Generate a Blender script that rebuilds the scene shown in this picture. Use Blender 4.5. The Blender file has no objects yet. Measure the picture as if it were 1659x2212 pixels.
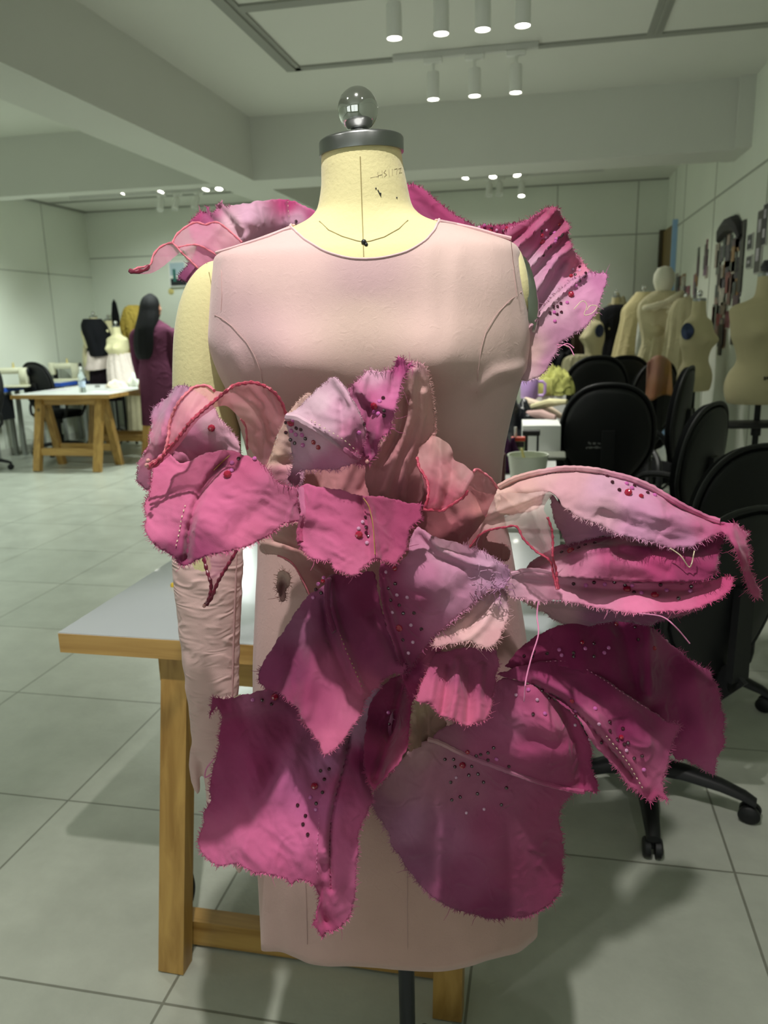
import bpy, math, random
import numpy as np
from mathutils import Vector, Matrix, noise
from mathutils.geometry import delaunay_2d_cdt
from mathutils.bvhtree import BVHTree
random.seed(7)
SC = bpy.context.scene
COL = SC.collection
PI = math.pi

# ------------------------------------------------------------------ camera
FPX, CH = 1700.0, 1.40
PITCH, ROLL, YAW = math.radians(13.47), math.radians(-1.42), math.radians(11.88)
RM = (Matrix.Rotation(YAW, 3, 'Z') @ Matrix.Rotation(PI/2-PITCH, 3, 'X') @ Matrix.Rotation(ROLL, 3, 'Z'))
cam_d = bpy.data.cameras.new('camera'); cam = bpy.data.objects.new('camera', cam_d); COL.objects.link(cam)
cam.matrix_world = Matrix.Translation((0, 0, CH)) @ RM.to_4x4()
cam_d.sensor_fit = 'VERTICAL'; cam_d.sensor_height = 36.0; cam_d.sensor_width = 27.0
cam_d.lens = FPX*36.0/2212.0
cam_d.clip_start = 0.02; cam_d.clip_end = 60
cam_d.dof.use_dof = True; cam_d.dof.focus_distance = 0.98; cam_d.dof.aperture_fstop = 7.5
SC.camera = cam
SC.render.resolution_x, SC.render.resolution_y = 1659, 2212

# ------------------------------------------------------------------ world, exposure
SC.view_settings.view_transform = 'Standard'; SC.view_settings.look = 'None'
SC.view_settings.gamma = 1.0; SC.view_settings.use_curve_mapping = False
SC.view_settings.exposure = 0.32
try:
    SC.cycles.use_denoising = True
    SC.cycles.max_bounces = 7; SC.cycles.diffuse_bounces = 4; SC.cycles.transparent_max_bounces = 10
    SC.cycles.sample_clamp_indirect = 4.0; SC.cycles.blur_glossy = 0.6
except Exception: pass
W = bpy.data.worlds.new('ambient_fill'); SC.world = W; W.use_nodes = True
W.node_tree.nodes['Background'].inputs[0].default_value = (0.86, 0.93, 0.86, 1)
W.node_tree.nodes['Background'].inputs[1].default_value = 1.05  # even ambient colour, fill light entering by the added openings
ROOM_L, ROOM_R, ROOM_B, ROOM_F, CEIL = -6.15, 1.31, 10.2, -3.2, 2.95
LIGHTC = (1.0, 0.98, 0.90); COOLC = (0.90, 1.0, 0.93)
def spot(name, loc, target, watts, cone=70, blend=0.5, r=0.03, col=LIGHTC):
    d = bpy.data.lights.new(name, 'SPOT'); d.energy = watts; d.spot_size = math.radians(cone); d.spot_blend = blend
    d.shadow_soft_size = r; d.color = col
    o = bpy.data.objects.new(name, d); COL.objects.link(o); o.location = loc
    o.rotation_euler = (Vector(target)-Vector(loc)).to_track_quat('-Z', 'Y').to_euler()
    return o
# unseen spots without fixtures: key placed by the cast shadows, two added side fills
KEYS = [((-0.22, 0.50, 2.70), (-0.20, 0.95, 1.0), 92, 58), ((0.55, 0.25, 2.70), (-0.12, 1.0, 1.0), 7, 60),
        ((-1.25, 0.45, 2.70), (-0.35, 1.1, 0.9), 9, 62)]
for i, (l, t, w, c) in enumerate(KEYS): spot('track_or_fill_spot', l, t, w, c, 0.35, 0.022, (1.0, 0.96, 0.91))

# ------------------------------------------------------------------ helpers
def ray(x, y): return RM @ Vector(((x-829.5)/FPX, (1106-y)/FPX, -1.0))
FW = Vector((-math.sin(YAW), math.cos(YAW), 0)); SD = Vector((math.cos(YAW), math.sin(YAW), 0)); O = Vector((0, 0, CH))
def G(x, y, d): r = ray(x, y); return O + r*(d/r.dot(FW))
def Zp(x, y, z): r = ray(x, y); return O + r*((z-CH)/r.z)
def Yp(x, y, Y): r = ray(x, y); return O + r*(Y/r.y)
def Xp(x, y, X): r = ray(x, y); return O + r*(X/r.x)
def lin(c):
    return tuple((v/12.92 if v <= 0.04045 else ((v+0.055)/1.055)**2.4) for v in (q/255.0 for q in c))
MATS = {}
def mat(name, rgb, rough=0.6, metal=0.0, var=0.0, vscale=8.0, bump=0.0, bscale=40.0, emit=0.0, spec=0.5, sheen=0.0, alpha=1.0, trans=0.0, coat=0.0, stretch=None, weave=0.0):
    if name in MATS: return MATS[name]
    m = bpy.data.materials.new(name); m.use_nodes = True; nt = m.node_tree; b = nt.nodes['Principled BSDF']
    c = lin(rgb); N = nt.nodes.new; L = nt.links.new
    b.inputs['Base Color'].default_value = (*c, 1); b.inputs['Roughness'].default_value = rough; b.inputs['Metallic'].default_value = metal
    b.inputs['Specular IOR Level'].default_value = spec
    if sheen: b.inputs['Sheen Weight'].default_value = sheen
    if coat: b.inputs['Coat Weight'].default_value = coat
    if alpha < 1: b.inputs['Alpha'].default_value = alpha
    if trans: b.inputs['Transmission Weight'].default_value = trans
    if emit: b.inputs['Emission Color'].default_value = (*c, 1); b.inputs['Emission Strength'].default_value = emit
    tc = N('ShaderNodeTexCoord'); vec = tc.outputs['Object']
    if stretch:
        mp = N('ShaderNodeMapping'); mp.inputs['Scale'].default_value = stretch; L(vec, mp.inputs[0]); vec = mp.outputs[0]
    if var:
        n = N('ShaderNodeTexNoise'); n.inputs['Scale'].default_value = vscale; n.inputs['Detail'].default_value = 5; L(vec, n.inputs['Vector'])
        r = N('ShaderNodeMapRange'); r.inputs[1].default_value = 0.3; r.inputs[2].default_value = 0.7
        r.inputs[3].default_value = 1-var; r.inputs[4].default_value = 1+var; L(n.outputs[0], r.inputs[0])
        x = N('ShaderNodeVectorMath'); x.operation = 'SCALE'; x.inputs[0].default_value = c; L(r.outputs[0], x.inputs['Scale'])
        L(x.outputs[0], b.inputs['Base Color'])
    if bump or weave:
        n = N('ShaderNodeTexNoise'); n.inputs['Scale'].default_value = bscale; n.inputs['Detail'].default_value = 6; L(vec, n.inputs['Vector'])
        bp = N('ShaderNodeBump'); bp.inputs['Strength'].default_value = 1.0; bp.inputs['Distance'].default_value = bump or 0.0001; L(n.outputs[0], bp.inputs['Height'])
        if weave:
            w = N('ShaderNodeTexNoise'); w.inputs['Scale'].default_value = 900; w.inputs['Detail'].default_value = 2; L(tc.outputs['Object'], w.inputs['Vector'])
            b2 = N('ShaderNodeBump'); b2.inputs['Distance'].default_value = weave; L(w.outputs[0], b2.inputs['Height']); L(bp.outputs[0], b2.inputs['Normal']); bp = b2
        L(bp.outputs[0], b.inputs['Normal'])
    MATS[name] = m; return m
OFF = {}
def _link(o, parent):
    COL.objects.link(o)
    if parent is not None: o.parent = parent
    return o
def tag(o, label=None, cat=None, group=None, kind=None):
    if label: o['label'] = label
    if cat: o['category'] = cat
    if group: o['group'] = group
    if kind: o['kind'] = kind
    return o
def thing(name, label, cat, loc=(0, 0, 0), rz=0.0, group=None, local=False):
    o = bpy.data.objects.new(name, None); o.empty_display_size = 0.1; COL.objects.link(o)
    o.location = loc; o.rotation_euler = (0, 0, rz); tag(o, label, cat, group)
    OFF[o.name] = Vector((0, 0, 0)) if local else Vector(loc); return o
class MB:
    """collects geometry, then becomes one mesh object"""
    def __init__(s): s.v = []; s.f = []; s.c = None
    def add(s, vs, fs):
        n = len(s.v); s.v += [tuple(p) for p in vs]; s.f += [tuple(i+n for i in f) for f in fs]; return s
    def box(s, a, b, rz=0.0, taper=1.0, bev=0.0):
        (x0, y0, z0), (x1, y1, z1) = a, b
        if bev:
            cx, cy = (x0+x1)/2, (y0+y1)/2; hx, hy = (x1-x0)/2, (y1-y0)/2; rings = []
            for z, k in ((z0, bev), (z0+bev, 0), (z1-bev, 0), (z1, bev)):
                pts = []
                for qx, qy in ((1, 1), (-1, 1), (-1, -1), (1, -1)):
                    for t in ((1, 0), (0.3, 0.3), (0, 1)) if (qx*qy > 0) else ((0, 1), (0.3, 0.3), (1, 0)):
                        pts.append((cx+qx*(hx-k-bev*(1-t[0])*1.0), cy+qy*(hy-k-bev*(1-t[1])), z))
                rings.append(pts)
            return s.loft(rings)
        vs = [(x0, y0, z0), (x1, y0, z0), (x1, y1, z0), (x0, y1, z0), (x0, y0, z1), (x1, y0, z1), (x1, y1, z1), (x0, y1, z1)]
        if rz:
            cx, cy = (x0+x1)/2, (y0+y1)/2; c, sn = math.cos(rz), math.sin(rz)
            vs = [(cx+(x-cx)*c-(y-cy)*sn, cy+(x-cx)*sn+(y-cy)*c, z) for x, y, z in vs]
        return s.add(vs, [(0, 3, 2, 1), (4, 5, 6, 7), (0, 1, 5, 4), (1, 2, 6, 5), (2, 3, 7, 6), (3, 0, 4, 7)])
    def quad(s, a, b, c, d): return s.add([a, b, c, d], [(0, 1, 2, 3)])
    def bar(s, p, q, w, h, up=(0, 0, 1)):
        p, q = Vector(p), Vector(q); t = (q-p).normalized(); sx = t.cross(Vector(up))
        if sx.length < 1e-4: sx = t.cross(Vector((1, 0, 0)))
        sx.normalize(); u = sx.cross(t)
        vs = [e+sx*(i*w/2)+u*(j*h/2) for e in (p, q) for i, j in ((-1, -1), (1, -1), (1, 1), (-1, 1))]
        return s.add(vs, [(0, 3, 2, 1), (4, 5, 6, 7), (0, 1, 5, 4), (1, 2, 6, 5), (2, 3, 7, 6), (3, 0, 4, 7)])
    def tube(s, pts, r, seg=8, cap=True):
        pts = [Vector(p) for p in pts]; n = len(pts); rr = r if isinstance(r, (list, tuple)) else [r]*n
        t0 = (pts[1]-pts[0]).normalized(); a = t0.orthogonal().normalized(); rings = []
        for i, p in enumerate(pts):
            t = (pts[min(i+1, n-1)]-pts[max(i-1, 0)]).normalized(); a = (a-t*a.dot(t)).normalized(); b = t.cross(a)
            rings.append([p+(a*math.cos(2*PI*k/seg)+b*math.sin(2*PI*k/seg))*rr[i] for k in range(seg)])
        return s.loft(rings, cap)
    def loft(s, rings, cap=True, closed=True):
        n = len(s.v); m = len(rings[0]); s.v += [tuple(p) for r in rings for p in r]
        for i in range(len(rings)-1):
            for k in range(m if closed else m-1):
                a, b = n+i*m+k, n+i*m+(k+1) % m; s.f.append((a, b, b+m, a+m))
        if cap and closed: s.f.append(tuple(n+k for k in reversed(range(m)))); s.f.append(tuple(n+(len(rings)-1)*m+k for k in range(m)))
        return s
    def lathe(s, prof, c=(0, 0, 0), seg=24, cap=True, sy=1.0):
        return s.loft([[(c[0]+r*math.cos(2*PI*k/seg), c[1]+r*sy*math.sin(2*PI*k/seg), c[2]+z) for k in range(seg)] for r, z in prof], cap)
    def ball(s, c, r, seg=12, rg=8, sc=(1, 1, 1)):
        rings = []
        for i in range(rg+1):
            ph = PI*i/rg; rr = max(math.sin(ph), 0.02); rings.append([(c[0]+sc[0]*r*rr*math.cos(2*PI*k/seg), c[1]+sc[1]*r*rr*math.sin(2*PI*k/seg), c[2]-sc[2]*r*math.cos(ph)) for k in range(seg)])
        return s.loft(rings)
    def put(s, name, m, parent=None, smooth=True, label=None, kind=None, loc=None, angle=35):
        off = Vector((0, 0, 0))
        if parent is not None: off = OFF.get(parent.name, off)
        elif loc is not None: off = Vector(loc)
        me = bpy.data.meshes.new(name)
        v = [(p[0]-off.x, p[1]-off.y, p[2]-off.z) for p in s.v]
        me.from_pydata(v, [], s.f); me.update()
        if m: me.materials.append(m)
        if smooth:
            me.polygons.foreach_set('use_smooth', [True]*len(me.polygons))
            try: me.set_sharp_from_angle(angle=math.radians(angle))
            except Exception: pass
        o = bpy.data.objects.new(name, me)
        _link(o, parent)
        if parent is None and loc is not None: o.location = off
        OFF[o.name] = off
        if label: o['label'] = label
        if kind: o['kind'] = kind
        return o
def kids(o): return [c for c in bpy.data.objects if c.parent == o]
def copy_tree(o, parent=None, ch=None):
    if ch is None:
        ch = {}
        for c in bpy.data.objects:
            if c.parent: ch.setdefault(c.parent.name, []).append(c)
    n = o.copy(); COL.objects.link(n); n.parent = parent; OFF[n.name] = OFF.get(o.name, Vector((0, 0, 0)))
    for c in ch.get(o.name, []): copy_tree(c, n, ch)
    return n
def dup(o, loc, rz=0.0, label=None, group=None, scale=None):
    n = copy_tree(o); n.location = loc; n.rotation_euler = (0, 0, rz)
    if label: n['label'] = label
    if group: n['group'] = group
    if scale: n.scale = scale
    return n

# ------------------------------------------------------------------ room materials
M_WALL = mat('wall_paint', (228, 233, 220), 0.7, var=0.03, vscale=1.2, bump=0.0004, bscale=60)
M_CEIL = mat('ceiling_paint', (218, 220, 210), 0.8, var=0.02, vscale=1.0)
M_BEAM = mat('beam_paint', (212, 214, 205), 0.8, var=0.02, vscale=1.5)
M_TRIM = mat('trim_grey', (176, 178, 168), 0.5)
M_BLACK = mat('black_plastic', (20, 21, 23), 0.5, spec=.35, bump=0.0002, bscale=300)
M_BFAB = mat('black_fabric', (15, 16, 18), 0.95, bump=0.0006, bscale=500, spec=0.15)
M_CHROME = mat('chrome', (225, 225, 225), 0.07, 1.0)
M_STEEL = mat('brushed_steel', (150, 152, 152), 0.3, 1.0, bump=0.0002, bscale=60, stretch=(1, 1, 0.05))
M_WHITE = mat('white_enamel', (235, 236, 230), 0.4)
M_LAMP = mat('lamp_glow', (255, 252, 240), 0.5, emit=14.0)
M_DARKMETAL = mat('dark_metal', (52, 54, 58), 0.4, 0.7)

def floor_material():
    m = bpy.data.materials.new('floor_tiles'); m.use_nodes = True; nt = m.node_tree; b = nt.nodes['Principled BSDF']; N = nt.nodes.new; L = nt.links.new
    tc = N('ShaderNodeTexCoord'); mp = N('ShaderNodeMapping'); mp.inputs['Location'].default_value = (0.136, 0.016, 0); L(tc.outputs['Object'], mp.inputs[0])
    br = N('ShaderNodeTexBrick'); br.offset = 0.0; br.inputs['Scale'].default_value = 1.0; br.inputs['Mortar Size'].default_value = 0.0032
    br.inputs['Brick Width'].default_value = 0.638; br.inputs['Row Height'].default_value = 0.638; br.inputs['Mortar Smooth'].default_value = 0.2
    br.inputs['Color1'].default_value = (*lin((186, 190, 178)), 1); br.inputs['Color2'].default_value = (*lin((178, 183, 171)), 1); br.inputs['Mortar'].default_value = (*lin((128, 130, 118)), 1)
    L(mp.outputs[0], br.inputs['Vector'])
    n = N('ShaderNodeTexNoise'); n.inputs['Scale'].default_value = 5.0; n.inputs['Detail'].default_value = 9; n.inputs['Roughness'].default_value = 0.65; L(tc.outputs['Object'], n.inputs['Vector'])
    r = N('ShaderNodeMapRange'); r.inputs[1].default_value = 0.3; r.inputs[2].default_value = 0.7; r.inputs[3].default_value = 0.86; r.inputs[4].default_value = 1.08; L(n.outputs[0], r.inputs[0])
    x = N('ShaderNodeVectorMath'); x.operation = 'SCALE'; L(br.outputs['Color'], x.inputs[0]); L(r.outputs[0], x.inputs['Scale']); L(x.outputs[0], b.inputs['Base Color'])
    n2 = N('ShaderNodeTexNoise'); n2.inputs['Scale'].default_value = 60; n2.inputs['Detail'].default_value = 5; L(tc.outputs['Object'], n2.inputs['Vector'])
    rr = N('ShaderNodeMapRange'); rr.inputs[3].default_value = 0.22; rr.inputs[4].default_value = 0.42; L(n.outputs[0], rr.inputs[0]); L(rr.outputs[0], b.inputs['Roughness'])
    bp = N('ShaderNodeBump'); bp.inputs['Distance'].default_value = 0.0006; L(n2.outputs[0], bp.inputs['Height'])
    b2 = N('ShaderNodeBump'); b2.invert = True; b2.inputs['Distance'].default_value = 0.0015; L(br.outputs['Fac'], b2.inputs['Height']); L(bp.outputs[0], b2.inputs['Normal']); L(b2.outputs[0], b.inputs['Normal'])
    return m
M_FLOOR = floor_material()
def wood_mat(name, c1, c2, axis=2, sc=1.0, rough=0.4):
    m = bpy.data.materials.new(name); m.use_nodes = True; nt = m.node_tree; b = nt.nodes['Principled BSDF']; N = nt.nodes.new; L = nt.links.new
    tc = N('ShaderNodeTexCoord'); mp = N('ShaderNodeMapping'); s = [22*sc]*3; s[axis] = 1.6*sc; mp.inputs['Scale'].default_value = s; L(tc.outputs['Object'], mp.inputs[0])
    n = N('ShaderNodeTexNoise'); n.inputs['Scale'].default_value = 1.5; n.inputs['Detail'].default_value = 7; n.inputs['Distortion'].default_value = 0.8; L(mp.outputs[0], n.inputs['Vector'])
    cr = N('ShaderNodeValToRGB'); cr.color_ramp.elements[0].position = 0.3; cr.color_ramp.elements[1].position = 0.68
    cr.color_ramp.elements[0].color = (*lin(c1), 1); cr.color_ramp.elements[1].color = (*lin(c2), 1); L(n.outputs[0], cr.inputs[0])
    kn = N('ShaderNodeTexVoronoi'); kn.inputs['Scale'].default_value = 3.1; L(tc.outputs['Object'], kn.inputs['Vector'])
    kr = N('ShaderNodeMapRange'); kr.inputs[1].default_value = 0.03; kr.inputs[2].default_value = 0.09; kr.inputs[3].default_value = 0.25; kr.inputs[4].default_value = 1.0; L(kn.outputs['Distance'], kr.inputs[0])
    x = N('ShaderNodeVectorMath'); x.operation = 'SCALE'; L(cr.outputs[0], x.inputs[0]); L(kr.outputs[0], x.inputs['Scale']); L(x.outputs[0], b.inputs['Base Color'])
    b.inputs['Roughness'].default_value = rough; return m
M_WOOD_V = wood_mat('pine_varnished', (146, 108, 50), (188, 150, 82), 2)
M_WOOD_H = wood_mat('pine_varnished_rail', (146, 108, 50), (192, 154, 86), 0)
M_WOOD_Y = wood_mat('pine_edge', (152, 112, 56), (198, 160, 96), 0)
M_LAMINATE = mat('white_laminate', (200, 206, 212), 0.2, var=0.02, vscale=2, coat=0.3)

# ------------------------------------------------------------------ room shell
def struct(name, mb, m, smooth=False): return tag(mb.put(name, m, None, smooth), kind='structure')
struct('floor', MB().box((ROOM_L-.2, ROOM_F-.2, -.1), (ROOM_R+.2, ROOM_B+.2, 0)), M_FLOOR)
struct('ceiling', MB().box((ROOM_L-.2, ROOM_F-.2, CEIL), (ROOM_R+.2, ROOM_B+.2, CEIL+.1)), M_CEIL)
struct('wall_left', MB().box((ROOM_L-.15, ROOM_F-.2, 0), (ROOM_L, ROOM_B+.2, CEIL)), M_WALL)
struct('wall_right', MB().box((ROOM_R, ROOM_F-.2, 0), (ROOM_R+.15, ROOM_B+.2, CEIL)), M_WALL)
struct('wall_back', MB().box((ROOM_L, ROOM_B, 0), (ROOM_R, ROOM_B+.15, CEIL)), M_WALL)
# unseen end wall; its two wide openings are added to let ambient fill in
rw = MB()
for x0, x1, z0, z1 in ((ROOM_L, ROOM_R, 0, 0.35), (ROOM_L, ROOM_R, 2.7, CEIL), (ROOM_L, -5.6, .35, 2.7), (-2.9, -2.3, .35, 2.7), (0.75, ROOM_R, .35, 2.7)):
    rw.box((x0, ROOM_F-.15, z0), (x1, ROOM_F, z1))
struct('wall_front', rw, M_WALL)
for i, (x0, x1) in enumerate(((-5.6, -2.9), (-2.3, 0.75))):
    fr = MB()
    for a, b in (((x0, ROOM_F-.12, .35), (x1, ROOM_F-.04, .41)), ((x0, ROOM_F-.12, 2.64), (x1, ROOM_F-.04, 2.7)), ((x0, ROOM_F-.12, .41), (x0+.06, ROOM_F-.04, 2.64)), ((x1-.06, ROOM_F-.12, .41), (x1, ROOM_F-.04, 2.64)), (((x0+x1)/2-.03, ROOM_F-.12, .41), ((x0+x1)/2+.03, ROOM_F-.04, 2.64))):
        fr.box(a, b)
    struct('fill_window_%d' % (i+1), fr, M_TRIM)  # frames of the added fill-light openings
struct('trim_1', MB().box((-2.63, ROOM_F, 2.5), (-2.27, ROOM_B, CEIL)), M_BEAM)      # beam running into the depth
struct('trim_2', MB().box((ROOM_L, 6.19, 2.498), (-2.63, 6.36, CEIL)), M_BEAM)
struct('trim_3', MB().box((-2.27, 6.19, 2.498), (1.21, 6.62, CEIL)), M_BEAM)       # beam across the room
struct('trim_4', MB().box((1.21, 6.14, 2.50), (ROOM_R, 6.66, CEIL)), M_BEAM)
# shadow-gap channels of the ceiling panels
n = 5
for a, b in (((-1.60, 5.13), (ROOM_R, 5.19)), ((-1.64, 3.2), (-1.54, 5.19)), ((-1.54, 4.14), (-0.2, 4.22)), ((0.50, 3.2), (0.58, 5.13)),
             ((ROOM_L, 9.3), (-2.63, 9.36)), ((-2.27, 9.37), (0.53, 9.42)), ((-6.15, 10.15), (ROOM_R, 10.2)), ((-6.15, 6.7), (-6.10, 10.2))):
    ch = MB().box((a[0], a[1], CEIL-.012), (b[0], b[1], CEIL+.001))
    if b[1]-a[1] > 1: ch.box((a[0]+.03, a[1], CEIL-.022), (b[0]-.03, b[1]-.03, CEIL-.008))
    struct('trim_%d' % n, ch, mat('ceiling_channel', (150, 152, 143), 0.6)); n += 1
# joints between the wall panels
jt = []
for x in (-4.4, -2.0, 0.06, 0.98): jt.append(((x-.006, ROOM_B-.004, 0), (x+.006, ROOM_B+.001, CEIL)))
jt.append(((-6.15, ROOM_B-.004, 2.345), (1.31, ROOM_B+.001, 2.36)))
jt.append(((-6.15, ROOM_B-.004, 1.14), (1.31, ROOM_B+.001, 1.15)))
for y in (5.6, 7.3, 8.9, 9.6): jt.append(((ROOM_R-.004, y-.005, 0), (ROOM_R+.001, y+.005, CEIL)))
jt.append(((ROOM_R-.004, -3, 2.325), (ROOM_R+.001, 10.2, 2.34)))
for y in (8.0, 9.22): jt.append(((ROOM_L-.001, y-.005, 0), (ROOM_L+.004, y+.005, CEIL)))
jt.append(((ROOM_L-.001, 3, 2.1), (ROOM_L+.004, 10.2, 2.11)))
for a, b in jt:
    struct('trim_%d' % n, MB().box(a, b), mat('panel_joint', (168, 172, 160), 0.8)); n += 1
for nm, a, b in (('baseboard_left', (ROOM_L, -3, 0), (ROOM_L+.012, 10.2, .09)), ('baseboard_right', (ROOM_R-.012, -3, 0), (ROOM_R, 9.0, .09)), ('baseboard_back', (ROOM_L, 10.188, 0), (1.2, 10.2, .09))):
    struct(nm, MB().box(a, b), mat('baseboard_paint', (205, 207, 198), 0.5))
# door in the far end of the right wall: brown leaf standing open, pale blue edge strip
dr = MB().box((ROOM_R-.035, 9.33, 0), (ROOM_R-.004, 10.12, 2.36)); struct('door_1', dr, mat('brown_door', (122, 98, 48), 0.5, var=.06))
struct('trim_%d' % n, MB().box((ROOM_R-.05, 9.28, 0), (ROOM_R-.001, 9.33, 2.40)), mat('blue_strip', (150, 185, 225), 0.4)); n += 1
struct('trim_%d' % n, MB().box((ROOM_R-.075, 10.12, 0), (ROOM_R-.001, 10.19, 2.38)), mat('door_frame_dark', (66, 56, 34), 0.5)); n += 1

# ------------------------------------------------------------------ track lights
def track(x0, x1, y, label, group=None, z=CEIL-.035):
    return tag(MB().box((x0, y-.017, z), (x1, y+.017, z+.033)).put('light_track', mat('track_grey', (205, 206, 200), .4), loc=((x0+x1)/2, y, z), smooth=False), label, 'light track')
def make_lamp(lit=True):
    t = thing('track_spotlight', '', 'spotlight', (0, 0, 0), local=True)
    MB().box((-.055, -.017, -.03), (.055, .017, 0), bev=.004).put('adapter', M_WHITE, t, False)
    MB().tube([(0, 0, -.03), (0, 0, -.075)], .009, 8).put('swivel_stem', M_WHITE, t)
    MB().lathe([(.0335, -.205), (.036, -.215), (.036, -.085), (.033, -.075), (.0335, -.075)][1:4]+[(.0, -.074)], seg=20, cap=False).put('lamp_body', M_WHITE, t)
    MB().lathe([(.036, -.215), (.038, -.222), (.034, -.224), (.032, -.212)], seg=20, cap=False).put('front_ring', M_WHITE, t)
    MB().lathe([(.0001, -.216), (.033, -.217)], seg=20, cap=False).put('lens', M_LAMP if lit else mat('lamp_off', (200, 205, 195), .3), t)
    return t
LAMP_ON = make_lamp(True); LAMP_OFF = make_lamp(False); used = {'on': False, 'off': False}
def lamp(loc, label, group=None, lit=True, watts=22, tgt=None, cone=85, tilt=(0, 0), col=LIGHTC):
    k = 'on' if lit else 'off'; src = LAMP_ON if lit else LAMP_OFF
    if used[k]: o = copy_tree(src)
    else: o = src; used[k] = True
    o.location = loc; o.rotation_euler = (tilt[0], tilt[1], 0); o['label'] = label
    if group: o['group'] = group
    elif 'group' in o: del o['group']
    if lit and watts:
        R = Matrix.Rotation(tilt[1], 3, 'Y') @ Matrix.Rotation(tilt[0], 3, 'X'); p = Vector(loc)+R @ Vector((0, 0, -.235))
        spot('track_or_fill_spot', p, p+R @ Vector((0, 0, -1)), watts, cone, 0.6, 0.03, col)
    return o
ZT = CEIL-.035
track(-0.95, 0.35, 4.02, 'white ceiling light track along the top of the photo, the nearest one')
track(-0.95, -0.10, 5.10, 'white ceiling light track carrying three lamps over the mannequin neck')
names = ['leftmost', 'second from left', 'third from left', 'rightmost']
for i, x in enumerate((-.74, -.52, -.33, -.15)):
    lamp((x, 4.02, ZT), 'white cylinder spotlight, %s of the four cut by the top edge' % names[i], 'four spotlights at the top edge', watts=26)
names = ['leftmost', 'middle one', 'rightmost']
for i, x in enumerate((-.71, -.465, -.225)):
    lamp((x, 5.10, ZT), 'white cylinder spotlight, %s of the row of three below the top row' % names[i], 'row of three spotlights', watts=26)

# ================================================================== DRESS FORM
def proj(P):
    c = RM.transposed() @ (Vector(P)-O); return (829.5-FPX*c.x/c.z, 1106+FPX*c.y/c.z)
def cr(tab, t):
    """Catmull-Rom through rows of a table, t in 0..len-1"""
    i = min(int(t), len(tab)-2); u = t-i; g = lambda k: np.array(tab[max(0, min(len(tab)-1, k))], float)
    a, b, c, d = g(i-1), g(i), g(i+1), g(i+2)
    return 0.5*((2*b)+(-a+c)*u+(2*a-5*b+4*c-d)*u*u+(-a+3*b-3*c+d)*u**3)
def seg_dist(X, line):
    X = np.array(X, float); best = np.full(len(X), 1e9)
    for a, b in zip(line[:-1], line[1:]):
        a, b = np.array(a, float), np.array(b, float); ab = b-a; t = np.clip(((X-a) @ ab)/(ab @ ab+1e-9), 0, 1)
        best = np.minimum(best, np.linalg.norm(X-(a+t[:, None]*ab), axis=1))
    return best
D0 = 1.10
# y, left, right, front half depth, back half depth, exponent  (from hem to neck)
BODY = [(2040, 582, 1142, .120, .115, 2.3), (1900, 573, 1149, .128, .120, 2.3), (1750, 560, 1152, .130, .122, 2.3), (1600, 556, 1146, .132, .124, 2.3), (1420, 556, 1132, .128, .122, 2.3),
        (1280, 562, 1112, .118, .112, 2.3), (1180, 566, 1096, .108, .102, 2.3), (1090, 562, 1076, .100, .094, 2.3), (1000, 548, 1078, .100, .094, 2.3), (930, 532, 1090, .104, .096, 2.3),
        (850, 506, 1110, .112, .100, 2.4), (790, 480, 1128, .120, .104, 2.5), (735, 462, 1134, .122, .106, 2.5), (680, 462, 1130, .118, .106, 2.5), (620, 466, 1122, .112, .104, 2.5),
        (575, 470, 1116, .104, .098, 2.4), (548, 475, 1112, .096, .092, 2.3), (532, 505, 1095, .088, .084, 2.2), (517, 545, 1056, .080, .078, 2.1), (503, 585, 1012, .074, .074, 2.0),
        (489, 625, 965, .069, .070, 2.0), (475, 655, 926, .065, .066, 2.0), (459, 674, 904, .062, .062, 2.0), (440, 683, 893, .060, .060, 2.0), (400, 689, 884, .058, .057, 2.0), (360, 689, 876, .056, .056, 2.0), (330, 690, 872, .055, .055, 2.0)]
NB = len(BODY)-1
ZT_BUST = G(800, 772, D0).z
def body(t, th, off=0.0):
    y, l, r, fd, bd, n = cr(BODY, t)
    c = G((l+r)/2, y, D0); vd = (RM.transposed() @ (c-O)).z*-1; hw = (r-l)/2/FPX*vd+off
    cs, sn = math.cos(th), math.sin(th); e = 2/n
    X = hw*math.copysign(abs(cs)**e, cs); d = (fd if sn > 0 else bd)+off; Y = d*math.copysign(abs(sn)**e, sn)
    if sn > 0:
        for xc in (-.088, .088):
            Y += .026*math.exp(-((X-xc)/.052)**2-((c.z-ZT_BUST)/(.05 if c.z > ZT_BUST else .04))**2)
        Y += .012*math.exp(-(X/.12)**2-((c.z-G(800, 1400, D0).z)/.12)**2)
    return c+SD*X-FW*Y
def body_mesh(t0, t1, nt, na, off):
    mb = MB(); mb.loft([[body(t0+(t1-t0)*i/nt, 2*PI*k/na, off) for k in range(na)] for i in range(nt+1)]); return mb
FB = G(878, 2110, D0); FB.z = 0
M_CANVAS = mat('cream_canvas', (214, 205, 154), 0.9, var=0.03, vscale=6, bump=0.0006, bscale=180, weave=0.00015, sheen=.2)
form = thing('dress_form', 'large cream canvas dress form with chrome ball finial wearing the pink flower dress', 'dress form', (FB.x, FB.y, 0))
body_mesh(2, NB, 110, 72, -0.003).put('torso', M_CANVAS, form, angle=80)
def axis_lathe(prof, seg=40, mb=None):
    """profile of (px y, px half width) round the neck axis"""
    mb = mb or MB(); rings = []
    for cx, y, hw in prof:
        c = G(cx, y, D0); vd = -(RM.transposed() @ (c-O)).z; r = hw/FPX*vd
        rings.append([c+SD*r*math.cos(2*PI*k/seg)+FW*r*math.sin(2*PI*k/seg)+Vector((0, 0, r*.045*math.cos(2*PI*k/seg))) for k in range(seg)])
    return mb.loft(rings)
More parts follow.
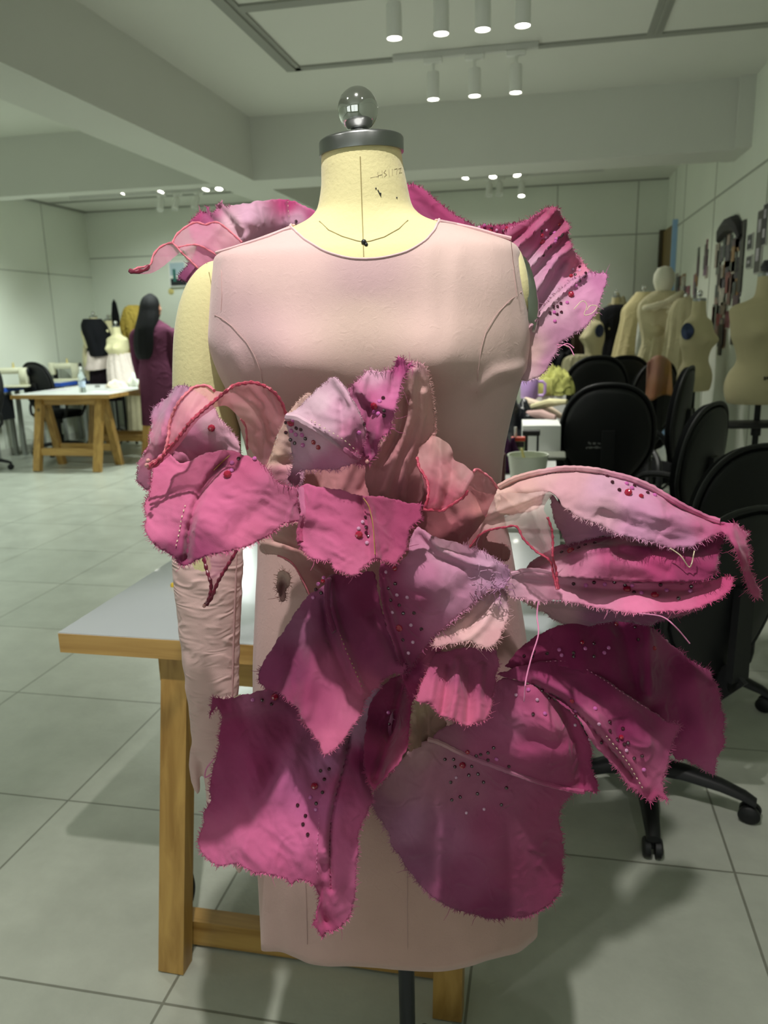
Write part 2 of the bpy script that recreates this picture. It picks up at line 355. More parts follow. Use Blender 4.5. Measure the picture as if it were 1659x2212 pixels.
axis_lathe([(781, 334, 88), (781, 334, 91.5), (780.5, 306, 91.5), (780.5, 302, 90), (780, 299.5, 86), (780, 298.5, 60), (780, 298, 10)]).put('neck_cap', M_STEEL, form, angle=50)
axis_lathe([(777, 299, 21), (777, 299, 22), (776, 284, 22), (776, 281, 20)]).put('finial_stem', M_STEEL, form, angle=50)
bc = G(773, 237, D0); vd = -(RM.transposed() @ (bc-O)).z
br_ = MB(); rb = 43.5/FPX*vd; zb = 46.5/FPX*vd
br_.lathe([(rb*math.sin(a), -zb*math.cos(a)) for a in [PI*(.18+.82*i/22) for i in range(22)]]+[(.0003, zb)], c=bc, seg=40)
br_.put('finial_ball', M_CHROME, form, angle=80)
# centre seam and neck seam cords + pin
def on_body(x, y, off=0.0):
    """point of the body surface seen at pixel x, y"""
    global BVH_BODY
    h = BVH_BODY.ray_cast(O, ray(x, y).normalized())
    return (h[0]-ray(x, y).normalized()*off) if h[0] is not None else G(x, y, D0-.1)
_b = body_mesh(0, NB, 120, 96, -0.003); BVH_BODY = BVHTree.FromPolygons([Vector(p) for p in _b.v], _b.f)
M_SEAM = mat('canvas_seam', (150, 138, 92), 0.9)
MB().tube([on_body(778+(785-778)*(y-336)/200, y, .0002) for y in range(338, 562, 8)], .0007, 6).put('centre_seam', M_SEAM, form)
pts = [(690, 478), (710, 497), (740, 511), (770, 520), (785, 523), (800, 521), (830, 512), (862, 494), (881, 476)]
MB().tube([on_body(x, y, .0002) for x, y in pts], .0008, 6).put('neck_seam', M_SEAM, form)
pp = on_body(786, 523, .002); MB().ball(pp, .0035, 8, 6).ball(pp+Vector((.003, -.001, -.003)), .0025, 8, 6).put('pin', M_DARKMETAL, form)
mk = MB()
for a in ((812, 407), (822, 418), (857, 427)): mk.ball(on_body(*a, .0002), .0011, 6, 4)
mk.tube([on_body(816, 410, .0005), on_body(823, 424, .0005)], .0006, 5); mk.put('pin_marks', M_DARKMETAL, form)
# faint pencilled number on the neck
wr = MB()
for seg in (((800, 384), (818, 381)), ((816, 372), (817, 384)), ((817, 379), (825, 377)), ((825, 368), (826, 383)), ((833, 367), (829, 373)), ((829, 373), (835, 377)), ((835, 377), (830, 382)), ((840, 366), (841, 381)), ((847, 365), (848, 379)), ((852, 366), (858, 364)), ((858, 364), (856, 377)), ((861, 365), (866, 363)), ((866, 363), (862, 374)), ((862, 374), (868, 373))):
    wr.tube([on_body(*seg[0], .0001), on_body(*seg[1], .0001)], .00035, 4)
wr.put('pencil_marks', mat('pencil', (150, 138, 108), .9), form)
# right armhole: canvas stub and steel plate
pc = G(1118, 640, 1.11)
st = MB(); rings = []
for t, k in ((0, 1.0), (.5, 1.0), (.85, .93), (1, .8)):
    c = G(1096+36*t, 628, 1.105); vd = -(RM.transposed() @ (c-O)).z
    rings.append([c+FW*(.055*k*math.cos(a))+Vector((0, 0, 1))*(.056*k*math.sin(a)+.008*(1-t))+SD*(.006*math.sin(a)*-1) for a in [2*PI*q/28 for q in range(28)]])
st.loft(rings).put('shoulder_stub', M_CANVAS, form, angle=70)
pl = MB(); c = G(1127, 634, 1.10)
pl.loft([[c+SD*(s_*.012+.004*(1-abs(math.sin(a)))-.007*math.sin(a))+FW*(k*.046*math.cos(a))+Vector((0, 0, -.012+k*.062*math.sin(a))) for a in [2*PI*q/32 for q in range(32)]] for s_, k in ((-.3, 1.0), (.5, 1.0), (.9, .93), (1.0, .8), (.95, .3), (.95, .02))])
pl.put('armhole_plate', mat('plate_steel', (176, 180, 172), .26, 1.0), form, angle=60)
# stand
pole = MB(); pt = G(862, 1950, D0)
tilt = lambda z: FB+Vector((0, 0, z))+(Vector((pt.x, pt.y, 0))-Vector((FB.x, FB.y, 0)))*0.0
pole.tube([tilt(.05), tilt(.55)], .0135, 20).put('pole', M_DARKMETAL, form)
bs = MB()
for k in range(5):
    a = 2*PI*k/5+.3; v = Vector((math.cos(a), math.sin(a), 0)); v *= .62; bs.tube([FB+Vector((0, 0, .10)), FB+v*.12+Vector((0, 0, .085)), FB+v*.27+Vector((0, 0, .055))], [.016, .014, .010], 10); bs.ball(FB+v*.27+Vector((0, 0, .027)), .027, 10, 8)
bs.put('wheeled_base', M_DARKMETAL, form)
# upper arm
def limb(tab, n=60, seg=28, dk=.85):
    rings = []
    for i in range(n+1):
        y, l, r, d = cr(tab, (len(tab)-1)*i/n); c = G((l+r)/2, y, d); vd = -(RM.transposed() @ (c-O)).z; hw = (r-l)/2/FPX*vd
        rings.append([c+SD*hw*math.cos(a)+FW*hw*dk*math.sin(a) for a in [2*PI*k/seg for k in range(seg)]])
    return rings
ARM = [(562, 468, 492, 1.10), (568, 446, 508, 1.10), (585, 424, 518, 1.10), (615, 403, 520, 1.10), (660, 387, 521, 1.10), (720, 377, 521, 1.10), (790, 374, 520, 1.10), (870, 374, 518, 1.10), (960, 376, 520, 1.09), (1060, 378, 522, 1.08), (1150, 378, 520, 1.075), (1260, 384, 514, 1.07)]
MB().loft(limb(ARM)).put('upper_arm', M_CANVAS, form, angle=80)
_a = MB().loft(limb(ARM)); BVH_ARM = BVHTree.FromPolygons([Vector(p) for p in _a.v], _a.f)
def on_bvh(b, x, y, off=0.0, dflt=1.0):
    r = ray(x, y).normalized(); h = b.ray_cast(O, r); return (h[0]-r*off) if h[0] is not None else G(x, y, dflt)
MB().tube([on_bvh(BVH_ARM, x, y, .0002, 1.06) for x, y in ((447, 569), (452, 590), (457, 615), (461, 640), (464, 655))], .0007, 6).put('arm_seam', M_SEAM, form)

# ================================================================== LONG PINK GLOVE / SLEEVE
def cloth_mat(name, rgb=None, crumple=.0012, cscale=38, var=.08, transl=.12, sheer=0.0, sheen=.25, rough=.85, dyevar=14, stretch=None):
    m = bpy.data.materials.new(name); m.use_nodes = True; nt = m.node_tree; b = nt.nodes['Principled BSDF']; N = nt.nodes.new; L = nt.links.new
    tc = N('ShaderNodeTexCoord'); vec = tc.outputs['Object']
    if stretch:
        mp = N('ShaderNodeMapping'); mp.inputs['Scale'].default_value = stretch; L(vec, mp.inputs[0]); vec = mp.outputs[0]
    if rgb: q = N('ShaderNodeRGB'); q.outputs[0].default_value = (*lin(rgb), 1); col = q.outputs[0]
    else: q = N('ShaderNodeAttribute'); q.attribute_name = 'dye'; col = q.outputs['Color']
    n = N('ShaderNodeTexNoise'); n.inputs['Scale'].default_value = dyevar; n.inputs['Detail'].default_value = 7; n.inputs['Roughness'].default_value = .65; L(tc.outputs['Object'], n.inputs['Vector'])
    r = N('ShaderNodeMapRange'); r.inputs[1].default_value = .28; r.inputs[2].default_value = .72; r.inputs[3].default_value = 1-var; r.inputs[4].default_value = 1+var; L(n.outputs[0], r.inputs[0])
    x = N('ShaderNodeVectorMath'); x.operation = 'SCALE'; L(col, x.inputs[0]); L(r.outputs[0], x.inputs['Scale']); L(x.outputs[0], b.inputs['Base Color'])
    b.inputs['Roughness'].default_value = rough; b.inputs['Specular IOR Level'].default_value = .2; b.inputs['Sheen Weight'].default_value = sheen; b.inputs['Sheen Roughness'].default_value = .5
    a = N('ShaderNodeTexNoise'); a.inputs['Scale'].default_value = cscale; a.inputs['Detail'].default_value = 3.5; a.inputs['Distortion'].default_value = 1.2
    try: a.noise_type = 'RIDGED_MULTIFRACTAL'; a.normalize = True
    except Exception: pass
    L(vec, a.inputs['Vector'])
    b1 = N('ShaderNodeBump'); b1.inputs['Distance'].default_value = crumple; L(a.outputs[0], b1.inputs['Height'])
    w = N('ShaderNodeTexNoise'); w.inputs['Scale'].default_value = 1100; w.inputs['Detail'].default_value = 2; L(tc.outputs['Object'], w.inputs['Vector'])
    b2 = N('ShaderNodeBump'); b2.inputs['Distance'].default_value = .00022; L(w.outputs[0], b2.inputs['Height']); L(b1.outputs[0], b2.inputs['Normal']); L(b2.outputs[0], b.inputs['Normal'])
    out = nt.nodes['Material Output']; sh = b.outputs[0]
    if transl:
        t = N('ShaderNodeBsdfTranslucent'); L(x.outputs[0], t.inputs[0]); mx = N('ShaderNodeMixShader'); mx.inputs[0].default_value = transl; L(sh, mx.inputs[1]); L(t.outputs[0], mx.inputs[2]); sh = mx.outputs[0]
    if sheer:
        t = N('ShaderNodeBsdfTransparent'); t.inputs[0].default_value = (1, .93, .95, 1)
        lw = N('ShaderNodeLayerWeight'); lw.inputs[0].default_value = .45; mr = N('ShaderNodeMapRange'); mr.inputs[3].default_value = sheer; mr.inputs[4].default_value = sheer*.35; L(lw.outputs['Facing'], mr.inputs[0])
        mx = N('ShaderNodeMixShader'); L(mr.outputs[0], mx.inputs[0]); L(sh, mx.inputs[1]); L(t.outputs[0], mx.inputs[2]); sh = mx.outputs[0]
    L(sh, out.inputs[0]); MATS[name] = m; return m
M_PETAL = cloth_mat('dyed_cotton', crumple=.0030, cscale=34, var=.12)
M_ORG = cloth_mat('organza', crumple=.003, cscale=26, var=.05, sheer=.5, transl=.3, rough=.5)
M_DRESS = cloth_mat('pale_pink_cotton', crumple=.0003, cscale=90, var=.04, transl=.0)
M_GLOVE = cloth_mat('wrinkled_pink_cotton', (212, 178, 174), crumple=.005, cscale=22, var=.04, transl=0, stretch=(1, 1, 2.6))
SL = [(1165, 384, 518, 1.075), (1190, 374, 525, 1.075), (1270, 377, 524, 1.07), (1390, 391, 518, 1.065), (1480, 402, 516, 1.06), (1560, 411, 513, 1.055), (1605, 417, 510, 1.05), (1645, 434, 513, 1.045), (1690, 443, 522, 1.04), (1760, 449, 545, 1.035), (1800, 458, 550, 1.03)]
gl = MB(); rr_ = limb(SL, 70, 36, .8)
for i, rg in enumerate(rr_):
    for k, p in enumerate(rg):
        q = Vector(p); am = .0030*max(0, 1-i/60)
        rg[k] = q+(q-sum((Vector(a) for a in rg), Vector())/len(rg)).normalized()*am*(noise.noise(Vector((q.x*16, q.y*16, q.z*60+q.x*30)))+.6*noise.noise(Vector((q.x*30+5, q.y*30, q.z*95-q.x*50))))
gl.loft(rr_)
def pipe_px(mb, pts, d, rpx, seg=14):
    P = []; R = []
    for (x, y, dd), r in zip(pts, rpx):
        c = G(x, y, d+dd); P.append(c); R.append(r/FPX*-(RM.transposed() @ (c-O)).z)
    mb.tube(P, R, seg)
pipe_px(gl, [(430, 1590, 0), (422, 1622, -.010), (419, 1655, -.016), (422, 1685, -.018), (426, 1705, -.018), (428, 1716, -.018)], 1.05, [11, 12.5, 11.5, 10, 7.5, 3])
for i, (x0, x1, y1) in enumerate(((468, 486, 1868), (493, 517, 1886), (518, 545, 1894), (541, 566, 1876))):
    pipe_px(gl, [(x0, 1770, 0), (x0+(x1-x0)*.35, 1815, -.004), (x0+(x1-x0)*.75, 1850, .002), (x1, y1-12, .010), (x1, y1, .013)], 1.03, [13, 12.5, 11.5, 9, 3])
glove_th = thing('long_glove', 'long wrinkled pale pink fabric glove pulled over the dress form arm', 'glove', tuple(G(470, 1880, 1.04)))
go = gl.put('sleeve', M_GLOVE, glove_th, angle=80)
rm = go.modifiers.new('fuse', 'REMESH'); rm.mode = 'VOXEL'; rm.voxel_size = .0032; rm.use_smooth_shade = True
sm = go.modifiers.new('soft', 'SMOOTH'); sm.iterations = 4; sm.factor = .5
_g = MB().loft(limb(SL, 60, 32, .8)); BVH_G = BVHTree.FromPolygons([Vector(p) for p in _g.v], _g.f)
MB().tube([on_bvh(BVH_G, x, y, .0012, 1.02) for x, y in ((511, 1195), (509, 1260), (506, 1330), (504, 1400), (502, 1480), (501, 1560))], .0013, 6).put('seam', mat('pink_seam', (186, 146, 146), .9), glove_th)

# ================================================================== DRESS
dress = thing('dress', 'sleeveless pale pink dress covered with large magenta fabric flower petals and beads', 'dress', tuple(G(865, 2050, D0)))
NECK = [(628, 489), (640, 503), (660, 519), (700, 544), (745, 558), (785, 562), (830, 558), (880, 545), (915, 524), (938, 498), (949, 474)]
nx, ny = [p[0] for p in NECK], [p[1] for p in NECK]
NA, NR = 200, 170; t_lo = 0.0; cols_ = []
OFFD = .0045
for k in range(NA):
    th = 2*PI*k/NA; t = 14.0; top = NB
    while t < NB-.5:
        x, y = proj(body(t, th, OFFD))
        if math.sin(th) >= -.02:
            if 628 < x < 949 and y < np.interp(x, nx, ny): break
        elif 635 < x < 942 and y < 492: break
        t += .02
    cols_.append(t)
cols_ = [(cols_[k-1]+2*cols_[k]+cols_[(k+1) % NA])/4 for k in range(NA)]
rings = []
for i in range(NR+1):
    rg = []
    for k in range(NA):
        th = 2*PI*k/NA; t0 = .22+.44*max(0, math.sin(th))+.05*math.sin(th*3+.6)+.03*math.sin(th*8); t = t0+(cols_[k]-t0)*i/NR; p = body(t, th, OFFD)
        if i < 40: f = (1-i/40)**1.5; p = p+SD*math.cos(th)*.006*f*math.sin(th*7)
        w = .0022*noise.noise(Vector((th*2.3, p.z*3.5, 2)))+.0012*noise.noise(Vector((th*6, p.z*10, 7)))
        rg.append(p+(SD*math.cos(th)-FW*math.sin(th))*w)
    rings.append(rg)
FOLDS = [([(1036, 838), (1074, 808), (1132, 796)], .0075, 11), ([(925, 540), (930, 720)], .0016, 12), ([(985, 560), (978, 760)], .0014, 12), ([(1060, 870), (1045, 1000)], .002, 14), ([(505, 760), (530, 830)], .003, 12), ([(700, 1900), (706, 2040)], .002, 14), ([(1000, 1990), (1004, 2050)], .003, 16)]
flat_ = [p for rg in rings for p in rg]; PX = np.array([proj(p) for p in flat_]); dsp = sum(a*np.exp(-seg_dist(PX, l)**2/(2*s*s)) for l, a, s in FOLDS)
for i in range(NR+1):
    for k in range(NA):
        if math.sin(2*PI*k/NA) > 0 and dsp[i*NA+k] > 1e-5: rings[i][k] = rings[i][k]-FW*float(dsp[i*NA+k])
DRC = [(790, 700, (214, 184, 180)), (620, 560, (206, 172, 176)), (1000, 560, (206, 176, 176)), (790, 590, (192, 158, 168)), (500, 720, (200, 162, 174)), (1080, 850, (200, 168, 170)), (800, 950, (206, 158, 162)), (850, 1950, (190, 150, 146)), (620, 1950, (204, 162, 164)), (640, 1350, (196, 158, 160)), (1060, 720, (204, 174, 172)), (500, 850, (200, 158, 166)), (980, 1150, (200, 130, 142))]
def soft(c): l = .3*c[0]+.5*c[1]+.2*c[2]; return tuple(min(250, (l+(v-l)*.86+3)*k) for v, k in zip(c, (1, .99, .955)))
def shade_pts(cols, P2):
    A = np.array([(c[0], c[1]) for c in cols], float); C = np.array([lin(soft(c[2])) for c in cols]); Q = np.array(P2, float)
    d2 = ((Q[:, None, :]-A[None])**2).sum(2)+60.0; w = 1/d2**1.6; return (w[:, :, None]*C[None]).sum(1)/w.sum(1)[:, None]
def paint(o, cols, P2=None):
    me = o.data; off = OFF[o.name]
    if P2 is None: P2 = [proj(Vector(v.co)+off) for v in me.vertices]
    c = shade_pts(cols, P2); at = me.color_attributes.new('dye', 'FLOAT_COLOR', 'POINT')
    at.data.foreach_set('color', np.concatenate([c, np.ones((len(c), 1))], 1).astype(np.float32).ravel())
bd = MB().loft(rings, cap=False); BVH_D = BVHTree.FromPolygons([Vector(p) for p in bd.v], bd.f)
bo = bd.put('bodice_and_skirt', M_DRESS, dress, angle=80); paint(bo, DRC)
so = bo.modifiers.new('thick', 'SOLIDIFY'); so.thickness = .0016; so.offset = 1
onD = lambda x, y, off=.0016, d=1.0: on_bvh(BVH_D, x, y, off, d)
M_PSEAM = mat('pale_pink_seam', (188, 154, 152), .9)
# neckline and shoulder piping follow the cut edge
edge = [rings[NR][k] for k in range(NA)]
MB().tube([Vector(p)+Vector((0, 0, .0005)) for p in edge+edge[:1]], .0016, 6).put('neck_binding', cloth_mat('binding', (214, 178, 182), crumple=.0002, transl=0), dress)
for pts in (((468, 541), (500, 532), (540, 519), (580, 506), (612, 493), (629, 488)), ((948, 473), (985, 480), (1030, 490), (1070, 502), (1104, 510))):
    MB().tube([onD(x, y+5, .002, 1.08) for x, y in pts], .0026, 8).put('shoulder_seam', MATS['binding'], dress)
for nm, pts in (('princess_seam', ((463, 680), (480, 688), (505, 708), (530, 735), (550, 768), (562, 800), (570, 840))), ('princess_seam', ((1127, 630), (1100, 650), (1070, 682), (1050, 715), (1040, 750), (1033, 800), (1030, 850))),
                ('armhole_stitching', ((474, 548), (478, 590), (479, 640), (477, 670))), ('armhole_stitching', ((1104, 520), (1108, 560), (1112, 600), (1117, 640))),
                ('skirt_seam', ((660, 1900), (662, 1960), (664, 2040))), ('skirt_seam', ((877, 1780), (879, 1880), (880, 2050)))):
    MB().tube([onD(x, y, .0017) for x, y in pts], .0004, 5).put(nm, M_PSEAM, dress)

# ------------------------------------------------------------------ petals
def catmull(pts, step, closed=True, ten=.5):
    out = []; n = len(pts); P = [np.array(p, float) for p in pts]
    for i in range(n if closed else n-1):
        if closed: a, b, c, d = P[(i-1) % n], P[i], P[(i+1) % n], P[(i+2) % n]
        else: a, b, c, d = P[max(i-1, 0)], P[i], P[i+1], P[min(i+2, n-1)]
        L_ = np.linalg.norm(c-b); m = max(1, int(L_/step))
        m1 = (c-a)*ten; m2 = (d-b)*ten
        k1 = min(1, 1.2*L_/(np.linalg.norm(m1)+1e-6)); k2 = min(1, 1.2*L_/(np.linalg.norm(m2)+1e-6)); m1 = m1*k1; m2 = m2*k2
        for j in range(m):
            u = j/m; out.append((2*u**3-3*u*u+1)*b+(u**3-2*u*u+u)*m1+(-2*u**3+3*u*u)*c+(u**3-u*u)*m2)
    if not closed: out.append(P[-1])
    return out
class TPS:
    def __init__(s, pts, smooth=1e-3):
        A = np.array(pts, float); s.P = A[:, :2]/500; n = len(A); s.lo, s.hi = A[:, 2].min()-.02, A[:, 2].max()+.02
        r2 = ((s.P[:, None]-s.P[None])**2).sum(2); K = .5*r2*np.log(r2+1e-9)+np.eye(n)*smooth
        Q = np.hstack([np.ones((n, 1)), s.P]); M_ = np.block([[K, Q], [Q.T, np.zeros((3, 3))]])
        s.w = np.linalg.lstsq(M_, np.concatenate([A[:, 2], np.zeros(3)]), rcond=None)[0]
    def __call__(s, X):
        X = np.array(X, float)/500; r2 = ((X[:, None]-s.P[None])**2).sum(2); K = .5*r2*np.log(r2+1e-9)
        return np.clip(K @ s.w[:-3]+s.w[-3]+X @ s.w[-2:], s.lo, s.hi)
def inside(X, poly):
    X = np.array(X, float); P = np.array(poly, float); x, y = X[:, 0], X[:, 1]; r = np.zeros(len(X), bool); j = len(P)-1
    for i in range(len(P)):
        xi, yi, xj, yj = P[i, 0], P[i, 1], P[j, 0], P[j, 1]
        c = ((yi > y) != (yj > y)) & (x < (xj-xi)*(y-yi)/(yj-yi+1e-12)+xi); r ^= c; j = i
    return r
PET = {}
M_FRINGE = M_PETAL
def gvec(X, D):
    return [G(x, y, d) for (x, y), d in zip(X, D)]
def petal(key, name, out, ctrl, cols, ridges=(), fray=1.0, m=None, wr=1.0, ang=0.6, sp=4.7, label=None, nofray=(), jit=1.7, thick=.0011):
    rnd = random.Random(key); m = m or M_PETAL
    bnd = catmull(out, 3.4); n = len(bnd); J = []
    for i in range(n):
        t = bnd[(i+1) % n]-bnd[i-1]; nn = np.array([t[1], -t[0]])/(np.linalg.norm(t)+1e-9)
        J.append(bnd[i]+nn*(rnd.uniform(-1, 1)*jit*.6+jit*1.5*noise.noise(Vector((bnd[i][0]/14, bnd[i][1]/14, .3)))))
    bnd = J; B = np.array(bnd); x0, y0 = B.min(0); x1, y1 = B.max(0); G_ = []; r = 0; y = y0
    while y < y1:
        x = x0+(sp/2 if r % 2 else 0)
        while x < x1: G_.append((x+rnd.uniform(-.8, .8), y+rnd.uniform(-.8, .8))); x += sp
        y += sp*.87; r += 1
    G_ = np.array(G_); G_ = G_[inside(G_, B)]
    if len(G_):
        dm = np.min(((G_[:, None, :]-B[None])**2).sum(2), axis=1); G_ = G_[dm > (sp*.6)**2]
    V = np.vstack([B, G_]) if len(G_) else B
    # keep coordinates small for the triangulator
    c0 = V.mean(0)
    vs, es, fs, *_ = delaunay_2d_cdt([Vector(((p[0]-c0[0])/100, (p[1]-c0[1])/100)) for p in V], [], [list(range(n))], 1, 1e-6)
    X = np.array([(v.x*100+c0[0], v.y*100+c0[1]) for v in vs])
    tps = TPS(ctrl); ca, sa = math.cos(ang), math.sin(ang)
    def depth(X):
        D = tps(X); X = np.array(X, float); X0 = X
        hk = hash_(key)
        for rg in ridges:
            line, amp, sg = rg[0], rg[1], rg[2]; q = seg_dist(X, line)
            D = D+amp*(np.exp(-q/sg) if len(rg) > 3 else np.exp(-q*q/(2*sg*sg)))
        w = []
        for x, y in X:
            q1, q2 = 16*noise.noise(Vector((x/75, y/75, hk+3))), 16*noise.noise(Vector((x/75, y/75, hk+8))); xx, yy = x+q1, y+q2; u, v = xx*ca+yy*sa, -xx*sa+yy*ca
            m1 = .5+noise.noise(Vector((x/70, y/70, hk+11)))
            w.append(noise.noise(Vector((u/95, v/38, hk)))*.0034+(.35-abs(noise.noise(Vector((u/70+9, v/24, hk)))))*.0036*m1+(.3-abs(noise.noise(Vector((u/40+3, v/12, 5+hk)))))*.0018*m1+noise.noise(Vector((x/9, y/9, 3)))*.0003)
        w = np.array(w)
        return D-w*wr
    D = depth(X); P = gvec(X, D)
    mb = MB(); mb.v = [tuple(p) for p in P]; mb.f = [tuple(f) for f in fs]
    if m is M_ORG: cols = [(c[0], c[1], (min(250, c[2][0]+6), min(250, c[2][1]+8), min(250, c[2][2]+24))) for c in cols]
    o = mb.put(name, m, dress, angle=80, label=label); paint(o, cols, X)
    if thick:
        s_ = o.modifiers.new('thick', 'SOLIDIFY'); s_.thickness = thick; s_.offset = 0
    PET[key] = (o, depth, cols)
    if fray > 0:
        fb = MB(); fx = []
        area = sum(bnd[i][0]*bnd[(i+1) % n][1]-bnd[(i+1) % n][0]*bnd[i][1] for i in range(n)); sg = 1 if area > 0 else -1
        starts = []; 
        for i in range(n):
            if any(a[0] < bnd[i][0] < a[2] and a[1] < bnd[i][1] < a[3] for a in nofray): continue
            for q in range(rnd.choice((1, 2, 2, 3))):
                t = bnd[(i+1) % n]-bnd[i-1]; t = t/(np.linalg.norm(t)+1e-9); nn = np.array([t[1], -t[0]])*sg
                L_ = rnd.uniform(2.5, 7.5)*fray; 
                if rnd.random() < .04: L_ *= rnd.uniform(1.5, 3.6)
                a = rnd.uniform(-1.0, 1.0); dr_ = nn*math.cos(a)+t*math.sin(a); bend = t*rnd.uniform(-.5, .5)
                p0 = bnd[i]-nn*2; pts = [p0, p0+dr_*(L_*.5+2), p0+dr_*(L_+2)+bend*L_*.5]
                starts.append((pts, nn, rnd.uniform(-.006, .003)*min(fray, 1.5)))
        allp = [p for s in starts for p in s[0]]
        if allp:
            DD = depth(allp[0::3])
            for k, (pts, nn, dz) in enumerate(starts):
                w = .65; side = np.array([-nn[1], nn[0]]); vv = []
                for q, p in enumerate(pts):
                    ww = w*(1, .85, .35)[q]; d = DD[k]+dz*q/2-.0004
                    for s2 in (-1, 1): vv.append(G(p[0]+side[0]*ww*s2, p[1]+side[1]*ww*s2, d)); fx.append((pts[0][0], pts[0][1]))
                b0 = len(fb.v); fb.v += [tuple(v) for v in vv]; fb.f += [(b0, b0+1, b0+3, b0+2), (b0+2, b0+3, b0+5, b0+4)]
            f = fb.put('frayed_edge', M_PETAL, o, smooth=False, kind='stuff')
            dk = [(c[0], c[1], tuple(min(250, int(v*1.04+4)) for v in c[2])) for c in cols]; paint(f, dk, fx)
    return o
def hash_(k): return (sum(ord(c)*(i+3) for i, c in enumerate(k)) % 97)*.73
def cord(key, name, pts, r, m, off=.001, step=5, wob=0.0, label=None, dash=None):
    o, depth, cols = PET[key]; X = catmull(pts, step, False); D = depth(X); rnd = random.Random(len(pts)*7+int(pts[0][0]))
    P = [G(x+rnd.uniform(-wob, wob), y+rnd.uniform(-wob, wob), d-off) for (x, y), d in zip(X, D)]
    mb = MB()
    if dash:
        for i in range(0, len(P)-1, 2): mb.tube([P[i], P[i]+(P[i+1]-P[i])*dash], r, 5)
    else:
        mb.tube(P, [r*(1+((.3 if 'wire' in name else .07) if wob else 0)*math.sin(i*1.9)) for i in range(len(P))], 7)
    c = mb.put(name, m, o, label=label); return c
M_WIRE = mat('red_beaded_wire', (176, 58, 84), 0.35, var=.2, vscale=300, bump=.0008, bscale=500, coat=.4)
M_WIREP = mat('pink_rolled_edge', (206, 112, 128), 0.6, var=.1, vscale=200, bump=.0006, bscale=400)
M_GOLD = mat('pale_thread', (222, 204, 176), 0.6); M_DTHREAD = mat('dark_thread', (84, 22, 58), .8); M_PTHREAD = mat('pink_thread', (214, 130, 172), .8)

LV, LP, RO, MG, DK, CRM, PK = (194, 146, 182), (214, 164, 184), (198, 84, 138), (172, 48, 112), (124, 20, 78), (222, 184, 174), (212, 110, 158)
OG = (224, 138, 140)

# ---- back: petals standing up behind the shoulders
petal('W1', 'petal', [(411, 481), (419, 470), (434, 457), (445, 459), (447, 445), (457, 460), (469, 447), (477, 436), (489, 446), (529, 439), (587, 432), (616, 431), (640, 436), (680, 458), (700, 480), (690, 520), (620, 560), (500, 600), (440, 620), (398, 607), (386, 596), (415, 560), (425, 530), (410, 505)],
      [(410, 480, 1.26), (480, 440, 1.24), (620, 432, 1.27), (690, 470, 1.24), (600, 520, 1.27), (480, 520, 1.22), (400, 600, 1.22), (450, 610, 1.22), (540, 480, 1.20)],
      [(420, 470, MG), (450, 470, (150, 60, 112)), (540, 470, LV), (620, 440, MG), (680, 465, (178, 70, 130)), (560, 520, LV), (500, 490, (200, 156, 180)), (400, 600, (120, 50, 96)), (430, 590, (150, 74, 120)), (640, 480, LV)],
      [([(613, 432), (616, 460), (622, 492)], -.010, 4), ([(477, 440), (510, 475), (530, 510), (535, 540)], -.012, 6), ([(480, 448), (505, 480), (520, 500)], .014, 8), ([(445, 460), (465, 480)], .01, 6)], fray=1.0, ang=.3,
      nofray=[(500, 400, 700, 470)])
petal('W1s', 'sheer_petal', [(278, 585), (298, 579), (324, 572), (331, 551), (347, 533), (364, 526), (374, 525), (384, 504), (411, 484), (427, 480), (443, 484), (469, 480), (495, 498), (523, 523), (540, 560), (500, 600), (427, 580), (402, 560), (392, 545), (384, 549), (376, 556), (350, 577), (327, 590), (298, 592), (281, 591)],
      [(280, 588, 1.12), (350, 540, 1.15), (420, 482, 1.19), (500, 500, 1.18), (470, 580, 1.16), (390, 555, 1.14), (330, 588, 1.13)],
      [(280, 588, (120, 30, 60)), (310, 582, (168, 60, 100)), (350, 560, (206, 110, 140)), (420, 500, (212, 140, 158)), (500, 530, (216, 140, 150)), (440, 560, (214, 130, 150))],
      [([(374, 525), (400, 545), (430, 580)], -.008, 5), ([(395, 540), (425, 528), (450, 535), (475, 552)], -.008, 6), ([(440, 520), (475, 485)], -.006, 10)], fray=0, m=M_ORG, jit=.4, thick=0, ang=.9)
cord('W1s', 'wired_edge', [(279, 587), (298, 579), (324, 572), (331, 551), (347, 533), (364, 526), (374, 526), (392, 545), (410, 562), (427, 579)], .0014, M_WIREP, wob=.4)
cord('W1s', 'wired_edge', [(372, 525), (384, 504), (411, 484), (427, 480), (443, 485), (469, 480), (495, 498), (523, 523)], .0014, M_WIREP, wob=.4)
cord('W1s', 'wired_edge', [(384, 535), (410, 529), (430, 530), (455, 543), (474, 554)], .0012, M_WIREP, wob=.4)
cord('W1s', 'wired_edge', [(279, 584), (290, 588), (310, 583), (322, 574)], .0028, mat('dark_red_wire', (110, 26, 52), .4, var=.2, vscale=300), wob=.8)
cord('W1', 'stitching', [(622, 435), (623, 460), (628, 490)], .0005, M_GOLD, dash=.6)
petal('W2a', 'petal', [(870, 395), (884, 398), (899, 399), (917, 411), (943, 433), (982, 463), (1017, 483), (1034, 489), (1060, 486), (1091, 486), (1121, 482), (1140, 500), (1130, 540), (1000, 540), (880, 500), (850, 440)],
      [(870, 400, 1.26), (950, 440, 1.25), (1060, 490, 1.24), (1130, 500, 1.22), (900, 480, 1.24), (1000, 530, 1.22)],
      [(880, 400, (164, 52, 112)), (950, 450, (158, 46, 104)), (1060, 490, (150, 44, 96)), (1130, 490, (150, 40, 96)), (920, 480, (140, 50, 100))],
      [([(890, 400), (1000, 490)], -.006, 9), ([(1030, 490), (1110, 520)], .008, 7)], ang=.6)
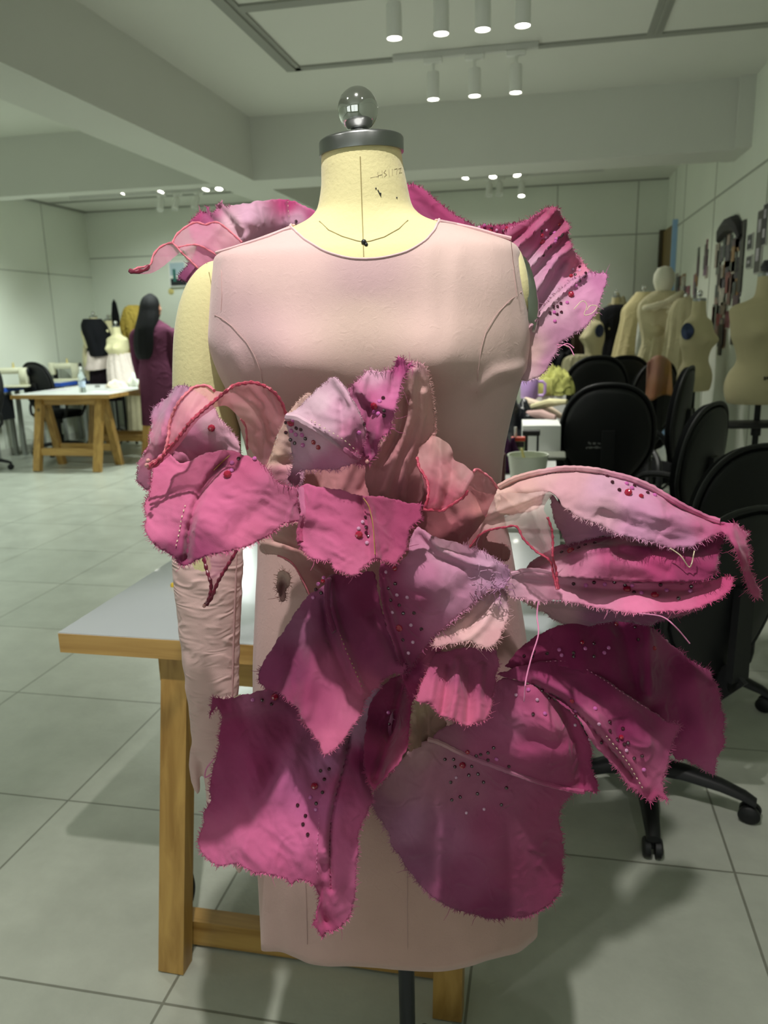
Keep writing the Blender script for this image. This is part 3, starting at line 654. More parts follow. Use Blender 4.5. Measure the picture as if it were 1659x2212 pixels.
petal('W2b', 'petal', [(1090, 505), (1121, 482), (1140, 474), (1159, 462), (1180, 449), (1205, 448), (1212, 466), (1224, 480), (1231, 492), (1226, 508), (1233, 525), (1236, 539), (1253, 557), (1274, 587), (1285, 600), (1262, 640), (1225, 690), (1180, 740), (1150, 800), (1120, 815), (1080, 780), (1080, 650), (1085, 560)],
      [(1205, 450, 1.22), (1150, 500, 1.20), (1230, 530, 1.20), (1100, 600, 1.18), (1250, 600, 1.19), (1180, 640, 1.17), (1130, 780, 1.12), (1200, 720, 1.15)],
      [(1200, 460, (158, 54, 100)), (1225, 510, (160, 56, 104)), (1140, 500, (164, 62, 112)), (1180, 520, (176, 84, 136)), (1150, 570, LV), (1200, 580, (194, 120, 170)), (1250, 575, (204, 110, 150)), (1130, 640, (196, 150, 184)), (1200, 640, LV), (1130, 740, (200, 158, 176)), (1240, 620, (200, 130, 176))],
      [([(1200, 452), (1160, 490), (1110, 540)], -.018, 6), ([(1180, 462), (1140, 500), (1095, 530)], .014, 6), ([(1226, 495), (1190, 525), (1140, 580), (1100, 640)], -.020, 7), ([(1215, 480), (1165, 535), (1110, 600)], .018, 7), ([(1233, 533), (1200, 565), (1150, 640), (1110, 700)], -.020, 8),
       ([(1215, 565), (1160, 650), (1110, 730)], .016, 8), ([(1270, 592), (1220, 620), (1170, 680), (1120, 750)], -.018, 8), ([(1245, 575), (1190, 640), (1140, 710)], .012, 9)], wr=.6, ang=-.8, nofray=[(1060, 520, 1120, 840)])
petal('W2c', 'petal', [(1262, 594), (1274, 588), (1295, 590), (1310, 590), (1310, 604), (1301, 637), (1283, 681), (1262, 708), (1239, 723), (1209, 743), (1203, 760), (1194, 773), (1186, 792), (1162, 814), (1130, 822), (1105, 800), (1108, 740), (1150, 690), (1200, 635), (1235, 605)],
      [(1300, 595, 1.10), (1265, 600, 1.12), (1200, 640, 1.10), (1290, 660, 1.08), (1220, 730, 1.06), (1120, 740, 1.07), (1150, 815, 1.05), (1180, 700, 1.06)],
      [(1300, 600, (186, 106, 164)), (1250, 620, (198, 130, 178)), (1200, 660, (202, 150, 184)), (1280, 680, (180, 112, 160)), (1220, 730, (184, 120, 164)), (1150, 760, (204, 166, 172)), (1130, 810, (196, 158, 176)), (1190, 780, (178, 118, 160))],
      [([(1262, 594), (1205, 642), (1150, 700), (1110, 748)], -.016, 7, 's'), ([(1255, 680), (1258, 720)], .006, 10), ([(1160, 700), (1140, 790)], .005, 12)], wr=.8, ang=-.7)
tube = MB(); tube.tube([G(x, y, 1.045) for x, y in catmull([(1240, 668), (1258, 650), (1268, 660), (1262, 680), (1280, 676), (1290, 662), (1276, 660), (1268, 670)], 4, False)], .0006, 5); tube.put('loose_thread', M_GOLD, PET['W2c'][0])

# ---- front drapery lying on the bodice
petal('P7', 'drape', [(600, 985), (650, 1000), (740, 1000), (820, 960), (850, 900), (862, 880), (935, 900), (945, 960), (985, 1020), (1030, 1060), (1082, 1075), (1076, 1120), (1050, 1165), (1098, 1180), (1092, 1212), (1030, 1200), (960, 1210), (905, 1160), (850, 1170), (700, 1160), (640, 1130)],
      [(620, 1000, .95), (800, 980, .955), (860, 890, .95), (940, 950, .95), (1070, 1080, .965), (1040, 1150, .95), (1090, 1195, .99), (900, 1100, .935), (800, 1080, .93), (650, 1120, .93), (960, 1200, .93)],
      [(620, 1000, (204, 140, 150)), (800, 1000, (178, 110, 122)), (900, 950, (196, 132, 136)), (980, 1060, (178, 104, 116)), (1060, 1090, (190, 116, 120)), (900, 1060, (152, 72, 92)), (1000, 1150, (170, 88, 106)), (800, 1080, (168, 96, 112)), (650, 1100, (196, 128, 136))],
      [([(870, 890), (880, 980), (900, 1060)], -.010, 9), ([(905, 900), (900, 980), (930, 1080)], .010, 8), ([(850, 930), (830, 1000), (810, 1060)], -.009, 8), ([(930, 960), (950, 1040), (1000, 1110)], -.008, 9), ([(820, 990), (780, 1060)], .008, 7), ([(760, 1000), (730, 1070)], -.008, 9), ([(700, 1010), (690, 1080)], .006, 8), ([(960, 1000), (1040, 1090)], .008, 9), ([(1080, 1085), (950, 1160)], -.008, 12)], fray=.4, wr=.8, ang=1.3, jit=.6)
petal('P3', 'petal', [(850, 900), (856, 850), (862, 810), (870, 785), (884, 779), (893, 782), (905, 785), (917, 790), (927, 817), (932, 845), (936, 870), (938, 900), (938, 930), (925, 950), (905, 970), (905, 1000), (915, 1060), (900, 1090), (850, 1080), (800, 1070), (790, 1010), (820, 970)],
      [(880, 785, .90), (925, 830, .915), (937, 920, .93), (905, 980, .925), (860, 850, .90), (830, 980, .91), (860, 1070, .91), (800, 1040, .90), (910, 1060, .92)],
      [(880, 790, (206, 140, 168)), (900, 830, (216, 164, 168)), (925, 880, (214, 160, 162)), (870, 900, (206, 146, 154)), (850, 980, (188, 118, 132)), (910, 1000, (190, 122, 134)), (870, 1060, (160, 88, 106)), (810, 1050, (176, 104, 120))],
      [([(895, 800), (890, 900), (850, 1000), (830, 1060)], -.008, 6), ([(875, 860), (860, 940), (820, 1010)], .007, 6), ([(915, 850), (910, 920), (880, 1000), (870, 1070)], -.006, 6)], wr=.8, ang=1.4, fray=1.2, nofray=[(780, 940, 945, 1100)])
petal('P4', 'petal', [(640, 870), (672, 850), (680, 930), (660, 1010), (648, 1062), (615, 1056), (590, 1040), (572, 1014), (584, 985), (600, 940), (617, 903)],
      [(620, 900, .93), (600, 950, .94), (575, 1010, .94), (650, 1050, .92), (660, 930, .92)],
      [(620, 920, (216, 178, 172)), (590, 980, (222, 184, 172)), (600, 1030, (200, 120, 150)), (650, 1050, (190, 130, 168)), (640, 960, (210, 170, 176))],
      [([(630, 900), (600, 1000)], -.006, 10), ([(585, 1000), (650, 1000)], .005, 8)], fray=.6, wr=.8)
petal('P2m', 'petal', [(792, 803), (800, 800), (814, 803), (835, 800), (850, 798), (855, 780), (860, 771), (868, 773), (878, 780), (876, 790), (884, 783), (893, 790), (880, 800), (866, 830), (860, 860), (855, 885), (848, 905), (843, 930), (825, 945), (815, 965), (812, 985), (792, 1000), (765, 1000), (740, 960), (735, 900), (740, 860), (764, 830), (780, 815)],
      [(800, 805, .885), (860, 780, .88), (890, 790, .89), (850, 880, .855), (840, 930, .85), (760, 900, .86), (810, 960, .85), (780, 990, .855)],
      [(810, 810, (196, 140, 176)), (862, 790, (176, 60, 130)), (840, 850, (196, 96, 156)), (850, 880, (186, 80, 142)), (800, 870, (176, 74, 132)), (835, 930, (184, 76, 136)), (800, 940, (168, 62, 122)), (780, 990, (160, 60, 118)), (770, 860, (176, 90, 140))],
      [([(766, 830), (800, 870), (850, 885)], -.008, 6), ([(790, 812), (780, 850)], -.006, 5), ([(800, 880), (790, 930), (800, 980)], .008, 6), ([(820, 900), (815, 950)], -.006, 6), ([(855, 790), (845, 850)], .006, 6)], wr=1.2, fray=1.5)
petal('P2a', 'petal', [(619, 899), (632, 889), (648, 877), (668, 858), (684, 843), (700, 828), (713, 818), (727, 817), (745, 836), (758, 860), (776, 890), (788, 915), (790, 940), (785, 965), (775, 990), (764, 986), (740, 965), (700, 935), (660, 912)],
      [(620, 900, .88), (680, 845, .885), (722, 818, .875), (700, 900, .845), (760, 930, .835), (770, 985, .84), (785, 930, .85)],
      [(630, 897, (204, 168, 196)), (690, 870, (200, 164, 190)), (722, 825, (192, 150, 180)), (730, 890, (190, 136, 172)), (760, 930, (186, 104, 150)), (780, 970, (176, 74, 128)), (700, 920, (194, 150, 180))],
      [([(727, 820), (748, 850), (775, 905), (788, 960)], -.007, 6), ([(735, 870), (740, 930)], .006, 7), ([(760, 890), (755, 940)], -.004, 6)], wr=1.0, fray=.5, nofray=[(600, 880, 772, 990)])
petal('P2b', 'petal', [(617, 899), (640, 902), (662, 913), (700, 936), (740, 965), (768, 985), (790, 990), (800, 1001), (784, 1003), (767, 1000), (735, 1011), (700, 1014), (666, 1014), (645, 1020), (650, 1035), (641, 1049), (630, 1045), (622, 1033), (632, 1013), (631, 980), (624, 940)],
      [(618, 900, .868), (700, 940, .850), (768, 986, .842), (640, 950, .875), (633, 1020, .875), (700, 1010, .86), (790, 1000, .85), (635, 1045, .89)],
      [(630, 910, (206, 168, 196)), (680, 950, (208, 166, 198)), (640, 990, (200, 150, 188)), (740, 990, (200, 120, 170)), (700, 1010, (190, 110, 160)), (790, 998, (176, 70, 120)), (633, 1040, (170, 90, 140))],
      [([(617, 899), (662, 916), (764, 984)], -.006, 5)], wr=.9, fray=1.5, nofray=[(610, 890, 760, 975)])
_c = cord('P2b', 'rolled_seam', [(619, 900), (640, 903), (662, 914), (700, 937), (740, 965), (764, 984), (775, 990)], .0042, M_PETAL, off=-.001, wob=.6)
paint(_c, [(620, 900, (208, 172, 198)), (700, 935, (204, 160, 190)), (770, 985, (176, 80, 130))])
cord('P2a', 'stitching', [(672, 907), (710, 930), (745, 952), (772, 976)], .0005, M_GOLD, off=.004, dash=.6)

# ---- left flower
petal('P1b', 'petal', [(375, 838), (385, 833), (395, 832), (413, 838), (425, 846), (445, 862), (462, 880), (481, 910), (500, 932), (512, 950), (519, 978), (500, 980), (481, 974), (450, 985), (413, 1000), (380, 1000), (355, 985), (337, 992), (328, 1010), (327, 1035), (322, 1060), (305, 1050), (297, 1038), (297, 1013), (302, 995), (308, 984), (319, 963), (322, 940), (328, 923), (327, 900), (331, 883), (341, 873), (355, 865), (368, 850)],
      [(385, 835, .93), (335, 880, .94), (310, 985, .93), (300, 1030, .925), (355, 940, .895), (440, 920, .895), (500, 945, .90), (515, 975, .895), (430, 990, .90), (340, 985, .90), (445, 870, .905), (395, 860, .91)],
      [(385, 838, (172, 120, 160)), (335, 885, (170, 116, 156)), (350, 880, (198, 124, 176)), (350, 930, (208, 112, 158)), (330, 970, (204, 90, 140)), (300, 1030, (160, 80, 122)), (320, 1000, (186, 84, 130)), (420, 940, (206, 116, 164)), (450, 920, (214, 160, 190)), (490, 945, (206, 150, 182)), (440, 975, (206, 100, 152)), (400, 900, (204, 120, 160))],
      [([(385, 838), (360, 890), (345, 960)], -.014, 9), ([(352, 868), (330, 930)], .010, 7), ([(385, 960), (440, 985), (481, 972)], .005, 8), ([(350, 1000), (390, 965)], .005, 8)], wr=.9, fray=.9, nofray=[(340, 960, 520, 1010)])
petal('P1', 'petal', [(337, 991), (350, 980), (369, 984), (390, 1000), (413, 996), (430, 985), (450, 978), (481, 973), (500, 974), (518, 979), (540, 987), (557, 995), (575, 1012), (590, 1032), (602, 1044), (622, 1050), (644, 1056), (650, 1075), (651, 1096), (648, 1120), (630, 1129), (615, 1131), (592, 1148), (572, 1163), (545, 1175), (518, 1184), (485, 1193), (453, 1199), (430, 1208), (412, 1217), (398, 1222), (385, 1218), (376, 1203), (352, 1190), (335, 1176), (320, 1158), (312, 1140), (316, 1115), (312, 1093), (318, 1075), (324, 1057), (328, 1025)],
      [(340, 995, .872), (420, 1000, .860), (481, 975, .858), (550, 995, .855), (640, 1055, .865), (650, 1110, .862), (560, 1080, .828), (480, 1060, .822), (450, 1195, .772), (540, 1172, .792), (400, 1215, .776), (330, 1150, .80), (320, 1080, .835), (380, 1080, .82), (610, 1130, .83)],
      [(340, 1010, (206, 92, 146)), (400, 1000, (210, 98, 150)), (481, 985, (196, 88, 140)), (520, 1000, (190, 78, 130)), (600, 1060, (198, 92, 144)), (640, 1090, (200, 96, 148)), (480, 1100, (206, 92, 148)), (350, 1120, (206, 96, 150)), (420, 1200, (150, 52, 104)), (390, 1205, (140, 46, 96)), (540, 1165, (206, 92, 144)), (340, 1060, (200, 88, 140))],
      [([(488, 980), (460, 1012), (436, 1045), (418, 1090), (404, 1140), (396, 1200)], -.007, 6), ([(480, 1002), (452, 1030), (432, 1062), (418, 1100), (406, 1150), (402, 1205)], .016, 6.5), ([(540, 1000), (590, 1060)], -.006, 16), ([(600, 1060), (500, 1150)], .004, 15)], wr=1.3, ang=.5, fray=1.35, nofray=[(340, 960, 560, 1010)])
cord('P1', 'stitching', [(400, 1092), (392, 1120), (387, 1150), (380, 1180)], .0006, M_GOLD, off=.0025, dash=.6)
cord('P1', 'stitching', [(496, 984), (478, 1000), (462, 1016)], .0006, mat('ochre_thread', (150, 110, 60), .7), off=.006)
petal('S1a', 'sheer_petal', [(317, 1006), (335, 998), (350, 985), (359, 965), (364, 940), (366, 915), (375, 890), (387, 868), (403, 850), (420, 836), (445, 833), (463, 844), (485, 849), (462, 868), (440, 886), (413, 912), (395, 935), (384, 952), (366, 975), (351, 991), (335, 1003)],
      [(317, 1006, .83), (365, 940, .835), (400, 850, .845), (445, 834, .86), (485, 848, .835), (413, 910, .815), (351, 990, .82)],
      [(320, 1003, (196, 56, 92)), (350, 985, (214, 96, 124)), (370, 940, (222, 128, 140)), (420, 860, (228, 156, 150)), (460, 850, (224, 140, 144)), (400, 920, (226, 140, 148))],
      [([(430, 850), (390, 920), (370, 960)], -.004, 8), ([(460, 850), (420, 890)], .004, 7)], fray=0, m=M_ORG, jit=.4, thick=0)
petal('S1b', 'sheer_petal', [(326, 1009), (351, 988), (372, 962), (395, 933), (413, 910), (440, 885), (466, 864), (485, 848), (503, 834), (525, 828), (550, 827), (575, 836), (590, 846), (601, 858), (611, 875), (617, 894), (612, 915), (604, 930), (597, 941), (588, 970), (572, 1010), (555, 990), (536, 962), (534, 940), (532, 923), (518, 903), (505, 890), (489, 877), (467, 880), (445, 894), (428, 908), (413, 926), (387, 962), (362, 988), (345, 1000)],
      [(326, 1009, .82), (413, 910, .81), (485, 848, .83), (550, 827, .86), (615, 890, .885), (600, 940, .90), (572, 1010, .925), (500, 880, .87), (540, 920, .90), (440, 895, .825), (575, 880, .875)],
      [(330, 1005, (196, 56, 92)), (370, 970, (218, 110, 132)), (440, 890, (222, 116, 138)), (520, 850, (226, 140, 146)), (580, 860, (222, 132, 142)), (560, 940, (220, 136, 142)), (575, 1000, (210, 126, 140)), (530, 890, (228, 160, 156))],
      [([(500, 845), (540, 870), (570, 920), (572, 990)], -.012, 7), ([(540, 835), (575, 880), (590, 940)], .010, 7), ([(500, 870), (545, 885), (560, 930)], .008, 6), ([(580, 850), (600, 900)], -.008, 7)], fray=0, m=M_ORG, jit=.4, thick=0)
cord('S1b', 'wired_edge', [(320, 1008), (345, 992), (372, 962), (395, 933), (413, 910), (440, 885), (466, 864), (485, 848), (503, 834), (525, 828), (550, 827), (575, 836), (590, 846), (601, 858), (611, 875), (617, 894)], .0019, M_WIRE, off=.003, wob=.5, step=4)
cord('S1a', 'wired_edge', [(317, 1006), (350, 985), (359, 965), (364, 940), (366, 915), (375, 890), (387, 868), (403, 850), (420, 836), (445, 833), (463, 844)], .0016, M_WIREP, off=.003, wob=.5, step=4)
cord('S1b', 'wired_edge', [(534, 970), (533, 945), (531, 923), (520, 905)], .0013, M_WIREP, off=.003, wob=.5)
cord('S1a', 'wired_edge', [(320, 1012), (345, 1000), (357, 975), (366, 960)], .0017, M_WIRE, off=.004, wob=.6, step=4)
petal('S1t', 'sheer_petal', [(436, 1190), (470, 1185), (512, 1186), (505, 1208), (490, 1230), (472, 1258), (460, 1290), (446, 1310), (438, 1308), (448, 1290), (452, 1262), (446, 1235), (440, 1210)],
      [(440, 1190, .93), (510, 1190, .93), (460, 1260, .915), (443, 1308, .905)], [(450, 1200, (196, 110, 140)), (500, 1195, (170, 60, 100)), (460, 1260, (190, 100, 130)), (443, 1305, (110, 24, 52))], [], fray=0, m=M_ORG, jit=.3, thick=0)
M_DRED = MATS['dark_red_wire']
cord('S1t', 'wired_edge', [(438, 1192), (442, 1215), (449, 1240), (456, 1262), (453, 1290), (443, 1308)], .0021, M_DRED, off=.002, wob=.5, step=4)
cord('S1t', 'wired_edge', [(511, 1188), (500, 1208), (484, 1234), (468, 1262), (458, 1288), (446, 1307)], .0021, M_DRED, off=.003, wob=.5, step=4)

# ---- centre flower
petal('P5', 'petal', [(648, 1053), (660, 1047), (680, 1050), (705, 1054), (730, 1056), (760, 1066), (790, 1073), (820, 1072), (850, 1078), (880, 1086), (912, 1089), (908, 1103), (911, 1117), (898, 1133), (885, 1140), (882, 1154), (880, 1175), (878, 1190), (864, 1205), (852, 1218), (835, 1212), (821, 1212), (807, 1208), (795, 1218), (785, 1227), (772, 1240), (760, 1244), (740, 1237), (720, 1227), (713, 1212), (700, 1212), (680, 1208), (668, 1204), (659, 1194), (650, 1180), (644, 1165), (651, 1150), (648, 1140), (655, 1127), (657, 1114), (651, 1100), (644, 1085)],
      [(650, 1055, .865), (790, 1072, .85), (910, 1090, .86), (700, 1120, .835), (790, 1150, .825), (870, 1140, .84), (645, 1160, .84), (760, 1240, .795), (850, 1215, .815), (690, 1205, .81)],
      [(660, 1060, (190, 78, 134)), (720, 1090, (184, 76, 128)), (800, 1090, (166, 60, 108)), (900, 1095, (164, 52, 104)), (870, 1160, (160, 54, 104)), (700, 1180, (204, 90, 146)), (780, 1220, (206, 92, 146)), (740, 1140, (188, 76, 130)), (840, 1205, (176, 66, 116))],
      [([(790, 1074), (800, 1100), (806, 1150), (812, 1205)], -.007, 5), ([(782, 1078), (790, 1110), (797, 1160)], .005, 5), ([(680, 1060), (665, 1120)], -.006, 10), ([(850, 1090), (850, 1180)], .005, 14)], wr=1.2, fray=1.2, nofray=[(650, 1030, 905, 1088)])
cord('P5', 'stitching', [(785, 1076), (797, 1095), (805, 1130), (808, 1165), (810, 1198)], .0006, mat('ochre_thread', (150, 110, 60), .7), off=.006)
_c = cord('P5', 'rolled_seam', [(649, 1056), (654, 1080), (657, 1105), (652, 1130), (648, 1150), (650, 1175)], .0045, M_PETAL, off=-.001, wob=1.0)
paint(_c, [(650, 1060, (190, 100, 150)), (650, 1170, (176, 60, 112))])
petal('P23', 'drape', [(560, 1180), (572, 1160), (640, 1128), (700, 1180), (740, 1250), (720, 1275), (700, 1275), (672, 1290), (655, 1262), (636, 1225), (600, 1200), (570, 1196)],
      [(565, 1180, .97), (640, 1140, .93), (730, 1250, .925), (670, 1285, .945), (620, 1200, .95)],
      [(580, 1180, (206, 160, 160)), (650, 1170, (190, 128, 132)), (700, 1240, (156, 86, 96)), (665, 1270, (176, 112, 116))],
      [([(570, 1175), (650, 1190), (700, 1240)], -.006, 6), ([(600, 1165), (690, 1200)], .006, 6)], fray=.3, wr=.6, jit=.5)
cord('P23', 'wired_edge', [(600, 1200), (630, 1215), (655, 1255), (672, 1292)], .0012, M_WIREP, off=.001)
petal('P23r', 'raw_edge_roll', [(598, 1240), (612, 1232), (626, 1240), (628, 1258), (618, 1275), (616, 1292), (608, 1300), (602, 1285), (598, 1265)],
      [(600, 1240, .975), (626, 1250, .965), (612, 1268, .985), (606, 1298, .975)], [(600, 1245, (206, 166, 164)), (612, 1265, (120, 70, 76)), (625, 1250, (200, 158, 156))], [([(612, 1250), (610, 1285)], .010, 5)], fray=1.5)
petal('P12', 'petal', [(822, 1218), (850, 1222), (868, 1210), (880, 1195), (888, 1160), (900, 1140), (915, 1146), (935, 1158), (970, 1168), (1007, 1179), (1035, 1188), (1059, 1200), (1082, 1214), (1100, 1231), (1100, 1257), (1088, 1272), (1060, 1270), (1048, 1282), (1028, 1299), (1010, 1315), (992, 1330), (965, 1352), (940, 1371), (908, 1410), (882, 1452), (872, 1448), (860, 1420), (845, 1380), (835, 1350), (824, 1300), (818, 1250)],
      [(825, 1220, .87), (900, 1145, .89), (1000, 1178, .885), (1095, 1240, .875), (1040, 1285, .865), (960, 1350, .855), (880, 1450, .87), (835, 1330, .875), (920, 1260, .845)],
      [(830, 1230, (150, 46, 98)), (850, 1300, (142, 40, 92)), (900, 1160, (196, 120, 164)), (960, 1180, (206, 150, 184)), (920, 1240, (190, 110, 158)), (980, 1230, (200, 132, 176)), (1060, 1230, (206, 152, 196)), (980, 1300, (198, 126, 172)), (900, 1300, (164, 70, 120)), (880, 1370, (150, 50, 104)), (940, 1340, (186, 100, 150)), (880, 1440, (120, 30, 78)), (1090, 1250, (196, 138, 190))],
      [([(830, 1235), (838, 1310), (860, 1380), (878, 1440)], .008, 6), ([(915, 1148), (950, 1185), (1010, 1215), (1060, 1225)], -.007, 5), ([(905, 1158), (945, 1205), (1000, 1225)], .005, 6), ([(1085, 1250), (1040, 1240), (960, 1300)], .004, 14)], wr=.9, ang=.7, fray=1.3, nofray=[(800, 1130, 1000, 1240), (800, 1200, 860, 1450)])
tf = MB(); R3 = random.Random(5)
for i in range(34):
    x, y = 1058+R3.gauss(0, 20), 1262+R3.gauss(0, 14); d = .862; a = R3.uniform(0, 6.3); L_ = R3.uniform(10, 26)
    tf.tube([G(x, y, d), G(x+L_*.5*math.cos(a), y+L_*.5*math.sin(a), d-.006), G(x+L_*math.cos(a+.5), y+L_*math.sin(a+.5)+3, d-.004)], [.0007, .0006, .0003], 4)
f_ = tf.put('thread_tuft', M_PETAL, PET['P12'][0], kind='stuff'); paint(f_, [(1050, 1260, (204, 150, 196)), (1080, 1280, (190, 120, 180))])
petal('P13', 'petal', [(1090, 1272), (1096, 1300), (1098, 1330), (1086, 1360), (1078, 1382), (1060, 1398), (1040, 1396), (1010, 1386), (970, 1392), (938, 1396), (940, 1375), (965, 1352), (1000, 1325), (1030, 1298), (1050, 1282)],
      [(1090, 1280, .885), (1090, 1340, .862), (1050, 1395, .838), (950, 1390, .85), (1010, 1330, .872)],
      [(1080, 1290, (214, 164, 192)), (1060, 1330, (228, 178, 192)), (1010, 1360, (226, 174, 184)), (960, 1380, (206, 146, 162)), (1070, 1380, (206, 150, 164))],
      [([(1080, 1290), (1040, 1350), (1000, 1385)], -.008, 9), ([(1060, 1300), (1010, 1360)], .006, 8)], wr=.9, fray=1.6, nofray=[(930, 1270, 1060, 1380)])
petal('P22', 'petal', [(872, 1450), (905, 1408), (940, 1372), (968, 1362), (955, 1390), (950, 1412), (930, 1440), (918, 1460), (905, 1480), (900, 1500), (890, 1512), (878, 1490)],
      [(880, 1450, .88), (960, 1370, .885), (900, 1500, .875), (930, 1420, .88)], [(900, 1440, (150, 40, 100)), (950, 1380, (168, 60, 116)), (930, 1430, (198, 90, 140)), (890, 1500, (150, 36, 92))], [([(880, 1460), (940, 1400)], .006, 7)], fray=1.2)
petal('P14', 'petal', [(940, 1412), (965, 1407), (992, 1401), (1020, 1398), (1050, 1402), (1071, 1404), (1074, 1420), (1077, 1438), (1070, 1458), (1072, 1476), (1064, 1500), (1063, 1529), (1054, 1545), (1045, 1560), (1028, 1562), (1008, 1568), (990, 1560), (971, 1553), (955, 1546), (944, 1537), (934, 1525), (923, 1518), (910, 1518), (899, 1512), (903, 1497), (912, 1470), (925, 1444)],
      [(942, 1412, .88), (1070, 1405, .88), (1075, 1470, .865), (1010, 1565, .82), (905, 1505, .84), (980, 1480, .85), (1050, 1550, .83)],
      [(950, 1420, (170, 66, 118)), (1060, 1410, (166, 72, 122)), (1060, 1480, (160, 60, 112)), (990, 1450, (172, 72, 124)), (960, 1510, (210, 90, 140)), (1010, 1550, (212, 92, 142)), (1050, 1550, (200, 86, 136)), (910, 1505, (204, 90, 140))],
      [([(990, 1430), (985, 1500), (975, 1550)], -.007, 6), ([(970, 1440), (960, 1500), (955, 1540)], .006, 5), ([(1015, 1440), (1012, 1500), (1010, 1560)], .006, 6), ([(1040, 1440), (1035, 1500), (1035, 1550)], -.006, 6), ([(940, 1450), (930, 1510)], -.005, 6)], wr=.7, ang=1.5, fray=1.1, nofray=[(920, 1390, 1080, 1420)])
petal('P24', 'petal', [(888, 1500), (915, 1515), (945, 1540), (965, 1562), (955, 1580), (942, 1602), (915, 1608), (886, 1622), (880, 1590), (884, 1550)],
      [(890, 1510, .925), (960, 1565, .92), (890, 1615, .93), (930, 1600, .93)], [(900, 1520, (190, 160, 140)), (940, 1570, (160, 118, 112)), (900, 1600, (150, 110, 100))], [([(900, 1510), (905, 1610)], -.006, 6), ([(925, 1525), (925, 1600)], .006, 6)], fray=.3, wr=.5)

# ---- lower left
petal('P17', 'petal', [(840, 1470), (858, 1460), (876, 1458), (884, 1475), (893, 1503), (889, 1525), (886, 1550), (883, 1570), (881, 1589), (879, 1612), (870, 1637), (856, 1655), (839, 1673), (822, 1690), (808, 1704), (796, 1690), (785, 1650), (790, 1580), (800, 1520)],
      [(860, 1465, .89), (890, 1510, .885), (880, 1600, .865), (810, 1700, .85), (800, 1600, .89), (840, 1580, .91)],
      [(870, 1470, (130, 24, 78)), (885, 1530, (150, 36, 92)), (870, 1600, (186, 60, 118)), (870, 1640, (196, 74, 128)), (820, 1690, (186, 60, 120)), (830, 1560, (110, 16, 66)), (800, 1650, (130, 24, 80))],
      [([(870, 1480), (850, 1580), (815, 1680)], .014, 9)], wr=.6, ang=1.3, fray=1.2, nofray=[(780, 1440, 880, 1660)])
petal('P16', 'petal', [(458, 1507), (470, 1507), (483, 1511), (500, 1507), (520, 1503), (543, 1498), (565, 1492), (582, 1486), (620, 1480), (680, 1480), (760, 1480), (830, 1480), (845, 1500), (848, 1560), (838, 1620), (820, 1665), (803, 1690), (800, 1708), (806, 1729), (797, 1745), (792, 1760), (780, 1782), (773, 1806), (775, 1835), (771, 1861), (771, 1880), (768, 1900), (768, 1930), (763, 1958), (755, 1980), (742, 1998), (722, 2012), (708, 2012), (697, 2024), (688, 2010), (676, 1995), (684, 1985), (684, 1962), (690, 1940), (682, 1919), (672, 1908), (660, 1903), (645, 1900), (629, 1909), (615, 1898), (598, 1892), (575, 1888), (551, 1887), (530, 1876), (512, 1869), (490, 1868), (469, 1870), (452, 1860), (440, 1847), (432, 1832), (428, 1818), (432, 1800), (440, 1780), (439, 1762), (447, 1745), (456, 1725), (453, 1705), (456, 1686), (460, 1660), (467, 1635), (474, 1612), (473, 1589), (478, 1560), (476, 1534), (470, 1525), (460, 1535), (453, 1546), (456, 1525)],
      [(458, 1515, .86), (540, 1500, .88), (650, 1490, .905), (840, 1490, .92), (475, 1560, .865), (560, 1600, .872), (700, 1600, .895), (820, 1640, .90), (460, 1700, .86), (600, 1720, .845), (720, 1720, .845), (795, 1740, .85), (440, 1820, .835), (540, 1860, .80), (650, 1890, .80), (760, 1860, .81), (700, 2010, .79), (745, 1990, .80), (700, 1780, .825), (560, 1780, .83)],
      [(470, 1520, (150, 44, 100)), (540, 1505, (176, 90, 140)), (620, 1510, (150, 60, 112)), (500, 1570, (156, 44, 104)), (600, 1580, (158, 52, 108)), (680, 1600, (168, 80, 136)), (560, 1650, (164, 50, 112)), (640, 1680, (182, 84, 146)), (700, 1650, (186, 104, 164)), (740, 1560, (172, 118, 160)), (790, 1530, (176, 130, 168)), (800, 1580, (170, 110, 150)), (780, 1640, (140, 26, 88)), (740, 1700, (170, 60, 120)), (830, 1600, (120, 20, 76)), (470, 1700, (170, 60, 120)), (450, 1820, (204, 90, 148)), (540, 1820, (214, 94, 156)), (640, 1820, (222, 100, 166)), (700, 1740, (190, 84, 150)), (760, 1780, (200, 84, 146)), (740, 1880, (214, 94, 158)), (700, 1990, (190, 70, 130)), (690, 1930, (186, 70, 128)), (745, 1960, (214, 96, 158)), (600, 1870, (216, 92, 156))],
      [([(756, 1590), (745, 1650), (728, 1710), (716, 1760), (712, 1820), (713, 1870), (715, 1920)], .010, 4.5, 's'), ([(742, 1600), (728, 1680), (704, 1760), (700, 1830), (700, 1900)], -.005, 8), ([(560, 1750), (530, 1830)], -.005, 12), ([(600, 1650), (540, 1780)], .006, 16), ([(480, 1540), (600, 1520)], -.006, 10), ([(700, 1870), (693, 1960), (700, 1990)], .009, 8), ([(640, 1600), (600, 1720)], -.005, 14)], wr=1.25, ang=1.15, fray=1.25, nofray=[(500, 1440, 850, 1700)])
cord('P16', 'stitching', [(690, 1760), (686, 1820), (684, 1870), (688, 1890)], .0005, M_PTHREAD, off=.0015, dash=.7)
cord('P16', 'dark_seam', [(752, 1600), (746, 1640), (737, 1668), (728, 1700), (722, 1735), (715, 1765), (712, 1800), (711, 1840), (714, 1890), (714, 1915)], .0009, M_DTHREAD, off=-.001, wob=.8)
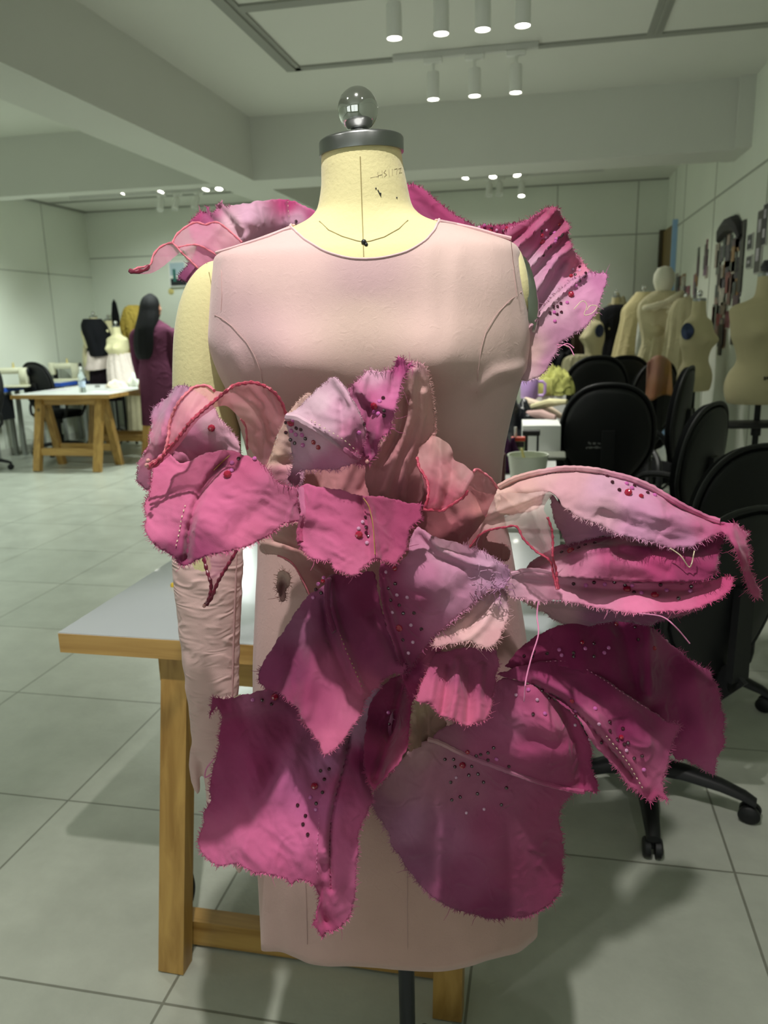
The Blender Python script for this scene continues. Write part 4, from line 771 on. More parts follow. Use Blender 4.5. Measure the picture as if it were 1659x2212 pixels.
petal('P15', 'petal', [(718, 1241), (740, 1243), (761, 1243), (785, 1235), (807, 1235), (815, 1262), (820, 1300), (828, 1330), (839, 1363), (855, 1400), (868, 1425), (878, 1440), (872, 1455), (855, 1456), (839, 1460), (822, 1472), (818, 1485), (805, 1490), (800, 1505), (792, 1509), (786, 1525), (778, 1545), (766, 1562), (753, 1581), (742, 1600), (728, 1613), (715, 1624), (701, 1631), (693, 1618), (691, 1605), (680, 1594), (668, 1575), (652, 1560), (648, 1545), (642, 1528), (630, 1520), (613, 1506), (600, 1495), (575, 1487), (557, 1468), (562, 1445), (572, 1425), (582, 1410), (605, 1375), (633, 1332), (650, 1308), (668, 1285), (688, 1272), (703, 1262), (708, 1250)],
      [(718, 1241, .895), (800, 1240, .88), (870, 1440, .875), (800, 1500, .85), (700, 1625, .775), (655, 1555, .81), (560, 1470, .86), (640, 1330, .88), (700, 1400, .858), (760, 1480, .84), (780, 1340, .872), (730, 1600, .785)],
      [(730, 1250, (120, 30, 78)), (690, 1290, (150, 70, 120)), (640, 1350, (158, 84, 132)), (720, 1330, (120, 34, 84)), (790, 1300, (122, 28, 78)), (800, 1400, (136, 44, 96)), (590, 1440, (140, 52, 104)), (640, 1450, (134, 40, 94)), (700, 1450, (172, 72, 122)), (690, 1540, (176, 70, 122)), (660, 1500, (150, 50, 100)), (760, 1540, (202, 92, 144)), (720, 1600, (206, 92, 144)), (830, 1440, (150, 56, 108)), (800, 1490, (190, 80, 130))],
      [([(712, 1250), (716, 1300), (728, 1350), (745, 1400), (765, 1450), (785, 1495)], -.008, 5), ([(700, 1300), (705, 1360), (728, 1420), (755, 1480)], .006, 7), ([(680, 1400), (655, 1540)], -.008, 14), ([(640, 1400), (600, 1480)], .006, 14), ([(810, 1330), (860, 1420)], .006, 10)], wr=.55, ang=1.2, fray=1.2, nofray=[(560, 1240, 720, 1440), (700, 1200, 872, 1440)])
cord('P15', 'stitching', [(735, 1372), (748, 1405), (760, 1432), (772, 1460), (783, 1488)], .0006, mat('olive_thread', (160, 140, 100), .7), off=.0075, dash=.6)
_c = cord('P15', 'gathered_seam', [(708, 1250), (708, 1290), (712, 1330), (722, 1365)], .004, M_PETAL, off=.004, wob=1.0)
paint(_c, [(708, 1250, (130, 50, 96)), (720, 1360, (124, 36, 86))])

# ---- lower right
petal('P18', 'petal', [(886, 1619), (905, 1606), (923, 1600), (945, 1604), (965, 1612), (1018, 1636), (1060, 1652), (1098, 1667), (1140, 1682), (1180, 1694), (1215, 1700), (1236, 1712), (1222, 1730), (1211, 1750), (1207, 1772), (1213, 1795), (1214, 1820), (1218, 1840), (1214, 1860), (1216, 1889), (1212, 1915), (1204, 1937), (1190, 1953), (1172, 1965), (1150, 1977), (1130, 1983), (1100, 1981), (1080, 1985), (1056, 1984), (1020, 1974), (992, 1967), (960, 1954), (934, 1937), (905, 1907), (881, 1878), (866, 1852), (849, 1831), (842, 1808), (833, 1788), (815, 1760), (802, 1730), (818, 1700), (838, 1677), (865, 1642)],
      [(890, 1618, .93), (960, 1612, .915), (1100, 1668, .89), (1230, 1712, .88), (1215, 1850, .895), (1130, 1980, .885), (1000, 1965, .89), (880, 1870, .905), (805, 1730, .92), (1000, 1750, .900), (1100, 1850, .885), (920, 1700, .912)],
      [(900, 1620, (190, 138, 156)), (850, 1700, (186, 128, 156)), (820, 1740, (172, 106, 148)), (880, 1780, (184, 116, 164)), (900, 1860, (150, 76, 124)), (960, 1680, (176, 104, 140)), (1010, 1700, (170, 90, 130)), (1060, 1780, (158, 64, 112)), (1100, 1700, (166, 76, 122)), (1180, 1760, (158, 60, 108)), (1120, 1880, (150, 50, 100)), (1000, 1900, (150, 62, 112)), (1200, 1900, (150, 46, 98)), (960, 1800, (172, 92, 142)), (1060, 1970, (130, 40, 90))],
      [([(940, 1640), (900, 1750), (890, 1840)], -.006, 14), ([(1010, 1660), (960, 1780), (950, 1900)], .006, 18), ([(1080, 1700), (1060, 1850)], -.006, 26), ([(860, 1680), (850, 1780)], .004, 10)], wr=.5, ang=1.2, fray=1.3, nofray=[(860, 1580, 1210, 1715)])
petal('P19', 'petal', [(935, 1600), (942, 1585), (960, 1570), (990, 1560), (1013, 1540), (1040, 1510), (1060, 1485), (1085, 1466), (1120, 1470), (1151, 1481), (1185, 1500), (1215, 1523), (1246, 1550), (1262, 1580), (1275, 1605), (1278, 1630), (1276, 1656), (1285, 1678), (1291, 1693), (1289, 1712), (1270, 1708), (1252, 1712), (1215, 1700), (1180, 1694), (1140, 1682), (1098, 1667), (1060, 1652), (1018, 1636), (965, 1612)],
      [(940, 1595, .905), (1080, 1470, .90), (1000, 1560, .895), (1215, 1525, .875), (1275, 1620, .865), (1285, 1705, .86), (1180, 1690, .868), (1080, 1655, .878), (1020, 1634, .885), (1140, 1570, .86), (1200, 1610, .85)],
      [(960, 1585, (156, 88, 120)), (1030, 1540, (160, 70, 118)), (1090, 1490, (168, 74, 126)), (1150, 1500, (178, 70, 124)), (1090, 1570, (176, 84, 134)), (1200, 1560, (196, 78, 136)), (1240, 1600, (176, 56, 116)), (1150, 1620, (172, 62, 118)), (1270, 1680, (160, 46, 104)), (1060, 1620, (164, 70, 118)), (1200, 1670, (160, 54, 108))],
      [([(1060, 1500), (1085, 1560), (1130, 1600), (1210, 1600)], .008, 16), ([(1215, 1530), (1245, 1600), (1255, 1690)], .010, 12), ([(1150, 1500), (1190, 1580)], -.007, 16)], wr=.7, ang=.4, fray=.9, nofray=[(930, 1450, 1270, 1625), (930, 1590, 1200, 1712)])
_c = cord('P19', 'rolled_seam', [(925, 1597), (945, 1602), (965, 1611), (990, 1624), (1018, 1636), (1060, 1652), (1098, 1666), (1140, 1681), (1180, 1693), (1230, 1706), (1262, 1710)], .0032, M_PETAL, off=.001, wob=.4)
paint(_c, [(930, 1598, (200, 150, 164)), (1060, 1650, (176, 100, 140)), (1250, 1710, (170, 64, 116))])
petal('P20', 'petal', [(1090, 1440), (1098, 1432), (1112, 1415), (1126, 1400), (1150, 1380), (1177, 1364), (1205, 1352), (1241, 1343), (1275, 1337), (1310, 1335), (1340, 1336), (1368, 1340), (1390, 1346), (1405, 1354), (1423, 1368), (1442, 1385), (1470, 1408), (1495, 1428), (1515, 1440), (1533, 1448), (1538, 1465), (1548, 1482), (1554, 1497), (1557, 1525), (1564, 1550), (1562, 1578), (1564, 1603), (1556, 1622), (1548, 1640), (1545, 1658), (1543, 1673), (1530, 1668), (1522, 1664), (1508, 1655), (1495, 1650), (1480, 1640), (1460, 1640), (1440, 1600), (1430, 1560), (1380, 1520), (1310, 1475), (1215, 1440), (1140, 1450)],
      [(1095, 1440, .91), (1180, 1365, .92), (1310, 1336, .925), (1400, 1352, .925), (1490, 1430, .92), (1550, 1500, .91), (1560, 1600, .895), (1540, 1670, .885), (1470, 1630, .885), (1420, 1550, .885), (1300, 1450, .885), (1450, 1500, .895), (1200, 1430, .89)],
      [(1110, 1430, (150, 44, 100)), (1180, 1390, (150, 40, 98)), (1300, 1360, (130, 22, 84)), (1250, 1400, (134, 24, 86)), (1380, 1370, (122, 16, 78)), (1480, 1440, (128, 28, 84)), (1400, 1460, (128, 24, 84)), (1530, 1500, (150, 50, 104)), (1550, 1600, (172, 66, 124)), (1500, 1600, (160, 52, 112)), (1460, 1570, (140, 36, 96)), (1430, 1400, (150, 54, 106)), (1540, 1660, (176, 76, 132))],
      [([(1398, 1352), (1402, 1420), (1400, 1500)], -.016, 13), ([(1340, 1345), (1360, 1430), (1400, 1530)], .009, 14), ([(1450, 1440), (1470, 1560)], .009, 18), ([(1500, 1460), (1525, 1600)], -.006, 14), ([(1240, 1360), (1260, 1430)], -.008, 20)], wr=.5, ang=1.0, fray=1.2, nofray=[(1080, 1380, 1460, 1660), (1080, 1330, 1330, 1460)])
petal('P21', 'petal', [(1075, 1458), (1090, 1450), (1110, 1443), (1140, 1434), (1180, 1428), (1215, 1428), (1260, 1442), (1310, 1470), (1360, 1505), (1416, 1541), (1445, 1560), (1468, 1566), (1460, 1585), (1453, 1604), (1446, 1628), (1444, 1650), (1436, 1672), (1431, 1693), (1434, 1712), (1443, 1728), (1420, 1722), (1408, 1733), (1392, 1722), (1380, 1712), (1360, 1700), (1340, 1672), (1312, 1640), (1290, 1618), (1276, 1600), (1262, 1572), (1246, 1548), (1215, 1522), (1180, 1497), (1150, 1480), (1110, 1468)],
      [(1080, 1457, .90), (1215, 1430, .882), (1310, 1472, .872), (1416, 1542, .86), (1465, 1568, .85), (1440, 1690, .825), (1420, 1728, .82), (1360, 1698, .83), (1280, 1610, .845), (1215, 1523, .858), (1300, 1550, .838), (1390, 1610, .83)],
      [(1100, 1455, (150, 50, 104)), (1200, 1440, (140, 34, 92)), (1300, 1480, (134, 28, 88)), (1250, 1500, (144, 40, 98)), (1400, 1560, (140, 36, 94)), (1340, 1580, (128, 26, 84)), (1440, 1610, (170, 66, 122)), (1430, 1690, (190, 84, 138)), (1410, 1720, (176, 60, 116)), (1300, 1610, (196, 84, 140)), (1350, 1660, (190, 76, 132)), (1255, 1560, (200, 90, 146)), (1200, 1500, (160, 56, 112))],
      [([(1150, 1478), (1215, 1512), (1270, 1560), (1320, 1620), (1370, 1680)], .010, 5, 's'), ([(1160, 1465), (1230, 1500), (1290, 1555), (1345, 1625), (1395, 1700)], -.006, 6), ([(1215, 1432), (1290, 1500), (1340, 1560)], .007, 16), ([(1330, 1500), (1400, 1600)], -.006, 18)], wr=.5, ang=.7, fray=1.5, nofray=[(1070, 1420, 1440, 1560), (1070, 1440, 1350, 1650)])
cord('P21', 'stitching', [(1180, 1429), (1215, 1428), (1250, 1437), (1300, 1466), (1350, 1500), (1400, 1532)], .0005, M_PTHREAD, off=.001, dash=.6)
cord('P21', 'stitching', [(1310, 1590), (1335, 1620), (1358, 1650), (1375, 1680), (1390, 1706)], .0006, M_GOLD, off=.007, dash=.6)

# ---- right flower
petal('P11b', 'petal', [(1110, 1285), (1157, 1298), (1250, 1300), (1330, 1310), (1420, 1318), (1500, 1305), (1524, 1306), (1505, 1320), (1470, 1330), (1440, 1338), (1420, 1345), (1400, 1352), (1365, 1345), (1330, 1342), (1300, 1346), (1270, 1353), (1240, 1350), (1205, 1343), (1180, 1325), (1150, 1310)],
      [(1110, 1290, .90), (1200, 1340, .915), (1300, 1345, .91), (1400, 1350, .90), (1500, 1312, .89), (1300, 1305, .885)],
      [(1130, 1295, (200, 160, 160)), (1200, 1330, (190, 140, 160)), (1300, 1335, (150, 84, 130)), (1400, 1340, (140, 60, 112)), (1500, 1315, (150, 50, 100))],
      [([(1150, 1305), (1300, 1325)], .008, 7)], fray=.8, wr=.6)
petal('P10', 'petal', [(1125, 1245), (1137, 1229), (1148, 1215), (1162, 1204), (1185, 1190), (1209, 1179), (1240, 1170), (1266, 1163), (1310, 1158), (1359, 1153), (1400, 1160), (1447, 1168), (1500, 1155), (1550, 1145), (1570, 1148), (1558, 1175), (1551, 1200), (1550, 1220), (1548, 1238), (1530, 1250), (1500, 1256), (1370, 1256), (1280, 1250), (1204, 1245), (1160, 1242)],
      [(1130, 1235, .90), (1209, 1180, .90), (1359, 1155, .885), (1550, 1150, .865), (1548, 1236, .825), (1370, 1250, .83), (1200, 1243, .86), (1300, 1205, .825), (1400, 1215, .815), (1450, 1200, .83)],
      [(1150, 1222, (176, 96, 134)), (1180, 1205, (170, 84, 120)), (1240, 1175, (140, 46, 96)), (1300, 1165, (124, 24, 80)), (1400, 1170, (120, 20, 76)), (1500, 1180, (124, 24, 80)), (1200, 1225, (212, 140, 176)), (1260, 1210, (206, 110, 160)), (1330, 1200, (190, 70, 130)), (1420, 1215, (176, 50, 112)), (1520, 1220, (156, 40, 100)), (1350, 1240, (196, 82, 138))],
      [([(1160, 1228), (1240, 1195), (1330, 1180), (1400, 1182)], -.010, 7), ([(1180, 1200), (1260, 1175), (1340, 1165)], .008, 7), ([(1340, 1190), (1440, 1235)], .006, 9), ([(1440, 1190), (1540, 1225)], -.006, 9)], wr=.9, ang=.1, fray=1.3, nofray=[(1100, 1130, 1500, 1260)])
petal('P11', 'petal', [(1098, 1256), (1106, 1246), (1118, 1238), (1131, 1234), (1160, 1232), (1204, 1240), (1280, 1248), (1370, 1253), (1440, 1257), (1515, 1256), (1550, 1250), (1582, 1247), (1583, 1258), (1577, 1273), (1560, 1288), (1541, 1299), (1508, 1312), (1473, 1319), (1430, 1321), (1385, 1325), (1350, 1322), (1318, 1317), (1285, 1312), (1256, 1305), (1225, 1300), (1196, 1296), (1175, 1301), (1157, 1300), (1130, 1292), (1106, 1291), (1095, 1275)],
      [(1100, 1256, .875), (1100, 1290, .872), (1204, 1242, .868), (1370, 1254, .85), (1580, 1250, .84), (1540, 1298, .81), (1385, 1322, .805), (1256, 1303, .83), (1157, 1300, .86)],
      [(1110, 1260, (206, 150, 182)), (1150, 1270, (216, 150, 186)), (1220, 1270, (214, 136, 176)), (1300, 1285, (218, 124, 172)), (1380, 1300, (222, 110, 164)), (1460, 1300, (216, 92, 150)), (1540, 1280, (206, 72, 134)), (1570, 1260, (190, 56, 118)), (1300, 1255, (196, 90, 140)), (1450, 1262, (196, 84, 134))],
      [([(1120, 1240), (1204, 1246), (1370, 1260), (1515, 1262)], -.005, 5), ([(1130, 1252), (1300, 1272), (1480, 1275)], .005, 7)], wr=.7, ang=.1, fray=1.2, nofray=[(1100, 1225, 1560, 1260)])
_c = cord('P11', 'rolled_seam', [(1104, 1240), (1131, 1233), (1160, 1232), (1204, 1240), (1280, 1247), (1370, 1253), (1440, 1256), (1515, 1256)], .0030, M_PETAL, off=.001, wob=.4)
paint(_c, [(1110, 1240, (206, 150, 182)), (1300, 1250, (180, 70, 124)), (1500, 1256, (176, 56, 112))])
petal('P8', 'petal', [(1078, 1052), (1100, 1038), (1131, 1027), (1160, 1020), (1188, 1015), (1215, 1011), (1245, 1011), (1275, 1013), (1307, 1019), (1335, 1026), (1364, 1034), (1395, 1046), (1421, 1060), (1448, 1076), (1473, 1091), (1500, 1104), (1525, 1116), (1550, 1124), (1572, 1131), (1588, 1130), (1600, 1142), (1616, 1154), (1611, 1166), (1618, 1190), (1619, 1208), (1618, 1226), (1626, 1243), (1633, 1262), (1642, 1275), (1644, 1291), (1630, 1290), (1620, 1276), (1612, 1257), (1605, 1235), (1597, 1216), (1590, 1190), (1577, 1169), (1560, 1150), (1540, 1158), (1515, 1171), (1489, 1182), (1470, 1183), (1447, 1184), (1425, 1175), (1395, 1168), (1365, 1160), (1333, 1154), (1315, 1145), (1292, 1130), (1275, 1125), (1256, 1121), (1235, 1106), (1214, 1091), (1203, 1075), (1193, 1064), (1182, 1064), (1172, 1078), (1160, 1100), (1120, 1110), (1080, 1110), (1068, 1080)],
      [(1078, 1055, .885), (1188, 1015, .885), (1307, 1019, .875), (1421, 1060, .865), (1525, 1117, .855), (1616, 1156, .85), (1640, 1288, .85), (1580, 1170, .835), (1489, 1182, .825), (1395, 1165, .825), (1292, 1128, .835), (1200, 1070, .85), (1120, 1105, .872), (1300, 1070, .845), (1420, 1120, .83)],
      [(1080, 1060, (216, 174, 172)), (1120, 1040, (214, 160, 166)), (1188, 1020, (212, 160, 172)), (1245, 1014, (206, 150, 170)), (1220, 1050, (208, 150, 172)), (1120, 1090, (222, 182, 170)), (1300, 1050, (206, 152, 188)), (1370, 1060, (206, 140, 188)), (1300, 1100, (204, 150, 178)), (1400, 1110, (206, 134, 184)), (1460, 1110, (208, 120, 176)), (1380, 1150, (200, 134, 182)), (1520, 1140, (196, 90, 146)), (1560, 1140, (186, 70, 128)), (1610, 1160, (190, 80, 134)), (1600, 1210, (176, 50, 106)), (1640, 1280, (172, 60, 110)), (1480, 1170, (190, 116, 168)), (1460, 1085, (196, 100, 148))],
      [([(1080, 1056), (1131, 1034), (1188, 1022), (1245, 1018), (1307, 1026), (1364, 1042), (1421, 1068), (1473, 1098), (1540, 1128)], .008, 4.5), ([(1188, 1064), (1215, 1095), (1256, 1124), (1292, 1132)], -.005, 6), ([(1130, 1060), (1180, 1050)], -.006, 8), ([(1360, 1090), (1500, 1140)], -.006, 12), ([(1300, 1110), (1420, 1150)], .005, 9), ([(1440, 1090), (1560, 1136)], .008, 6), ([(1580, 1150), (1605, 1220)], -.008, 7)], wr=1.2, ang=.35, fray=1.6, nofray=[(1060, 1000, 1500, 1100), (1060, 1050, 1180, 1130), (1490, 1095, 1580, 1135)])
_c = cord('P8', 'rolled_seam', [(1078, 1052), (1100, 1039), (1131, 1028), (1160, 1021), (1188, 1016), (1215, 1012), (1245, 1012), (1275, 1014), (1307, 1020), (1335, 1027), (1364, 1035), (1395, 1047), (1421, 1061), (1448, 1077), (1473, 1092), (1500, 1105), (1525, 1117), (1555, 1126)], .0036, M_PETAL, off=-.001, wob=.5)
paint(_c, [(1080, 1052, (214, 164, 164)), (1245, 1012, (208, 150, 170)), (1364, 1035, (204, 130, 166)), (1500, 1105, (196, 96, 146))])
cord('P8', 'stitching', [(1180, 1026), (1210, 1019), (1245, 1018), (1275, 1020), (1310, 1026)], .0005, M_DTHREAD, off=.002, dash=.6)
petal('P8u', 'petal', [(1190, 1070), (1214, 1091), (1256, 1121), (1292, 1130), (1333, 1154), (1300, 1158), (1266, 1165), (1240, 1172), (1225, 1178), (1218, 1160), (1205, 1140), (1196, 1110)],
      [(1190, 1075, .87), (1333, 1155, .845), (1225, 1178, .89), (1205, 1130, .89)], [(1200, 1100, (188, 130, 160)), (1250, 1140, (186, 122, 162)), (1300, 1155, (176, 110, 156))], [], fray=.5)
petal('P9', 'sheer_petal', [(1074, 1068), (1100, 1064), (1140, 1066), (1162, 1062), (1180, 1062), (1193, 1068), (1180, 1085), (1175, 1102), (1183, 1117), (1190, 1140), (1194, 1164), (1194, 1185), (1195, 1205), (1201, 1225), (1203, 1241), (1209, 1262), (1209, 1273), (1201, 1274), (1196, 1252), (1192, 1230), (1188, 1212), (1172, 1200), (1157, 1190), (1142, 1177), (1131, 1164), (1123, 1150), (1116, 1138), (1103, 1138), (1090, 1140), (1065, 1145), (1043, 1153), (1030, 1165), (1023, 1179), (1014, 1185), (1010, 1172), (1030, 1145), (1049, 1117), (1060, 1090)],
      [(1074, 1068, .885), (1180, 1064, .845), (1150, 1100, .845), (1190, 1150, .835), (1205, 1270, .825), (1150, 1180, .85), (1100, 1138, .865), (1015, 1180, .885), (1050, 1115, .89)],
      [(1090, 1080, (226, 190, 176)), (1170, 1070, (222, 184, 176)), (1140, 1100, (230, 196, 184)), (1100, 1130, (228, 186, 172)), (1020, 1175, (218, 140, 140)), (1160, 1150, (222, 160, 166)), (1185, 1200, (212, 120, 136)), (1205, 1265, (190, 40, 70))],
      [([(1180, 1066), (1120, 1090), (1060, 1110)], -.008, 6), ([(1170, 1080), (1110, 1105), (1050, 1130)], .007, 6), ([(1150, 1100), (1170, 1160), (1190, 1200)], -.006, 8)], fray=0, m=M_ORG, jit=.5, thick=0)
cord('P9', 'wired_edge', [(1014, 1183), (1030, 1162), (1045, 1150), (1065, 1143), (1090, 1139), (1116, 1138), (1131, 1164), (1157, 1190), (1188, 1212), (1195, 1240), (1203, 1273)], .0013, M_WIRE, off=.002, wob=.5, step=4)
cord('P9', 'wired_edge', [(1183, 1117), (1191, 1140), (1194, 1164), (1194, 1185), (1194, 1205), (1200, 1225), (1203, 1250), (1206, 1273)], .0014, M_WIRE, off=.002, wob=.5, step=4)
petal('P6', 'sheer_petal', [(901, 988), (908, 968), (919, 957), (930, 946), (940, 942), (956, 950), (971, 961), (978, 978), (981, 993), (992, 999), (1002, 1003), (1013, 1013), (1023, 1019), (1030, 1013), (1045, 1022), (1059, 1032), (1069, 1046), (1077, 1062), (1072, 1085), (1064, 1105), (1049, 1117), (1038, 1100), (1030, 1080), (1018, 1060), (1005, 1071), (990, 1082), (975, 1092), (955, 1104), (935, 1103), (917, 1104), (919, 1090), (924, 1076), (925, 1060), (924, 1045), (913, 1022), (904, 1005)],
      [(902, 988, .905), (940, 942, .915), (981, 993, .89), (1030, 1014, .88), (1076, 1062, .895), (1050, 1115, .90), (1010, 1065, .865), (935, 1103, .86), (924, 1045, .88), (970, 1040, .87)],
      [(920, 970, (226, 160, 156)), (950, 960, (228, 172, 160)), (960, 1010, (222, 136, 140)), (930, 1060, (214, 100, 116)), (940, 1095, (206, 56, 90)), (980, 1080, (212, 84, 108)), (1020, 1040, (224, 140, 146)), (1060, 1060, (220, 140, 146)), (1050, 1100, (216, 136, 144)), (1000, 1020, (226, 158, 154))],
      [([(950, 950), (950, 1020), (940, 1090)], -.009, 8), ([(980, 990), (975, 1040), (960, 1090)], .008, 7), ([(1025, 1020), (1000, 1065)], -.008, 6), ([(1040, 1030), (1050, 1100)], .006, 8)], fray=0, m=M_ORG, jit=.5, thick=0)
cord('P6', 'wired_edge', [(901, 988), (905, 1008), (915, 1025), (924, 1045), (924, 1076), (917, 1100), (935, 1102), (955, 1103), (975, 1091), (1004, 1071), (1010, 1060)], .0017, M_WIRE, off=.002, wob=.6, step=4)
cord('P6', 'wired_edge', [(1023, 1019), (1030, 1013), (1045, 1022), (1059, 1032), (1069, 1046), (1077, 1062), (1072, 1085), (1064, 1105), (1049, 1117)], .0014, M_WIREP, off=.002, wob=.5, step=4)
# long loose threads
for key, pts, r in (('P11', [(1163, 1300), (1160, 1330), (1163, 1370), (1148, 1420), (1136, 1470), (1132, 1515)], .0008), ('P11', [(1380, 1325), (1430, 1332), (1460, 1355), (1490, 1390)], .0007), ('P8', [(1447, 1184), (1470, 1200), (1490, 1225), (1500, 1190)], .0006),
                    ('W2b', [(1200, 750), (1215, 745), (1232, 752)], .0006), ('W2c', [(1205, 752), (1225, 742), (1240, 752)], .0007), ('W2c', [(1203, 745), (1228, 748), (1240, 768)], .0007), ('P16', [(462, 1640), (446, 1660), (443, 1680), (455, 1672)], .0009), ('P16', [(520, 1500), (505, 1507)], .0006)):
    cord(key, 'loose_thread', pts, r, M_PTHREAD if r > .00065 else M_GOLD, off=.004)

# ------------------------------------------------------------------ beads
def gem(nm, r):
    mb = MB(); mb.lathe([(r*.55, -.0002), (r, r*.25), (r*.92, r*.5), (r*.5, r*.78), (r*.02, r*.82)], seg=8); return mb
def bead_mat(nm, rgb, tr=0.0): return mat(nm, rgb, .08, coat=.6, trans=tr, spec=.8)
BM = {'d': bead_mat('bead_garnet', (62, 8, 34)), 'p': bead_mat('bead_pink', (206, 104, 178), .15), 'c': bead_mat('bead_clear', (216, 160, 196), .2), 'r': bead_mat('bead_red', (150, 14, 48)), 'R': bead_mat('bead_large', (168, 30, 62), .2)}
BR = {'d': 4.6, 'p': 5.2, 'c': 4.6, 'r': 5.8, 'R': 9.0}
def z_(ox, oy, s, txt):
    out = []
    for tok in txt.split(): a, b, c = tok.split(','); out.append((ox+float(a)/s, oy+float(b)/s, c))
    return out
BEADS = {'P2b': z_(250, 760, 2.765, '1018,420,d 1048,420,R 1060,404,p 1080,455,d 1108,462,d 1050,470,p 1018,480,d 1078,492,p 1115,495,p 1135,518,d 1045,525,d 1185,540,r 1070,545,d 1120,558,p 1213,570,r'),
 'P2m': z_(250, 760, 2.765, '1598,278,d 1575,300,p 1548,320,R 1603,348,d 1600,382,d 1570,372,p 1548,360,p'), 'P2a': z_(250, 760, 2.765, '1480,430,d 1455,482,p'),
 'P1b': z_(250, 760, 2.765, '572,455,R'), 'P1': z_(250, 760, 2.765, '735,640,d 695,665,p 693,710,p 668,735,R 828,640,p'),
 'P5': z_(250, 760, 2.765, '1490,990,d 1472,1018,c 1450,1057,c 1493,1048,d 1492,1082,d 1452,1095,R 1507,1107,d 1500,1142,c'),
 'P15': z_(250, 760, 2.765, '1245,1350,p 1240,1370,r 1210,1388,p 1195,1420,d 1228,1440,d 1180,1468,p'),
 'P12': z_(800, 760, 1.931, '103,905,r 68,918,c 105,966,d 78,985,d 112,1012,c 155,1022,c 88,1035,d 122,1055,d 95,1085,c 138,1090,d 183,1087,d 123,1150,R 170,1138,c 213,1155,d 138,1200,d 178,1210,c 160,1255,c'),
 'P8': z_(800, 760, 1.931, '987,522,d 1008,545,d 1068,552,p 1037,577,d 1090,570,p 1075,589,R 1155,590,d 1128,604,r 1185,600,p 1100,560,d'),
 'P10': z_(800, 760, 1.931, '838,832,R 800,838,d 870,820,d 897,808,d 937,800,d'),
 'P11': z_(800, 760, 1.931, '848,968,d 900,975,p 933,960,d 1018,960,d 978,968,p 1062,972,d 1092,972,p 1070,993,R 1100,1005,d 1130,1008,p 1210,970,d 1235,998,p 1187,1018,R 1285,1030,d 1338,978,d 1335,1000,p'),
 'P20': z_(780, 1200, 1.887, '1038,280,r 1118,292,d 1132,343,d 1193,378,r 705,392,d 665,410,d 698,412,d 758,400,d 808,385,p 818,407,p 867,397,d 867,412,d 900,355,r 948,359,d 948,412,d 912,380,p 990,397,p 1008,377,p'),
 'P21': z_(780, 1200, 1.887, '862,592,r 953,625,p 970,685,c 1012,677,d 1012,715,d 1068,705,d 1043,750,d 1060,740,r 1072,768,d 1088,762,d 1080,795,c 1113,825,d 1145,815,d 1152,872,p 873,653,d 938,694,p 978,762,d 872,637,p'),
 'P19': z_(780, 1200, 1.887, '683,548,p 738,550,d 632,568,c 767,580,d 717,588,c 703,646,d 748,645,p 435,800,r 488,810,d 518,803,d 541,783,d 470,815,d 518,832,d 553,828,p 603,858,d 873,690,c 931,748,c'),
 'P18': z_(780, 1200, 1.887, '342,830,d 377,830,d 382,860,d 413,853,R 452,858,d 440,895,d 478,890,d 388,903,c 365,923,d 500,923,d 592,946,d 475,970,d 405,983,d 370,995,d 572,1015,d 502,1033,c 430,1048,c'),
 'P16': z_(380, 1200, 2.573, '853,1188,d 805,1197,d 825,1245,d 770,1285,R 815,1317,d 748,1345,p 677,1388,d 780,1378,d 778,1412,p 720,1447,d 707,1493,d 732,1550,d 548,788,R 478,805,d 530,825,d 427,803,p'),
 'P17': z_(380, 1200, 2.573, '1180,870,p 1185,935,d'),
 'W2a': z_(840, 380, 3.386, '700,362,p 660,378,c 752,382,d 790,397,c 838,402,d 865,384,r 748,397,r'),
 'W2b': z_(840, 380, 3.386, '1243,357,r 1118,405,d 1150,398,c 1178,422,d 1213,418,p 1118,435,r 1145,450,c 1118,483,R 1268,428,d 1258,440,d 1240,452,d 1222,463,p 1215,480,p 1178,517,d 1165,525,d 1130,578,d 1398,667,d 1345,685,c 1397,695,c'),
 'W2c': z_(840, 380, 3.386, '1437,715,d 1333,735,r 1363,725,d 1432,735,d 1395,768,d 1365,803,p 1330,870,R 1303,930,p 1255,935,d 1200,957,d 1230,958,d 1175,1003,d 1208,1000,p 1260,1000,d 1228,1015,d 1212,1065,p'),
 'W1': z_(240, 380, 3.456, '1383,338,d 1373,367,d 1400,372,d')}
_gm = {}
def gem_mesh(t):
    if t not in _gm:
        o = gem('bead', BR[t]*.00050).put('bead', BM[t], None, smooth=False); _gm[t] = o.data; bpy.data.objects.remove(o)
    return _gm[t]
allb = []
for key, L_ in BEADS.items():
    o, dep, _c = PET[key]; X = np.array([(a, b) for a, b, c in L_]); D = dep(X); Dx = dep(X+np.array([3, 0])); Dy = dep(X+np.array([0, 3]))
    for (x, y, t), d, dx, dy in zip(L_, D, Dx, Dy):
        P = G(x, y, d); n_ = (G(x+3, y, dx)-P).cross(G(x, y+3, dy)-P).normalized()
        if n_.dot(P-O) > 0: n_ = -n_
        n_ = (n_-(P-O).normalized()*.6).normalized(); allb.append((BR[t], key, P+n_*.0008, n_, t))
allb.sort(key=lambda b: (-b[0], -b[2].z))
rest = {}
for i, (r_, key, P, n_, t) in enumerate(allb):
    R = n_.to_track_quat('Z', 'Y').to_matrix().to_4x4(); par = PET[key][0]
    if i < 100:
        o = bpy.data.objects.new('bead', gem_mesh(t)); COL.objects.link(o); o.parent = par; o.matrix_local = Matrix.Translation(P-OFF[par.name]) @ R
        OFF[o.name] = OFF[par.name]
    else: rest.setdefault(t, []).append((P, R))
bb = MB(); mi = []
